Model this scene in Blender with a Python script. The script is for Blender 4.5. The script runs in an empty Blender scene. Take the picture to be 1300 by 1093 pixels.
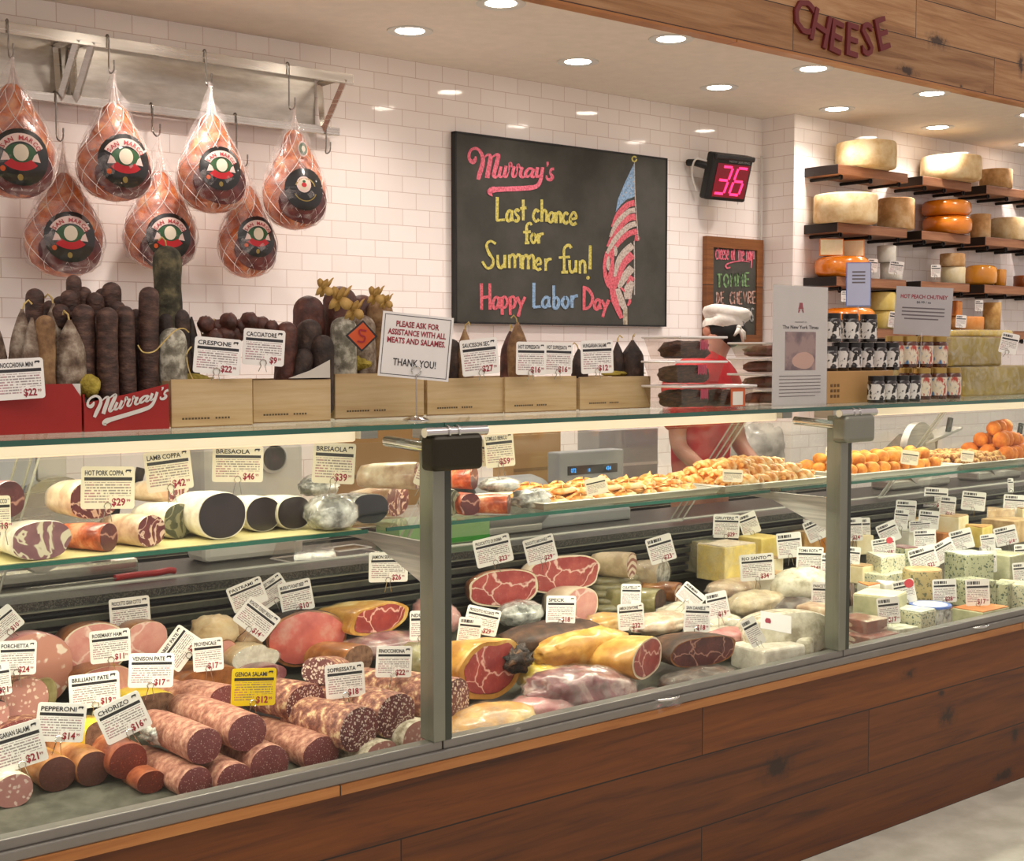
import bpy, bmesh, math, random
from mathutils import Vector, Matrix, noise
random.seed(7)
PI = math.pi
sc = bpy.context.scene
COL = sc.collection
EZ = 1.62                                  # eye height
F_PX, CX, CY, HOR = 1743.0, 650.0, 546.5, 446.0
PITCH = math.atan((CY-HOR)/F_PX); YAW = math.radians(50.2)
FW = Vector((math.cos(YAW)*math.cos(PITCH), math.sin(YAW)*math.cos(PITCH), -math.sin(PITCH)))
RT = Vector((math.sin(YAW), -math.cos(YAW), 0)); UP = RT.cross(FW)
def ray(px, py): return FW + RT*((px-CX)/F_PX) - UP*((py-CY)/F_PX)
def atY(px, py, Y):
    d = ray(px, py); t = Y/d.y; return Vector((d.x*t, Y, EZ+d.z*t))
def atZ(px, py, Z):
    d = ray(px, py); t = (Z-EZ)/d.z; return Vector((d.x*t, d.y*t, Z))
def dist(p): return (Vector(p)-Vector((0,0,EZ))).dot(FW)
def mpp(p): return dist(p)/F_PX            # metres per photo pixel there
def H(h, a=1.0):
    h = h.lstrip('#'); v = [int(h[i:i+2],16)/255 for i in (0,2,4)]
    return tuple((c/12.92 if c <= .04045 else ((c+.055)/1.055)**2.4) for c in v)+(a,)

# ------------------------------------------------------------ materials
MATS = {}
def nm(name):
    m = bpy.data.materials.new(name); m.use_nodes = True; MATS[name] = m
    nt = m.node_tree; return m, nt, nt.nodes['Principled BSDF']
def ramp(nt, fac, stops, interp='LINEAR'):
    r = nt.nodes.new('ShaderNodeValToRGB'); r.color_ramp.interpolation = interp
    e = r.color_ramp.elements
    while len(e) < len(stops): e.new(.5)
    for k, (p, c) in enumerate(stops): e[k].position = p; e[k].color = H(c) if isinstance(c, str) else c
    nt.links.new(fac, r.inputs[0]); return r.outputs[0]
def coord(nt, scale=(1,1,1), kind='Object', rot=(0,0,0), loc=(0,0,0)):
    t = nt.nodes.new('ShaderNodeTexCoord'); m = nt.nodes.new('ShaderNodeMapping')
    m.inputs['Scale'].default_value = scale; m.inputs['Rotation'].default_value = rot; m.inputs['Location'].default_value = loc
    nt.links.new(t.outputs[kind], m.inputs[0]); return m.outputs[0]
def noi(nt, vec, scale, detail=4, rough=.55, dist_=0):
    n = nt.nodes.new('ShaderNodeTexNoise'); n.inputs['Scale'].default_value = scale; n.inputs['Detail'].default_value = detail
    n.inputs['Roughness'].default_value = rough; n.inputs['Distortion'].default_value = dist_
    nt.links.new(vec, n.inputs['Vector']); return n.outputs[0]
def vor(nt, vec, scale, out='Distance', feat='F1'):
    n = nt.nodes.new('ShaderNodeTexVoronoi'); n.inputs['Scale'].default_value = scale; n.feature = feat
    nt.links.new(vec, n.inputs['Vector']); return n.outputs[out]
def mth(nt, op, a, b=None, c=None):
    n = nt.nodes.new('ShaderNodeMath'); n.operation = op
    for i, v in enumerate((a, b, c)):
        if v is None: continue
        if isinstance(v, (int, float)): n.inputs[i].default_value = v
        else: nt.links.new(v, n.inputs[i])
    return n.outputs[0]
def mixc(nt, fac, a, b, mode='MIX'):
    n = nt.nodes.new('ShaderNodeMix'); n.data_type = 'RGBA'; n.blend_type = mode
    for i, v in ((0, fac), (6, a), (7, b)):
        if isinstance(v, (int, float)): n.inputs[i].default_value = v
        elif isinstance(v, str): n.inputs[i].default_value = H(v)
        elif isinstance(v, tuple): n.inputs[i].default_value = v
        else: nt.links.new(v, n.inputs[i])
    return n.outputs[2]
def bump(nt, b, h, strength=.3, d=.01):
    n = nt.nodes.new('ShaderNodeBump'); n.inputs['Strength'].default_value = strength; n.inputs['Distance'].default_value = d
    nt.links.new(h, n.inputs['Height']); nt.links.new(n.outputs[0], b.inputs['Normal'])
def flat(name, c, rough=.5, metal=0, emit=None, es=1, coat=0):
    m, nt, b = nm(name)
    n = noi(nt, coord(nt), 14, 3)
    base = mixc(nt, mth(nt, 'MULTIPLY', n, .16), c, '000000')
    nt.links.new(base, b.inputs['Base Color'])
    b.inputs['Roughness'].default_value = rough; b.inputs['Metallic'].default_value = metal; b.inputs['Coat Weight'].default_value = coat
    if emit: b.inputs['Emission Color'].default_value = H(emit); b.inputs['Emission Strength'].default_value = es
    return m
def mott(name, stops, scale=20, rough=.6, bs=.3, detail=5, stretch=(1,1,1), dist_=0, coat=0, bd=.004, sss=0):
    """noise-mottled surface"""
    m, nt, b = nm(name); v = coord(nt, stretch)
    n = noi(nt, v, scale, detail, .6, dist_)
    nt.links.new(ramp(nt, n, [(.5+(p-.5)*.62, c) for p, c in stops]), b.inputs['Base Color']); b.inputs['Roughness'].default_value = rough; b.inputs['Coat Weight'].default_value = coat
    b.inputs['Coat Roughness'].default_value = .12
    if bs: bump(nt, b, noi(nt, v, scale*2.2, 4), bs, bd)
    return m
def spots(name, base1, base2, fat, scale=60, th=.32, rough=.5, coat=.2, scale2=None, bscale=12):
    """meat face: voronoi flecks of fat over mottled red"""
    m, nt, b = nm(name); v = coord(nt)
    w = nt.nodes.new('ShaderNodeVectorMath'); w.operation = 'MULTIPLY_ADD'
    nn = nt.nodes.new('ShaderNodeTexNoise'); nn.inputs['Scale'].default_value = scale*1.3; nt.links.new(v, nn.inputs['Vector'])
    nt.links.new(nn.outputs['Color'], w.inputs[0]); w.inputs[1].default_value = (.9/scale,)*3; nt.links.new(v, w.inputs[2])
    d = vor(nt, w.outputs[0], scale); f = ramp(nt, d, [(th*.7, 'ffffff'), (th, '000000')])
    base = ramp(nt, noi(nt, v, bscale, 5), [(.35, base1), (.65, base2)])
    if scale2:
        d2 = vor(nt, w.outputs[0], scale2); f2 = ramp(nt, d2, [(th*.8, 'ffffff'), (th*1.05, '000000')]); f = mixc(nt, 1.0, f, f2, 'LIGHTEN')
    nt.links.new(mixc(nt, f, base, fat), b.inputs['Base Color']); b.inputs['Roughness'].default_value = rough
    b.inputs['Coat Weight'].default_value = coat; b.inputs['Coat Roughness'].default_value = .2
    bump(nt, b, d, .15, .002); return m
def muscle(name, meat1, meat2, fat, scale=11, width=.05, rough=.35, coat=.5):
    """cut ham: big muscles parted by fine fat seams"""
    m, nt, b = nm(name); v = coord(nt)
    w = nt.nodes.new('ShaderNodeVectorMath'); w.operation = 'MULTIPLY_ADD'
    nn = nt.nodes.new('ShaderNodeTexNoise'); nn.inputs['Scale'].default_value = 16; nn.inputs['Detail'].default_value = 3; nt.links.new(v, nn.inputs['Vector'])
    nt.links.new(nn.outputs['Color'], w.inputs[0]); w.inputs[1].default_value = (.07,)*3; nt.links.new(v, w.inputs[2])
    d = vor(nt, w.outputs[0], scale, 'Distance', 'DISTANCE_TO_EDGE')
    f = ramp(nt, d, [(width*.25, 'ffffff'), (width, '000000')])
    n2 = noi(nt, v, 90, 3, .6, 2); fine = ramp(nt, n2, [(.60, '000000'), (.68, '888888')])
    base = ramp(nt, noi(nt, v, scale*1.7, 5), [(.38, meat1), (.62, meat2)]); base = mixc(nt, fine, base, fat)
    nt.links.new(mixc(nt, f, base, fat), b.inputs['Base Color']); b.inputs['Roughness'].default_value = rough
    b.inputs['Coat Weight'].default_value = coat; b.inputs['Coat Roughness'].default_value = .15; return m
def streak(name, meat1, meat2, fat, scale=9, width=.035, rough=.35, coat=.5, stretch=(1,1,1)):
    """cut muscle with thin seams of fat"""
    m, nt, b = nm(name); v = coord(nt, stretch)
    n = noi(nt, v, scale, 3, .5, .6)
    a = mth(nt, 'ABSOLUTE', mth(nt, 'SUBTRACT', n, .5)); f = ramp(nt, a, [(width*.5, 'ffffff'), (width, '000000')])
    base = ramp(nt, noi(nt, v, scale*1.7, 5), [(.3, meat1), (.7, meat2)])
    nt.links.new(mixc(nt, f, base, fat), b.inputs['Base Color']); b.inputs['Roughness'].default_value = rough
    b.inputs['Coat Weight'].default_value = coat; b.inputs['Coat Roughness'].default_value = .15; return m

def glassy(name, tint='e8f4ee', gl=.06, rough=.02, fres=1.25):
    m, nt, b = nm(name); nt.nodes.remove(b); out = nt.nodes['Material Output']
    t = nt.nodes.new('ShaderNodeBsdfTransparent'); t.inputs[0].default_value = H(tint)
    g = nt.nodes.new('ShaderNodeBsdfGlossy'); g.inputs['Roughness'].default_value = rough; g.inputs[0].default_value = (1,1,1,1)
    f = nt.nodes.new('ShaderNodeLayerWeight'); f.inputs[0].default_value = .5
    mx = nt.nodes.new('ShaderNodeMixShader')
    k = mth(nt, 'ADD', mth(nt, 'MULTIPLY', mth(nt, 'POWER', f.outputs['Facing'], 5.0), .55), gl)
    nt.links.new(k, mx.inputs[0]); nt.links.new(t.outputs[0], mx.inputs[1]); nt.links.new(g.outputs[0], mx.inputs[2]); nt.links.new(mx.outputs[0], out.inputs[0])
    return m
def film(name, tint, gl, white, rough=.12, bs=.6, scale=25):
    """crinkled plastic film: part clear, part milky"""
    m, nt, b = nm(name); out = nt.nodes['Material Output']
    b.inputs['Base Color'].default_value = H(tint); b.inputs['Roughness'].default_value = rough; b.inputs['Coat Weight'].default_value = 1
    v = coord(nt); n = noi(nt, v, scale, 5, .6, 1.2); bump(nt, b, n, bs, .01)
    t = nt.nodes.new('ShaderNodeBsdfTransparent'); mx = nt.nodes.new('ShaderNodeMixShader')
    k = ramp(nt, n, [(.4, (gl,)*3+(1,)), (.7, (white,)*3+(1,))])
    nt.links.new(k, mx.inputs[0]); nt.links.new(t.outputs[0], mx.inputs[1]); nt.links.new(b.outputs[0], mx.inputs[2]); nt.links.new(mx.outputs[0], out.inputs[0])
    return m

def wood(name, c1, c2, dark, plank_h=.18, plank_w=1.6, rough=.45, grain=1.0, knots=(), axis='XZ', seam=.006, knot_noise=True):
    m, nt, b = nm(name)
    rot = (PI/2, 0, 0) if axis == 'XZ' else (0,0,0)
    t = nt.nodes.new('ShaderNodeTexCoord')
    sep = nt.nodes.new('ShaderNodeSeparateXYZ'); nt.links.new(t.outputs['Object'], sep.inputs[0])
    cmb = nt.nodes.new('ShaderNodeCombineXYZ')
    nt.links.new(sep.outputs[0], cmb.inputs[0]); nt.links.new(sep.outputs[2 if axis == 'XZ' else 1], cmb.inputs[1])
    br = nt.nodes.new('ShaderNodeTexBrick'); nt.links.new(cmb.outputs[0], br.inputs['Vector'])
    br.inputs['Scale'].default_value = 1; br.inputs['Brick Width'].default_value = plank_w; br.inputs['Row Height'].default_value = plank_h
    br.inputs['Mortar Size'].default_value = seam*.5; br.inputs['Mortar Smooth'].default_value = .6; br.inputs['Bias'].default_value = 0
    br.inputs['Color1'].default_value = (0,0,0,1); br.inputs['Color2'].default_value = (1,1,1,1); br.inputs['Mortar'].default_value = (.5,.5,.5,1)
    br.offset = .43; br.offset_frequency = 2
    # per plank shift of the grain
    cm2 = nt.nodes.new('ShaderNodeCombineXYZ')
    nt.links.new(mth(nt, 'MULTIPLY', sep.outputs[0], 1.3), cm2.inputs[0]); nt.links.new(mth(nt, 'MULTIPLY', sep.outputs[2 if axis == 'XZ' else 1], 22), cm2.inputs[1])
    nt.links.new(mth(nt, 'MULTIPLY', br.outputs['Color'], 40), cm2.inputs[2])
    n1 = noi(nt, cm2.outputs[0], 1.1*grain, 7, .62, .8); n2 = noi(nt, cm2.outputs[0], 5*grain, 5, .7, .3)
    col = ramp(nt, n1, [(.28, dark), (.45, c1), (.68, c2)])
    col = mixc(nt, mth(nt, 'MULTIPLY', n2, .45), col, dark, 'MULTIPLY')
    pl = ramp(nt, br.outputs['Color'], [(0, 'b0a090'), (.5, 'e6dccf'), (1, 'ffffff')]); col = mixc(nt, .55, col, pl, 'MULTIPLY')
    if knot_noise:
        cm3 = nt.nodes.new('ShaderNodeCombineXYZ'); nt.links.new(mth(nt, 'MULTIPLY', sep.outputs[0], 1.0), cm3.inputs[0]); nt.links.new(mth(nt, 'MULTIPLY', sep.outputs[2 if axis == 'XZ' else 1], 2.6), cm3.inputs[1])
        nk = noi(nt, cm3.outputs[0], 4.3, 6, .65, 1.0); col = mixc(nt, ramp(nt, nk, [(.66, '000000'), (.74, 'cccccc')]), col, '2a1509')
    for (kx, kz, ks, kr) in [(a_, b_, c_*1.7, d_) for a_, b_, c_, d_ in knots]:
        dx = mth(nt, 'DIVIDE', mth(nt, 'SUBTRACT', sep.outputs[0], kx), ks*kr); dz = mth(nt, 'DIVIDE', mth(nt, 'SUBTRACT', sep.outputs[2], kz), ks)
        d = mth(nt, 'SQRT', mth(nt, 'ADD', mth(nt, 'MULTIPLY', dx, dx), mth(nt, 'MULTIPLY', dz, dz)))
        d = mth(nt, 'ADD', d, mth(nt, 'MULTIPLY', mth(nt, 'SUBTRACT', noi(nt, t.outputs['Object'], 22, 5, .7), .5), 1.9))
        col = mixc(nt, ramp(nt, d, [(.3, 'f0f0f0'), (.6, '909090'), (1.1, '000000')]), col, '1d0e07')
    col = mixc(nt, br.outputs['Fac'], col, '1a0c06')
    nt.links.new(col, b.inputs['Base Color']); b.inputs['Roughness'].default_value = rough
    bump(nt, b, n2, .12, .003); return m

def tile(name, off=0.0, yz=False):
    m, nt, b = nm(name)
    t = nt.nodes.new('ShaderNodeTexCoord'); sep = nt.nodes.new('ShaderNodeSeparateXYZ'); nt.links.new(t.outputs['Object'], sep.inputs[0])
    cmb = nt.nodes.new('ShaderNodeCombineXYZ')
    nt.links.new(mth(nt, 'ADD', sep.outputs[1 if yz else 0], off), cmb.inputs[0]); nt.links.new(mth(nt, 'SUBTRACT', 2.99+10*.0775*6, sep.outputs[2]), cmb.inputs[1])
    br = nt.nodes.new('ShaderNodeTexBrick'); nt.links.new(cmb.outputs[0], br.inputs['Vector']); br.offset = .5
    for k, v in (('Scale', 1), ('Brick Width', .158), ('Row Height', .0775), ('Mortar Size', .0016), ('Mortar Smooth', .35), ('Bias', 0)): br.inputs[k].default_value = v
    br.inputs['Color1'].default_value = H('f6efea'); br.inputs['Color2'].default_value = H('fcf6f2'); br.inputs['Mortar'].default_value = H('cdbab0')
    nt.links.new(br.outputs['Color'], b.inputs['Base Color'])
    nt.links.new(mth(nt, 'ADD', mth(nt, 'MULTIPLY', br.outputs['Fac'], .5), .06), b.inputs['Roughness'])
    h = mth(nt, 'ADD', mth(nt, 'SUBTRACT', 1.0, br.outputs['Fac']), mth(nt, 'MULTIPLY', noi(nt, t.outputs['Object'], 9, 2), .5))
    bump(nt, b, h, .25, .003); return m

def cardmat(name, paper='f3f1ec', bar='26262b', title=False, red=.55, lines=11):
    """price card: paper, dark bar under the title, rows of fine print"""
    m, nt, b = nm(name)
    t = nt.nodes.new('ShaderNodeTexCoord'); sep = nt.nodes.new('ShaderNodeSeparateXYZ'); nt.links.new(t.outputs['Generated'], sep.inputs[0])
    x, z = sep.outputs[0], sep.outputs[2]
    def band(v, lo, hi): return mth(nt, 'MULTIPLY', mth(nt, 'GREATER_THAN', v, lo), mth(nt, 'LESS_THAN', v, hi))
    fr = mth(nt, 'FRACT', mth(nt, 'MULTIPLY', z, 15.0))
    row = mth(nt, 'FLOOR', mth(nt, 'MULTIPLY', z, 15.0))
    cm = nt.nodes.new('ShaderNodeCombineXYZ'); nt.links.new(mth(nt, 'MULTIPLY', x, 26), cm.inputs[0]); nt.links.new(mth(nt, 'MULTIPLY', row, 3.7), cm.inputs[1])
    w = noi(nt, cm.outputs[0], 1.0, 2)
    ln = mth(nt, 'MULTIPLY', mth(nt, 'MULTIPLY', band(fr, .2, .72), mth(nt, 'GREATER_THAN', w, .43)), mth(nt, 'MULTIPLY', band(z, .13, .63), band(x, .07, .93)))
    hole = mth(nt, 'MULTIPLY', mth(nt, 'GREATER_THAN', x, .52), mth(nt, 'LESS_THAN', z, .30))
    ln = mth(nt, 'MULTIPLY', ln, mth(nt, 'SUBTRACT', 1.0, hole))
    ink = mixc(nt, ramp(nt, noi(nt, t.outputs['Generated'], 3.2, 2), [(.46, '000000'), (.56, 'ffffff')]), '6b5a5c', 'a8566a')
    col = mixc(nt, mth(nt, 'MULTIPLY', ln, .75), paper, ink)
    if title:
        cm4 = nt.nodes.new('ShaderNodeCombineXYZ'); nt.links.new(mth(nt, 'MULTIPLY', x, 22), cm4.inputs[0])
        tt = mth(nt, 'MULTIPLY', mth(nt, 'MULTIPLY', band(z, .80, .92), band(x, .08, .6)), mth(nt, 'GREATER_THAN', noi(nt, cm4.outputs[0], 1.6, 1), .45)); col = mixc(nt, tt, col, '333338')
    col = mixc(nt, mth(nt, 'MULTIPLY', band(z, .665, .745), band(x, .06, .95)), col, bar)
    nt.links.new(col, b.inputs['Base Color']); b.inputs['Roughness'].default_value = .3; b.inputs['Coat Weight'].default_value = .3
    return m

# ------------------------------------------------------------ mesh building
class MB:
    def __init__(s): s.v = []; s.f = []
    def add(s, vs, fs, M=None):
        o = len(s.v); s.v += [tuple(M @ Vector(p)) if M is not None else tuple(p) for p in vs]; s.f += [tuple(i+o for i in f) for f in fs]; return s
    def box(s, x0, x1, y0, y1, z0, z1, M=None):
        vs = [(x,y,z) for z in (z0,z1) for y in (y0,y1) for x in (x0,x1)]
        return s.add(vs, [(0,2,3,1),(4,5,7,6),(0,1,5,4),(2,6,7,3),(0,4,6,2),(1,3,7,5)], M)
    def cbox(s, c, sz, M=None): return s.box(c[0]-sz[0]/2, c[0]+sz[0]/2, c[1]-sz[1]/2, c[1]+sz[1]/2, c[2]-sz[2]/2, c[2]+sz[2]/2, M)
    def tube(s, pts, r, seg=8, caps=True, M=None):
        pts = [Vector(p) for p in pts]; n = len(pts); rs = r if isinstance(r, (list, tuple)) else [r]*n
        vs, fs = [], []; up = Vector((0,0,1)); 
        for i, p in enumerate(pts):
            t = (pts[min(i+1,n-1)]-pts[max(i-1,0)]); t = t.normalized() if t.length > 1e-9 else Vector((0,0,1))
            a = t.cross(up); 
            if a.length < .05: a = t.cross(Vector((1,0,0)))
            a.normalize(); b = t.cross(a)
            for k in range(seg):
                an = 2*PI*k/seg; vs.append(p+(a*math.cos(an)+b*math.sin(an))*rs[i])
        for i in range(n-1):
            for k in range(seg): fs.append((i*seg+k, i*seg+(k+1)%seg, (i+1)*seg+(k+1)%seg, (i+1)*seg+k))
        if caps: fs.append(tuple(range(seg))[::-1]); fs.append(tuple((n-1)*seg+k for k in range(seg)))
        return s.add(vs, fs, M)
    def lathe(s, prof, seg=24, M=None, sx=1, sy=1, jit=0, jf=8, cap=True):
        vs, fs = [], []; n = len(prof)
        for (r, z) in prof:
            for k in range(seg):
                a = 2*PI*k/seg; q = Vector((r*math.cos(a)*sx, r*math.sin(a)*sy, z))
                if jit: q += Vector((math.cos(a), math.sin(a), .3))*noise.noise(q*jf+Vector((s_jit[0],0,0)))*jit
                vs.append(q)
        for i in range(n-1):
            for k in range(seg): fs.append((i*seg+k, i*seg+(k+1)%seg, (i+1)*seg+(k+1)%seg, (i+1)*seg+k))
        if cap:
            if prof[0][0] > 1e-5: fs.append(tuple(range(seg))[::-1])
            if prof[-1][0] > 1e-5: fs.append(tuple((n-1)*seg+k for k in range(seg)))
        return s.add(vs, fs, M)
    def prism(s, poly, h0, h1, M=None, axis='Z'):
        """poly in 2D, extruded; axis Z: (x,y) up z; axis Y: (x,z) along y"""
        n = len(poly); P = (lambda p, h: (p[0], p[1], h)) if axis == 'Z' else ((lambda p, h: (p[0], h, p[1])) if axis == 'Y' else (lambda p, h: (h, p[0], p[1])))
        vs = [P(p, h0) for p in poly]+[P(p, h1) for p in poly]
        fs = [tuple(range(n))[::-1], tuple(range(n, 2*n))]+[(i, (i+1)%n, n+(i+1)%n, n+i) for i in range(n)]
        return s.add(vs, fs, M)
    def blob(s, rx, ry, rz, jit=.1, jf=6, seg=18, rings=10, M=None, flat_=0, sup=2.0):
        """noisy ellipsoid (sup>2: boxier) resting on z=0"""
        vs, fs = [], []; o = Vector((s_jit[0]*3.1, s_jit[0]*1.7, 0))
        vs.append(Vector((0,0,-1)))
        for i in range(1, rings):
            th = PI*i/rings
            for k in range(seg):
                a = 2*PI*k/seg; vs.append(Vector((math.sin(th)*math.cos(a), math.sin(th)*math.sin(a), -math.cos(th))))
        vs.append(Vector((0,0,1)))
        out = []
        for q in vs:
            if sup != 2: L = (abs(q.x)**sup+abs(q.y)**sup+abs(q.z)**sup)**(1/sup); q = q/L
            d = 1+jit*noise.fractal(q*jf*.4+o, 1.0, 2.0, 3)
            z = q.z*d
            if z < -1+flat_: z = -1+flat_
            out.append((q.x*d*rx, q.y*d*ry, (z+1-flat_)*rz))
        for k in range(seg): fs.append((0, 1+(k+1)%seg, 1+k))
        for i in range(rings-2):
            for k in range(seg): a = 1+i*seg+k; b_ = 1+i*seg+(k+1)%seg; fs.append((a, b_, b_+seg, a+seg))
        L = len(out)-1
        for k in range(seg): a = 1+(rings-2)*seg; fs.append((a+k, a+(k+1)%seg, L))
        s_jit[0] += 1.37
        return s.add(out, fs, M)
    def mesh(s, name):
        me = bpy.data.meshes.new(name); me.from_pydata([tuple(v) for v in s.v], [], s.f); me.update(); return me
    def build(s, name, m, parent=None, smooth=None, bev=0, loc=None, rot=None, seg=2):
        me = s.mesh(name); o = bpy.data.objects.new(name, me); COL.objects.link(o)
        me.materials.append(MATS[m] if isinstance(m, str) else m)
        if smooth is not None:
            bm = bmesh.new(); bm.from_mesh(me); bmesh.ops.recalc_face_normals(bm, faces=bm.faces); bm.to_mesh(me); bm.free()
            me.polygons.foreach_set('use_smooth', [True]*len(me.polygons))
            if smooth < 180: me.set_sharp_from_angle(angle=math.radians(smooth))
        if bev:
            b = o.modifiers.new('bevel', 'BEVEL'); b.width = bev; b.segments = seg; b.limit_method = 'ANGLE'
        if loc is not None: o.location = loc
        if rot is not None: o.rotation_euler = rot
        if parent is not None: o.parent = parent
        return o
s_jit = [0.0]
def thing(name, label, cat, loc=(0,0,0), rot=(0,0,0), group=None):
    o = bpy.data.objects.new(name, None); COL.objects.link(o); o.empty_display_size = .05
    o.location = loc; o.rotation_euler = rot; o['label'] = label; o['category'] = cat
    if group: o['group'] = group
    return o
def tag(o, label, cat, group=None):
    o['label'] = label; o['category'] = cat
    if group: o['group'] = group
    return o
def struct(o): o['kind'] = 'structure'; return o
def dup(root, loc, rot=None, label=None, scale=None):
    r = root.copy(); COL.objects.link(r); r.location = loc
    if rot is not None: r.rotation_euler = rot
    if scale is not None: r.scale = scale
    if label: r['label'] = label
    for ch in list(root.children):
        c = ch.copy(); COL.objects.link(c); c.parent = r
        for g in ch.children: d = g.copy(); COL.objects.link(d); d.parent = c
    return r
def TM(loc, rz=0, rx=0, ry=0, sc_=1): return Matrix.Translation(Vector(loc)) @ Matrix.Rotation(rz, 4, 'Z') @ Matrix.Rotation(ry, 4, 'Y') @ Matrix.Rotation(rx, 4, 'X') @ Matrix.Scale(sc_, 4)
_tc = {}
def textgeo(s, bold=0.0):
    """glyph outlines, unit size, as verts (x,y) and faces"""
    k = (s, bold)
    if k not in _tc:
        c = bpy.data.curves.new('t', 'FONT'); c.body = s; c.size = 1; c.resolution_u = 2; c.offset = bold; c.fill_mode = 'BOTH'
        o = bpy.data.objects.new('t', c); COL.objects.link(o)
        me = bpy.data.meshes.new_from_object(o.evaluated_get(bpy.context.evaluated_depsgraph_get()))
        vs = [(v.co.x, v.co.y) for v in me.vertices]; fs = [tuple(p.vertices) for p in me.polygons]
        bpy.data.objects.remove(o); bpy.data.curves.remove(c); bpy.data.meshes.remove(me); _tc[k] = (vs, fs)
    return _tc[k]
def puttext(mb, s, x, z, h, y, w=None, M=None, bold=.01, cond=.8, align='l', fn=None, shear=0):
    """text facing -Y; cap height h, baseline z, optional total width w"""
    vs, fs = textgeo(s, bold)
    if not vs: return
    x0 = min(v[0] for v in vs); x1 = max(v[0] for v in vs); k = h/.70; kx = k*cond
    if w: kx = w/max(x1-x0, .01)
    off = x if align == 'l' else (x-(x1-x0)*kx if align == 'r' else x-(x1-x0)*kx/2)
    pts = [((v[0]-x0)*kx+off+shear*v[1]*k, z+v[1]*k) for v in vs]
    mb.add([fn(p[0], p[1]) if fn else (p[0], y, p[1]) for p in pts], fs, M)
def crom(P, n=6):
    out = []; m = len(P)
    for i in range(m-1):
        a, b, c, d = P[max(i-1,0)], P[i], P[i+1], P[min(i+2,m-1)]
        for k in range(n):
            t = k/n; out.append(tuple(.5*((2*b[j])+(-a[j]+c[j])*t+(2*a[j]-5*b[j]+4*c[j]-d[j])*t*t+(-a[j]+3*b[j]-3*c[j]+d[j])*t**3) for j in range(len(b))))
    out.append(tuple(P[-1])); return out
def ribbon(mb, pts, ws, fn, n=6, rough=0):
    """brush stroke: pts 2D, widths; fn maps (u,v)->3D"""
    if not isinstance(ws, (list, tuple)): ws = [ws]*len(pts)
    C = crom([(p[0], p[1], w) for p, w in zip(pts, ws)], n); vs = []
    for i, c in enumerate(C):
        a, b = C[max(i-1,0)], C[min(i+1,len(C)-1)]; tx, ty = b[0]-a[0], b[1]-a[1]; L = math.hypot(tx, ty) or 1
        w = c[2]/2*(1+random.uniform(-rough, rough)); nx, ny = -ty/L*w, tx/L*w
        vs += [fn(c[0]+nx, c[1]+ny), fn(c[0]-nx, c[1]-ny)]
    rc[0] = (rc[0]+1)%14; vs = [(p[0], p[1]-rc[0]*.00015, p[2]) for p in vs]
    mb.add(vs, [(2*i, 2*i+1, 2*i+3, 2*i+2) for i in range(len(C)-1)])
rc = [0]
def poly2(mb, pts, fn): mb.add([fn(*p) for p in pts], [tuple(range(len(pts)))])
# ------------------------------------------------------------ base materials
tile('tile_main'); tile('tile_side', .02, True)
flat('ceiling_paint', 'f6ebdd', .8)
mott('floor_tile', [(.3, 'b9b8a8'), (.7, 'cfcfc0')], 6, .4, .05)
K = [atY(px, py, 2.7) for px, py in ((988, 975), (1204, 910), (1155, 856), (1196, 880), (1275, 985), (1290, 930))]
wood('base_wood', '743d10', '8a4e15', '482208', .215, 1.9, .5, 1.0, [(K[0].x, K[0].z, .032, 2.2), (K[1].x, K[1].z, .028, 1.5), (K[2].x, K[2].z, .016, 2.2), (K[3].x, K[3].z, .010, 1.6), (K[4].x, K[4].z, .02, 3.2), (K[5].x, K[5].z, .035, .6)], knot_noise=False)
K2 = [atY(px, py, 4.1) for px, py in ((1190, 52), (1152, 90), (1220, 110), (1250, 118), (1085, 70), (1296, 80))]
wood('fascia_wood', 'c99a66', 'e3bb8a', 'a27448', .2, 1.7, .5, 1.0, [(K2[0].x, K2[0].z, .028, 3), (K2[1].x, K2[1].z, .02, 3.5), (K2[2].x, K2[2].z, .010, 1.6), (K2[3].x, K2[3].z, .012, 1.6), (K2[4].x, K2[4].z, .01, 2), (K2[5].x, K2[5].z, .05, .5)])
wood('ledge_wood', 'c88a4c', 'dba05f', 'a86c35', 1, 3, .4, 1.2, knot_noise=False)
wood('shelf_wood', 'bd8660', 'd8a47c', '9a6848', .3, 3, .55, 1.5, knot_noise=False)
wood('crate_wood', 'dcc598', 'e8d6b0', 'c4a677', .5, 3, .6, 1.3, knot_noise=False, seam=.0)
wood('frame_wood', '8a5529', '9d6534', '683b1a', 1, 3, .5, 2, knot_noise=False)
def steelm(name, c, rough, st=(1, 1, 40)):
    m, nt, b = nm(name); v = coord(nt, st); n = noi(nt, v, 3, 3)
    nt.links.new(ramp(nt, n, [(.2, c), (.9, 'e4e0d8')]), b.inputs['Base Color']); b.inputs['Metallic'].default_value = 1
    nt.links.new(mth(nt, 'ADD', mth(nt, 'MULTIPLY', n, .15), rough), b.inputs['Roughness'])
steelm('steel', 'c9c4bb', .18); steelm('steel_panel', 'b5aea2', .3, (3, 1, 12)); steelm('alu', 'a7a7a2', .35)
flat('rail_grey', '8d8a84', .4, .6); flat('post_grey', '8e9083', .35, .7); flat('post_edge', '454a42', .3, .4)
flat('chrome', 'd8d8d6', .12, 1); flat('hook', 'a09a92', .3, 1); flat('clamp_olive', '2e2a1c', .25, .5); flat('black_metal', '1b1816', .5, .3); flat('black', '141312', .5); flat('dark_grey', '3a3b3a', .5)
flat('white_plastic', 'e4e2dc', .35); flat('grey_plastic', 'a4a6a8', .4); flat('dark_plastic', '2b2c2e', .35); flat('light_tube', 'f4e8cc', .5, 0, 'ffe6bc', .42)
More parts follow.
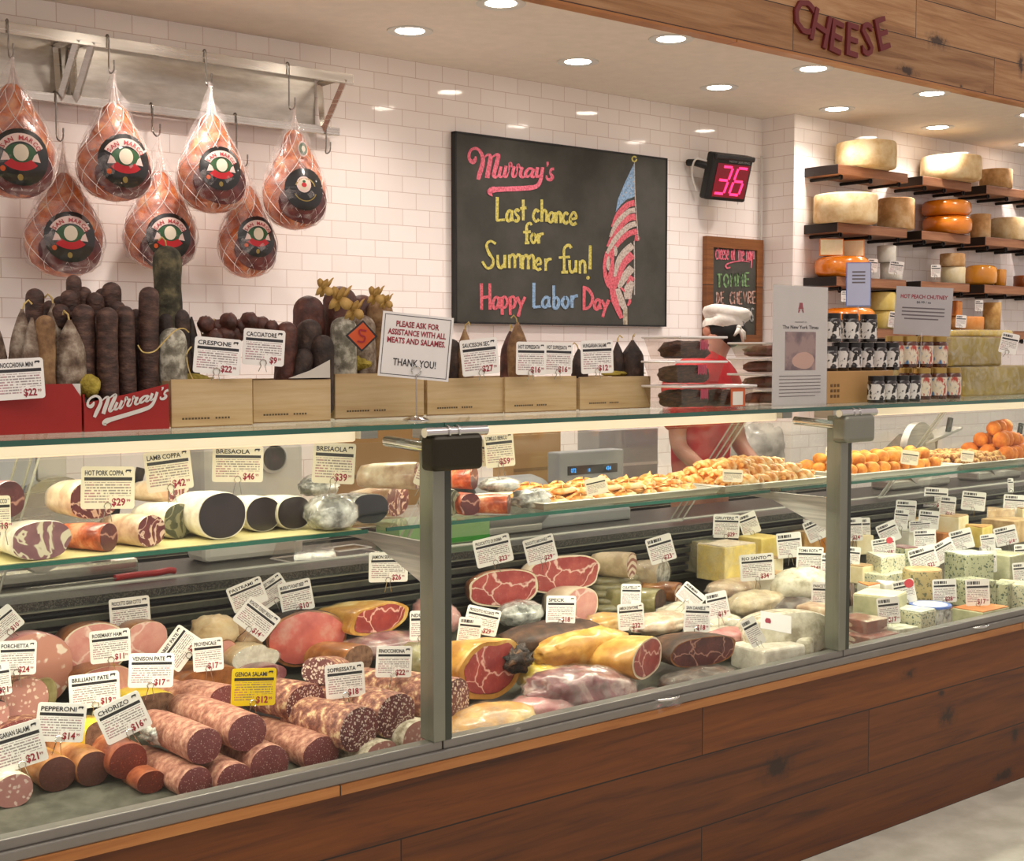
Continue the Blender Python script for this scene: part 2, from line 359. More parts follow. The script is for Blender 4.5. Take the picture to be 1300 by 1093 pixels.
mott('granite', [(.35, '121211'), (.5, '20201d'), (.62, '4a473f')], 260, .35, 0, 2)
mott('grill_grey', [(.3, '30332b'), (.7, '3f4238')], 20, .4, 0); flat('grill_dark', '181a15', .6); flat('grill_light', '7b7d6e', .35, .5)
mott('deck_steel', [(.3, '46453c'), (.7, '5c5a50')], 30, .4, 0)
glassy('glass', 'fbfdfb', .012); glassy('glass_shelf', 'f2f8f4', .05); glassy('acrylic', 'f8f8f6', .04, .06)
m, nt, b = nm('glass_edge'); b.inputs['Base Color'].default_value = H('0f4a3a'); b.inputs['Roughness'].default_value = .15; nt.links.new(ramp(nt, noi(nt, coord(nt), 3, 2), [(.3, '0c4436'), (.7, '1d6350')]), b.inputs['Base Color']); b.inputs['Coat Weight'].default_value = .6
m, nt, b = nm('acrylic_edge'); nt.links.new(ramp(nt, noi(nt, coord(nt), 3, 2), [(.3, 'b9bbb0'), (.7, 'd9dad0')]), b.inputs['Base Color']); b.inputs['Roughness'].default_value = .2; b.inputs['Alpha'].default_value = .6
m, nt, b = nm('lamp_disc'); b.inputs['Emission Color'].default_value = H('fff2e2'); b.inputs['Emission Strength'].default_value = 22; nt.links.new(ramp(nt, noi(nt, coord(nt), 3, 2), [(0, 'ffffff'), (1, 'fff6ea')]), b.inputs['Base Color'])

# ------------------------------------------------------------ the room
WY = 5.36; CZ = 2.99
struct(MB().box(-1.0, 6.39, WY, WY+.12, 0, 3.6).build('wall_back', 'tile_main'))
struct(MB().box(6.39, 6.46, 5.12, WY+.12, 0, 3.6).build('wall_side', 'tile_side'))
struct(MB().box(6.39, 12.5, 5.12, 5.2, 0, 3.6, Matrix.Translation((0,0,0))).build('wall_shelves', 'tile_main')).location = (.001, -.001, 0)
struct(MB().box(-1.0, 12.5, -1.5, WY+.12, -.06, 0).build('floor', 'floor_tile'))
ceil = struct(MB().box(-1.0, 12.5, 4.12, WY+.12, CZ, CZ+.1).build('ceiling', 'ceiling_paint'))
beam = struct(MB().box(-1.0, 12.5, 4.10, 4.14, CZ+.012, CZ+.95).build('trim_1', 'fascia_wood'))
struct(MB().box(-1.0, 12.5, 4.098, 4.16, CZ-.004, CZ+.014).build('trim_2', 'ledge_wood'))
struct(MB().box(-1.0, 12.5, 4.14, WY+.12, CZ+.1, CZ+.16).build('trim_3', 'ceiling_paint'))
# sign letters on the fascia
sg = thing('cheese_sign', 'dark red raised letters spelling cheese in an arc on the wooden beam', 'sign', atY(1070, 35, 4.09))
flat('sign_red', '7c2a2c', .55)
for ch, px, py, rot, hpx in (('C', 1021, 19, 14, 42), ('H', 1043, 35, 16, 42), ('E', 1063, 46, 9, 41), ('E', 1083, 50, 3, 41), ('S', 1102, 49, -5, 41), ('E', 1121, 42, -20, 40)):
    p = atY(px, py, 4.085); mb = MB(); hh = hpx*mpp(p)
    vs, fs = textgeo(ch, .012); xc = (min(v[0] for v in vs)+max(v[0] for v in vs))/2
    for yy in (-.0, .012): mb.add([((v[0]-xc)*hh/.72*.98, yy, (v[1]-.35)*hh/.70) for v in vs], fs)
    n0 = len(vs); 
    o = mb.build('letter', 'sign_red', sg); o.location = p-sg.location; o.rotation_euler = (0, math.radians(rot), 0)
    md = o.modifiers.new('solid', 'SOLIDIFY'); md.thickness = .01
# ceiling downlights
near = [2.484, 3.484, 4.45, 5.444, 6.446, 7.46, 8.5]; far = [2.48, 3.481, 4.455, 5.45, 6.44, 7.44, 8.5]
dl = thing('ceiling_light', 'round recessed ceiling downlight', 'light', (0,0,0), group='recessed ceiling downlights')
MB().lathe([(.062,0),(.075,-.004),(.098,-.004),(.1,0)], 32, cap=False).build('trim_ring', 'white_plastic', dl, 60)
MB().lathe([(0,-.001),(.062,-.001),(.062,.002)], 32).build('diffuser', 'lamp_disc', dl)
names = ['first', 'second', 'third', 'fourth', 'fifth', 'sixth', 'seventh']
first = True; lamps = []
for row, xs, yy in (('row nearer the wooden beam', near, 4.25), ('row nearer the tiled wall', far, 4.86)):
    for i, x in enumerate(xs):
        lab = '%s round recessed ceiling downlight along, in the %s' % (names[i], row)
        if first: dl.location = (x, yy, CZ-.002); dl['label'] = lab; first = False
        else: dup(dl, (x, yy, CZ-.002), label=lab)
        lamps.append((x, yy))

# ------------------------------------------------------------ the display case
YF = 2.7; TOPZ = EZ-.176; SHZ = EZ-.465; XL, XR = -.2, 8.0
PX = [2.02, 3.64]                        # the visible posts
def deckz(y): return .585+(y-2.75)*.17
case = thing('display_case', 'long refrigerated glass deli case on a knotty wooden base', 'display case', (3, YF, 0))
co = Vector((-3, -YF, 0))
def cp(mb, name, m, parent=case, **k):
    o = mb.build(name, m, parent, **k)
    if parent is case: o.location = co
    return o
cp(MB().box(XL, XR, YF+.004, YF+.05, 0, .584), 'wooden_front', 'base_wood')
cp(MB().box(XL, XR, YF-.022, YF+.05, .584, .608), 'wooden_ledge', 'ledge_wood')
cp(MB().box(XL, XR, YF-.018, YF+.03, .608, .632), 'lower_rail', 'rail_grey', bev=.003)
xs = [XL]+PX+[5.28, 6.9, XR]
for i in range(len(xs)-1):
    cp(MB().box(xs[i]+.002, xs[i+1]-.002, YF-.008, YF+.03, .632, .655), 'glass_rail', 'rail_grey', bev=.003)
# deck pan, back grill
mb = MB(); mb.prism([(YF+.03, deckz(YF+.03)-.03), (3.6, deckz(3.6)-.03), (3.6, deckz(3.6)), (YF+.03, deckz(YF+.03))], XL, XR, axis='X')
cp(mb, 'deck_pan', 'deck_steel')
cp(MB().box(XL, XR, 3.6, 3.7, .3, .935), 'back_panel', 'grill_dark')
mb = MB()
for k in range(5): mb.box(XL, XR, 3.575-.006*k, 3.6, .755+k*.034, .755+k*.034+.02)
cp(mb, 'return_grill', 'grill_grey')
mb = MB()
for k in range(5): mb.box(XL, XR, 3.573-.006*k, 3.58, .771+k*.034, .775+k*.034)
mb.box(XL, XR, 3.55, 3.56, .932, .936)
cp(mb, 'grill_trim', 'grill_light')
cp(MB().box(XL, XR, 3.56, 4.02, .935, .96), 'rear_ledge', 'granite')
cp(MB().box(XL, XR, 3.7, 4.0, 0, .935), 'cabinet_back', 'dark_grey')
# top glass, shelf glass with green polished edges
gp = [XL, 2.03, 5.28, XR]
for i in range(3):
    g = cp(MB().box(gp[i]+.001, gp[i+1]-.001, YF, 3.4, TOPZ-.010, TOPZ-.0), 'top_glass', 'glass_shelf')
    MB().box(gp[i]+.001, gp[i+1]-.001, YF-.004, YF+.001, TOPZ-.011, TOPZ+.001).build('polished_edge', 'glass_edge', g)
sh = [XL]+PX+[5.28, XR]
for i in range(len(sh)-1):
    g = cp(MB().box(sh[i]+.03, sh[i+1]-.03, 2.98, 3.38, SHZ-.008, SHZ), 'glass_shelf', 'glass_shelf')
    MB().box(sh[i]+.03, sh[i+1]-.03, 2.976, 2.981, SHZ-.009, SHZ+.001).build('polished_edge', 'glass_edge', g)
for i in range(len(xs)-1):
    cp(MB().box(xs[i]+.014, xs[i+1]-.014, YF, YF+.006, .64, TOPZ-.04), 'front_glass', 'glass')
for x in [.4]+PX+[5.28, 6.9]:
    p_ = cp(MB().box(x-.032, x+.004, YF-.014, YF+.045, .655, TOPZ-.03), 'post', 'post_grey', bev=.003)
    MB().box(x+.0045, x+.026, YF-.010, YF+.045, .655, TOPZ-.03).build('post_edge', 'post_edge', p_)
    # shelf bracket
    mb = MB(); mb.prism([(YF+.045, SHZ-.12), (2.98, SHZ-.035), (3.36, SHZ-.012), (3.36, SHZ-.009), (YF+.045, SHZ-.009)], x-.012, x+.0, axis='X')
    cp(mb, 'shelf_bracket', 'alu')
    # clamp hinge at the top of the post
    c = cp(MB().box(x-.055, x+.10, YF-.05, YF+.012, TOPZ-.115, TOPZ-.028), 'glass_clamp', 'clamp_' + ('dark' if x < 3 else 'mauve') if False else 'rail_grey', bev=.014, seg=4)
    c.data.materials[0] = MATS['clamp_olive'] if x < 3 else MATS['post_grey']
    mb = MB(); mb.tube([(x-.07, YF-.03, TOPZ-.02), (x+.12, YF-.03, TOPZ-.02)], .0125, 12)
    for q in (.0, .03): mb.tube([(x-.005+q, YF-.03, TOPZ-.02), (x+.0+q, YF-.03, TOPZ-.02)], .0165, 12)
    mb.build('hinge_bar', 'chrome', c, 40)
    MB().tube([(x-.03, YF, TOPZ-.06), (x-.05, YF+.16, TOPZ-.05)], .014, 10).build('stay_arm', 'chrome', c, 40)
# light fittings under the top glass
for i, (a, b_) in enumerate(((XL, 1.88), (2.14, 3.5), (3.82, 5.2), (5.4, 7.9))):
    l = cp(MB().box(a, b_, 2.86, 2.92, TOPZ-.048, TOPZ-.013), 'light_fitting', 'light_tube', bev=.006)
    MB().box(a-.04, a, 2.85, 2.93, TOPZ-.05, TOPZ-.011).build('end_cap', 'alu', l); MB().box(b_, b_+.05, 2.84, 2.94, TOPZ-.04, TOPZ-.011).build('end_cap', 'alu', l)
# slanted sliding rear doors of clear acrylic
for i in range(6):
    a, b_ = -.1+1.3*i, 1.25+1.3*i; o_ = .02*(i%2)
    P0 = (3.60+o_, .975); P1 = (3.24+o_, TOPZ-.02)
    d = cp(MB().prism([P0, P1, (P1[0]+.004, P1[1]), (P0[0]+.004, P0[1])], a, b_, axis='X'), 'rear_door', 'acrylic')
    mb = MB()
    for q in (a, a+.035, b_-.004): mb.tube([(q, P0[0], P0[1]), (q, P1[0], P1[1])], .0035, 4)
    mb.tube([(a, P0[0], P0[1]), (b_, P0[0], P0[1])], .005, 4); mb.build('door_edge', 'acrylic_edge', d)
# pull handles on the rail
for px, py in ((850, 886), (1246, 795)):
    p = atY(px, py, YF-.02); mb = MB()
    pts = [(p.x-.045, YF-.005, p.z-.004), (p.x-.035, YF-.025, p.z), (p.x, YF-.035, p.z), (p.x+.035, YF-.025, p.z), (p.x+.045, YF-.005, p.z-.004)]
    mb.tube(crom(pts, 4), .0045, 8); cp(mb, 'pull_handle', 'chrome', smooth=60)

# ------------------------------------------------------------ lights, world, camera
def area(name, loc, sx, sy, e, col, rot=(0,0,0), spread=PI):
    l = bpy.data.lights.new(name, 'AREA'); l.shape = 'RECTANGLE'; l.size = sx; l.size_y = sy; l.energy = e; l.color = col; l.spread = spread
    o = bpy.data.objects.new(name, l); COL.objects.link(o); o.location = loc; o.rotation_euler = rot; return o
for k, (x, y) in enumerate(lamps):
    l = bpy.data.lights.new('downlight', 'SPOT'); l.energy = 40; l.spot_size = math.radians(130); l.spot_blend = 1; l.shadow_soft_size = .06; l.color = (1, .88, .80)
    o = bpy.data.objects.new('downlight', l); COL.objects.link(o); o.location = (x, y, CZ-.02)
for a, b_ in ((XL, 1.88), (2.14, 3.5), (3.82, 5.2), (5.4, 7.9)):
    area('case_light', ((a+b_)/2, 3.14, TOPZ-.055), b_-a, .05, 3.0*(b_-a), (1, .90, .70), (math.radians(8), 0, 0))
    area('deck_light', ((a+b_)/2, 2.96, SHZ-.02), b_-a, .03, 4.2*(b_-a), (1, .93, .76), (math.radians(6), 0, 0))
    area('front_light', ((a+b_)/2, 2.79, TOPZ-.055), b_-a, .03, 2.2*(b_-a), (1, .93, .76), (math.radians(10), 0, 0))
area('front_fill', (2.5, .9, 3.6), 6, 2.2, 80, (1, .90, .80), (math.radians(-15), 0, 0))  # added fill lamp, no fitting: soft frontal light from the customer side
w = bpy.data.worlds.new('World'); sc.world = w; w.use_nodes = True
w.node_tree.nodes['Background'].inputs[0].default_value = H('f6e2da'); w.node_tree.nodes['Background'].inputs[1].default_value = .68
cam = bpy.data.cameras.new('Camera'); co_ = bpy.data.objects.new('Camera', cam); COL.objects.link(co_); sc.camera = co_
cam.sensor_fit = 'HORIZONTAL'; cam.sensor_width = 36; cam.lens = 36*F_PX/1300; cam.clip_start = .05
co_.matrix_world = Matrix.Translation((0, 0, EZ)) @ Matrix((RT, UP, -FW)).transposed().to_4x4()
sc.cycles.transparent_max_bounces = 64; sc.cycles.max_bounces = 8; sc.cycles.sample_clamp_indirect = 6
sc.view_settings.view_transform = 'Standard'; sc.view_settings.look = 'None'; sc.view_settings.exposure = 0.08
# ------------------------------------------------------------ rack and hams
RZ1, RZ0 = EZ+1.186, EZ+.985; RYf, RYb = 5.12, 5.30
rack = thing('pot_rack', 'stainless steel wall rack with two rails and triangular brackets under the ceiling', 'rack', (2.3, 5.36, EZ+1.1))
ro = Vector((-2.3, -5.36, -EZ-1.1))
def rk(mb, name, m, **k): o = mb.build(name, m, rack, **k); o.location = ro; return o
rk(MB().box(.6, 3.30, 5.338, 5.352, RZ0+.0, RZ1+.03), 'back_panel', 'steel_panel')
rk(MB().box(.6, 3.36, RYf-.006, RYf+.006, RZ1-.022, RZ1+.022), 'front_rail', 'steel', bev=.002)
rk(MB().box(.6, 3.40, RYb-.01, RYb+.01, RZ0-.018, RZ0+.018), 'lower_rail', 'steel', bev=.002)
rk(MB().box(.6, 3.36, 5.29, 5.35, RZ1+.03, RZ1+.045), 'top_lip', 'steel')
for x in (2.12, 2.18, 3.32):
    mb = MB()
    mb.tube([(x, RYf, RZ1), (x, RYb, RZ0)], .016, 4); mb.tube([(x, 5.33, RZ1), (x, RYb, RZ0)], .016, 4); mb.tube([(x, RYf, RZ1+.01), (x, 5.33, RZ1+.01)], .016, 4)
    rk(mb, 'bracket', 'steel')
mott('ham_skin', [(.2, '6e2c18'), (.42, 'b4562a'), (.58, 'd2763e'), (.8, 'e8b27c')], 11, .35, .4, coat=.7, bd=.01, dist_=.6)
mott('ham_dark', [(.3, '4a2024'), (.6, '6d3030')], 12, .4, .3, coat=.6)
flat('net', 'f1e4de', .5); flat('lab_black', '17181a', .3, coat=.6); flat('lab_cream', 'e4d9c2', .4); flat('lab_red', 'c4222c', .35); flat('lab_green', '2f5a35', .4); flat('lab_pink', 'e9cfc6', .4); flat('lab_redtext', 'b3393f', .5); flat('lab_gold', 'a08a4a', .4); flat('lab_orange', 'e0622d', .4)
film('bag', 'f6ecea', .0, .34, .1, .8, 14)
def ell(cx_, cz_, rx, rz, n=24, a0=0, a1=2*PI): return [(cx_+rx*math.cos(a0+(a1-a0)*k/n), cz_+rz*math.sin(a0+(a1-a0)*k/n)) for k in range(n+(a1-a0 < 6))]
def make_ham(hookp, toppx, cxpx, ytop, ybot, wpx, lab, Y, label, tilt=0, kind='oval', labk=1.0):
    base = atY(cxpx, ybot, Y); k = mpp(base); Hh = (ybot-ytop)*k; R = wpx*k/2*.98
    t = thing('hanging_ham', label, 'ham', base, (0, 0, 0), 'netted hams hanging from the wall rack')
    prof = [(0, 0), (.30, .012), (.62, .06), (.86, .15), (.98, .27), (1.0, .37), (.93, .48), (.78, .60), (.60, .71), (.44, .81), (.33, .89), (.25, .95), (.14, .99), (0, 1)]
    pr = crom(prof, 3)
    def rad(z):
        u = max(0, min(1, z/Hh))
        for a, b in zip(pr, pr[1:]):
            if a[1] <= u <= b[1]+1e-9: return R*(a[0]+(b[0]-a[0])*((u-a[1])/max(b[1]-a[1], 1e-6)))
        return 0
    SY = .62
    MB().lathe([(r*R, z*Hh) for r, z in pr], 36, sy=SY, jit=.012, jf=14).build('meat', 'ham_skin', t, 180)
    # a dark lean patch low on the front
    fa = -math.radians(90)-.30                      # facing the shop floor, turned a little to the shelf end
    def onto(u, z, off):
        r = rad(z)+off; a = fa+u/max(r, .02); return (r*math.cos(a), (r*math.sin(a))*SY-off*.3, z)
    zc = (ybot-lab[1])*k; uc = (lab[0]-cxpx)*k*1.1+.14*R
    def patch(pts, off, name, m, par=t):
        mb = MB(); cu = sum(p[0] for p in pts)/len(pts); cz = sum(p[1] for p in pts)/len(pts); n = len(pts); vs = []; fs = []
        for q in range(1, 7):
            for p in pts: u, z = cu+(p[0]-cu)*q/6, cz+(p[1]-cz)*q/6; vs.append(onto(u, z, off))
        vs.append(onto(cu, cz, off)); c = len(vs)-1
        for q in range(5):
            for i in range(n): fs.append((q*n+i, q*n+(i+1)%n, (q+1)*n+(i+1)%n, (q+1)*n+i))
        for i in range(n): fs.append((c, (i+1)%n, i))
        mb.add(vs, fs); return mb.build(name, m, par, 180)
    patch(ell(uc+.01, zc-.055, R*.95, .085), .007, 'lean_side', 'ham_dark')
    labk *= 1.28; rx, rz = .088*labk, .080*labk
    L = patch(ell(uc, zc, rx, rz), .012, 'sticker', 'lab_black')
    g = lambda s_: s_*labk
    def arc(r0, r1, a0, a1, n=14, sx=1.0): return [(uc+sx*r0*math.cos(a0+(a1-a0)*i/n), zc-g(.012)+r0*math.sin(a0+(a1-a0)*i/n)) for i in range(n+1)]+[(uc+sx*r1*math.cos(a1+(a0-a1)*i/n), zc-g(.012)+r1*math.sin(a1+(a0-a1)*i/n)) for i in range(n+1)]
    def strip(r0, r1, a0, a1, off, name, m, sx=1.0, cz=0, n=16):
        mb = MB(); vs = []
        for i in range(n+1):
            a = a0+(a1-a0)*i/n
            for r in (r0, r1): vs.append(onto(uc+sx*r*math.cos(a), zc+cz+r*math.sin(a), off))
        mb.add(vs, [(2*i, 2*i+1, 2*i+3, 2*i+2) for i in range(n)]); mb.build(name, m, L, 180)
    if kind == 'oval':
        strip(g(.048), g(.072), math.radians(28), math.radians(152), .014, 'label_arc', 'lab_pink', 1.05, -.008)
        mb = MB(); word = 'SAN MARCO'
        for i, ch in enumerate(word):
            if ch == ' ': continue
            vs, fs = textgeo(ch, .02); a = math.radians(147-(147-33)*i/8.); r = g(.052); s_ = g(.019)
            xc = (min(v[0] for v in vs)+max(v[0] for v in vs))/2; P = []
            for v in vs:
                lx, ly = (v[0]-xc)*s_, v[1]*s_; rr = r+ly
                P.append(onto(uc+1.05*(rr*math.cos(a)+lx*math.sin(a)), zc-.008+rr*math.sin(a)-lx*math.cos(a), .016))
            mb.add(P, fs)
        mb.build('lettering', 'lab_redtext', L)
        patch(ell(uc, zc+g(.008), g(.045), g(.028)), .0145, 'green_field', 'lab_green', L)
        for sd in (-1, 1): patch([(uc+sd*g(.03), zc-g(.012)), (uc+sd*g(.058), zc-g(.014)), (uc+sd*g(.048), zc+g(.012)), (uc+sd*g(.038), zc+g(.004))], .015, 'white_flash', 'lab_pink', L)
        strip(g(.030), g(.052), math.radians(222), math.radians(318), .0155, 'red_banner', 'lab_red', 1.25, g(.012))
        patch(ell(uc, zc+g(.010), g(.022), g(.024), 18), .017, 'seal', 'lab_cream', L)
        patch(ell(uc-g(.052), zc-g(.036), g(.008), g(.008), 12), .014, 'orange_dot', 'lab_orange', L)
        patch(ell(uc-g(.004), zc-g(.058), g(.008), g(.009), 12), .014, 'gold_dot', 'lab_gold', L)
    else:
        patch(ell(uc-.008, zc+.018, .034, .034, 20), .0145, 'round_label', 'lab_pink', L)
        patch(ell(uc-.008, zc+.018, .024, .024, 20), .0155, 'round_field', 'lab_cream', L)
        patch(ell(uc-.008, zc+.016, .012, .010, 12), .0165, 'seal', 'lab_red', L); patch(ell(uc-.008, zc+.030, .007, .006, 10), .0165, 'leaf_mark', 'lab_green', L)
        strip(.040, .046, 0.3, 2.84, .0145, 'wreath', 'lab_gold', 1.1, .0); strip(.048, .052, 3.6, 5.9, .0145, 'wreath', 'lab_gold', 1.1, .0)
        zt = Hh*.80; u0 = uc-.004
        q = patch(ell(u0, zt, .026, .034, 20), .010, 'neck_sticker', 'lab_pink'); patch(ell(u0, zt, .021, .027, 20), .012, 'neck_field', 'lab_green', q); patch(ell(u0, zt, .010, .014, 10), .014, 'neck_mark', 'lab_cream', q)
    # plastic bag gathered at the top
    Ht = (ybot-toppx)*k
    gather = Ht-.02
    MB().lathe([(0, -.004), (.45*R, .004), (.9*R, .12*Hh), (1.05*R, .33*Hh), (.95*R, .55*Hh), (.62*R, .8*Hh), (.36*R, 1.0*Hh), (.16*R, Hh+(gather-Hh)*.55), (.06*R, gather), (.10*R, gather+.025)], 30, sy=SY, jit=.02, jf=20, cap=False).build('plastic_bag', 'bag', t, 180)
    # string netting
    mb = MB()
    for s_ in (-1, 1):
        for j in range(9):
            a0 = 2*PI*j/9; pts = []
            for i in range(17):
                u = i/16; z = u*Hh*1.0; r = rad(z)+.009; 
                if z > Hh*.93: r = max(r, .02)
                a = a0+s_*u*2.6; pts.append((r*math.cos(a), r*math.sin(a)*SY, z))
            pts.append((0.004*math.cos(a0), .004*math.sin(a0), gather+.01)); mb.tube(pts,   .0016, 3, False)
    mb.build('string_net', 'net', t)
    if tilt: t.rotation_euler = (0, tilt, 0)
    # the S hook is its own thing
    zr = (RZ1+.022) if hookp == 'f' else (RZ0+.018); yr = RYf if hookp == 'f' else RYb
    return t, base, Ht
def s_hook(x, yr, zr, drop, label, yo=None):
    t = thing('s_hook', label, 'hook', (x, yr, zr-drop), group='steel hooks on the wall rack')
    yo = -.014 if yo is None else yo
    pts = [(0, .013, drop-.035), (0, .014, drop-.005), (0, .004, drop+.008), (0, -.010, drop+.004), (0, -.016, drop-.02), (0, -.013, .03), (0, yo+.004, .002), (.0, yo-.02, 0), (0, yo-.034, .012), (0, yo-.036, .045)]
    MB().tube(crom(pts, 4), .0034, 6).build('wire', 'hook', t, 60); return t
hams = [('f', 72, 20, 108, 252, 104, (24, 203), 5.065, 'netted ham with black oval label hanging at the far left end of the upper rail', 0, 'oval', 1),
 ('f', 92, 147, 132, 256, 97, (155, 207), 5.065, 'netted ham with black oval label, second on the upper rail, above the sausages', 0, 'oval', 1),
 ('f', 108, 270, 146, 271, 92, (275, 217), 5.065, 'netted ham with black oval label on the upper rail beside the round labelled ham', 0, 'oval', .86),
 ('f', 138, 375, 166, 292, 88, (380, 243), 5.065, 'netted ham with round pink label and small green neck sticker', 0, 'round', .86),
 ('b', 178, 83, 220, 352, 102, (86, 303), 5.225, 'netted ham in the lower row under the gap between the first two upper hams', 0, 'oval', .95),
 ('b', 172, 205, 218, 343, 96, (210, 302), 5.225, 'netted ham in the lower row half hidden by the tall upright salami', 0, 'oval', .9),
 ('b', 210, 315, 236, 353, 78, (322, 302), 5.20, 'narrow netted ham in the lower row below the two right-hand upper hams', 0, 'oval', .84)]
for i, hsp in enumerate(hams):
    t, base, Ht = make_ham(*hsp)
    yr, zr = (RYf, RZ1+.022) if hsp[0] == 'f' else (RYb, RZ0+.018)
    s_hook(base.x, yr, zr, zr-(base.z+Ht)+.005, ['steel hook holding the ham at the far left end of the upper rail', 'steel hook holding the second ham of the upper rail', 'steel hook holding the ham beside the round labelled ham', 'steel hook holding the ham with the round label', 'steel hook holding the leftmost ham of the lower row', 'steel hook holding the middle ham of the lower row', 'steel hook holding the narrow ham of the lower row'][i], yo=hsp[7]-yr+.03)
x = atY(412, 190, RYb).x; s_hook(x, RYb, RZ0+.018, .12, 'empty steel hook at the right end of the lower rail')

# ------------------------------------------------------------ big chalkboard
mott('chalkboard', [(.3, '34352f'), (.7, '44443e')], 5, .7, .02, detail=6)
mott('chalk_pink', [(.35, 'c0586a'), (.6, 'e2788c')], 90, .9, 0); mott('chalk_yellow', [(.35, 'a9a152'), (.6, 'd2c96c')], 90, .9, 0)
mott('chalk_red', [(.35, 'b54e58'), (.6, 'd86c78')], 90, .9, 0); mott('chalk_blue', [(.35, '6f8cab'), (.6, '8fb0d0')], 90, .9, 0); mott('chalk_white', [(.35, '9d9288'), (.6, 'c4bab0')], 90, .9, 0)
mott('chalk_green', [(.35, '3f5a3a'), (.6, '7da26e')], 60, .9, 0); mott('chalk_brown', [(.35, '6e5148'), (.6, 'c09a8c')], 60, .9, 0); mott('chalk_grey', [(.35, '5b5b58'), (.6, '9b9b98')], 60, .9, 0); mott('chalk_tan', [(.35, '8f8571'), (.6, 'b5ab96')], 60, .9, 0)
BY = 5.325
a = atY(578.5, 168, BY); b = atY(844.5, 415, BY); a2 = atY(847, 202, BY)
cb = thing('chalkboard', 'large black chalkboard with a chalk flag and a late summer message', 'chalkboard', ((a.x+a2.x)/2, BY, (EZ+.14)))
def bd(mb, name, m, par, **k): o = mb.build(name, m, par, **k); o.location = -par.location; return o
bd(MB().box(4.083, 5.545, BY, BY+.03, EZ+.142, EZ+1.058), 'board', 'chalkboard', cb)
mb = MB()
for q in ((4.078, 4.086, EZ+.14, EZ+1.06), (5.542, 5.55, EZ+.14, EZ+1.06), (4.078, 5.55, EZ+1.054, EZ+1.062), (4.078, 5.55, EZ+.136, EZ+.144)): mb.box(q[0], q[1], BY-.004, BY+.03, q[2], q[3])
bd(mb, 'edge_strip', 'black', cb)
def fz(ox, oy, s, y=BY-.0015):
    return lambda u, v: tuple(atY(ox+u/s, oy+v/s, y))
MUR = [([(150,200),(140,250),(110,280),(65,240),(60,170),(90,110),(150,90),(205,125),(240,190),(250,260),(235,340),(205,440),(185,520)], [20,50,62,45,38,36,40,45,50,58,62,64,50]),
 ([(265,225),(310,180),(352,195),(345,280),(325,390),(308,498)], [15,30,48,62,66,64]), ([(370,220),(420,182),(462,185),(445,270),(410,400),(400,468),(430,485),(480,440)], [15,30,50,62,60,50,35,12]),
 ([(500,340),(480,420),(475,468),(510,480),(550,420)], [45,45,42,30,12]), ([(568,330),(550,420),(545,470),(575,480),(610,400)], [45,45,42,25,12]),
 ([(605,400),(622,300),(640,320),(655,345),(690,345)], [12,45,35,25,22]), ([(680,340),(657,430),(665,475),(700,470),(725,390)], [40,44,42,25,12]),
 ([(715,400),(730,320),(748,340),(765,358),(800,355)], [12,42,32,25,22]), ([(790,350),(765,430),(772,478),(810,485),(832,440)], [42,44,42,25,12]),
 ([(932,372),(880,370),(838,420),(838,470),(875,475),(920,420)], [30,35,48,42,30,12]), ([(948,370),(925,430),(922,476),(955,483),(978,440)], [42,44,42,25,12]),
 ([(1000,350),(985,430),(990,476),(1022,470),(1050,430)], [46,46,42,25,20]),
 ([(1068,350),(1055,440),(1035,540),(990,608),(900,632),(700,645),(450,655),(372,665),(340,700),(380,750)], [46,48,50,60,66,68,74,88,66,8]),
 ([(1135,275),(1140,308),(1128,345)], [34,32,6]), ([(1228,372),(1190,380),(1175,430),(1205,480),(1180,520),(1135,510),(1122,460)], [42,36,32,46,46,38,20])]
mb = MB(); fn = fz(590, 180, 10.833)
for p, w_ in MUR: ribbon(mb, p, w_, fn, 5, .06)
bd(mb, 'shop_name', 'chalk_pink', cb)
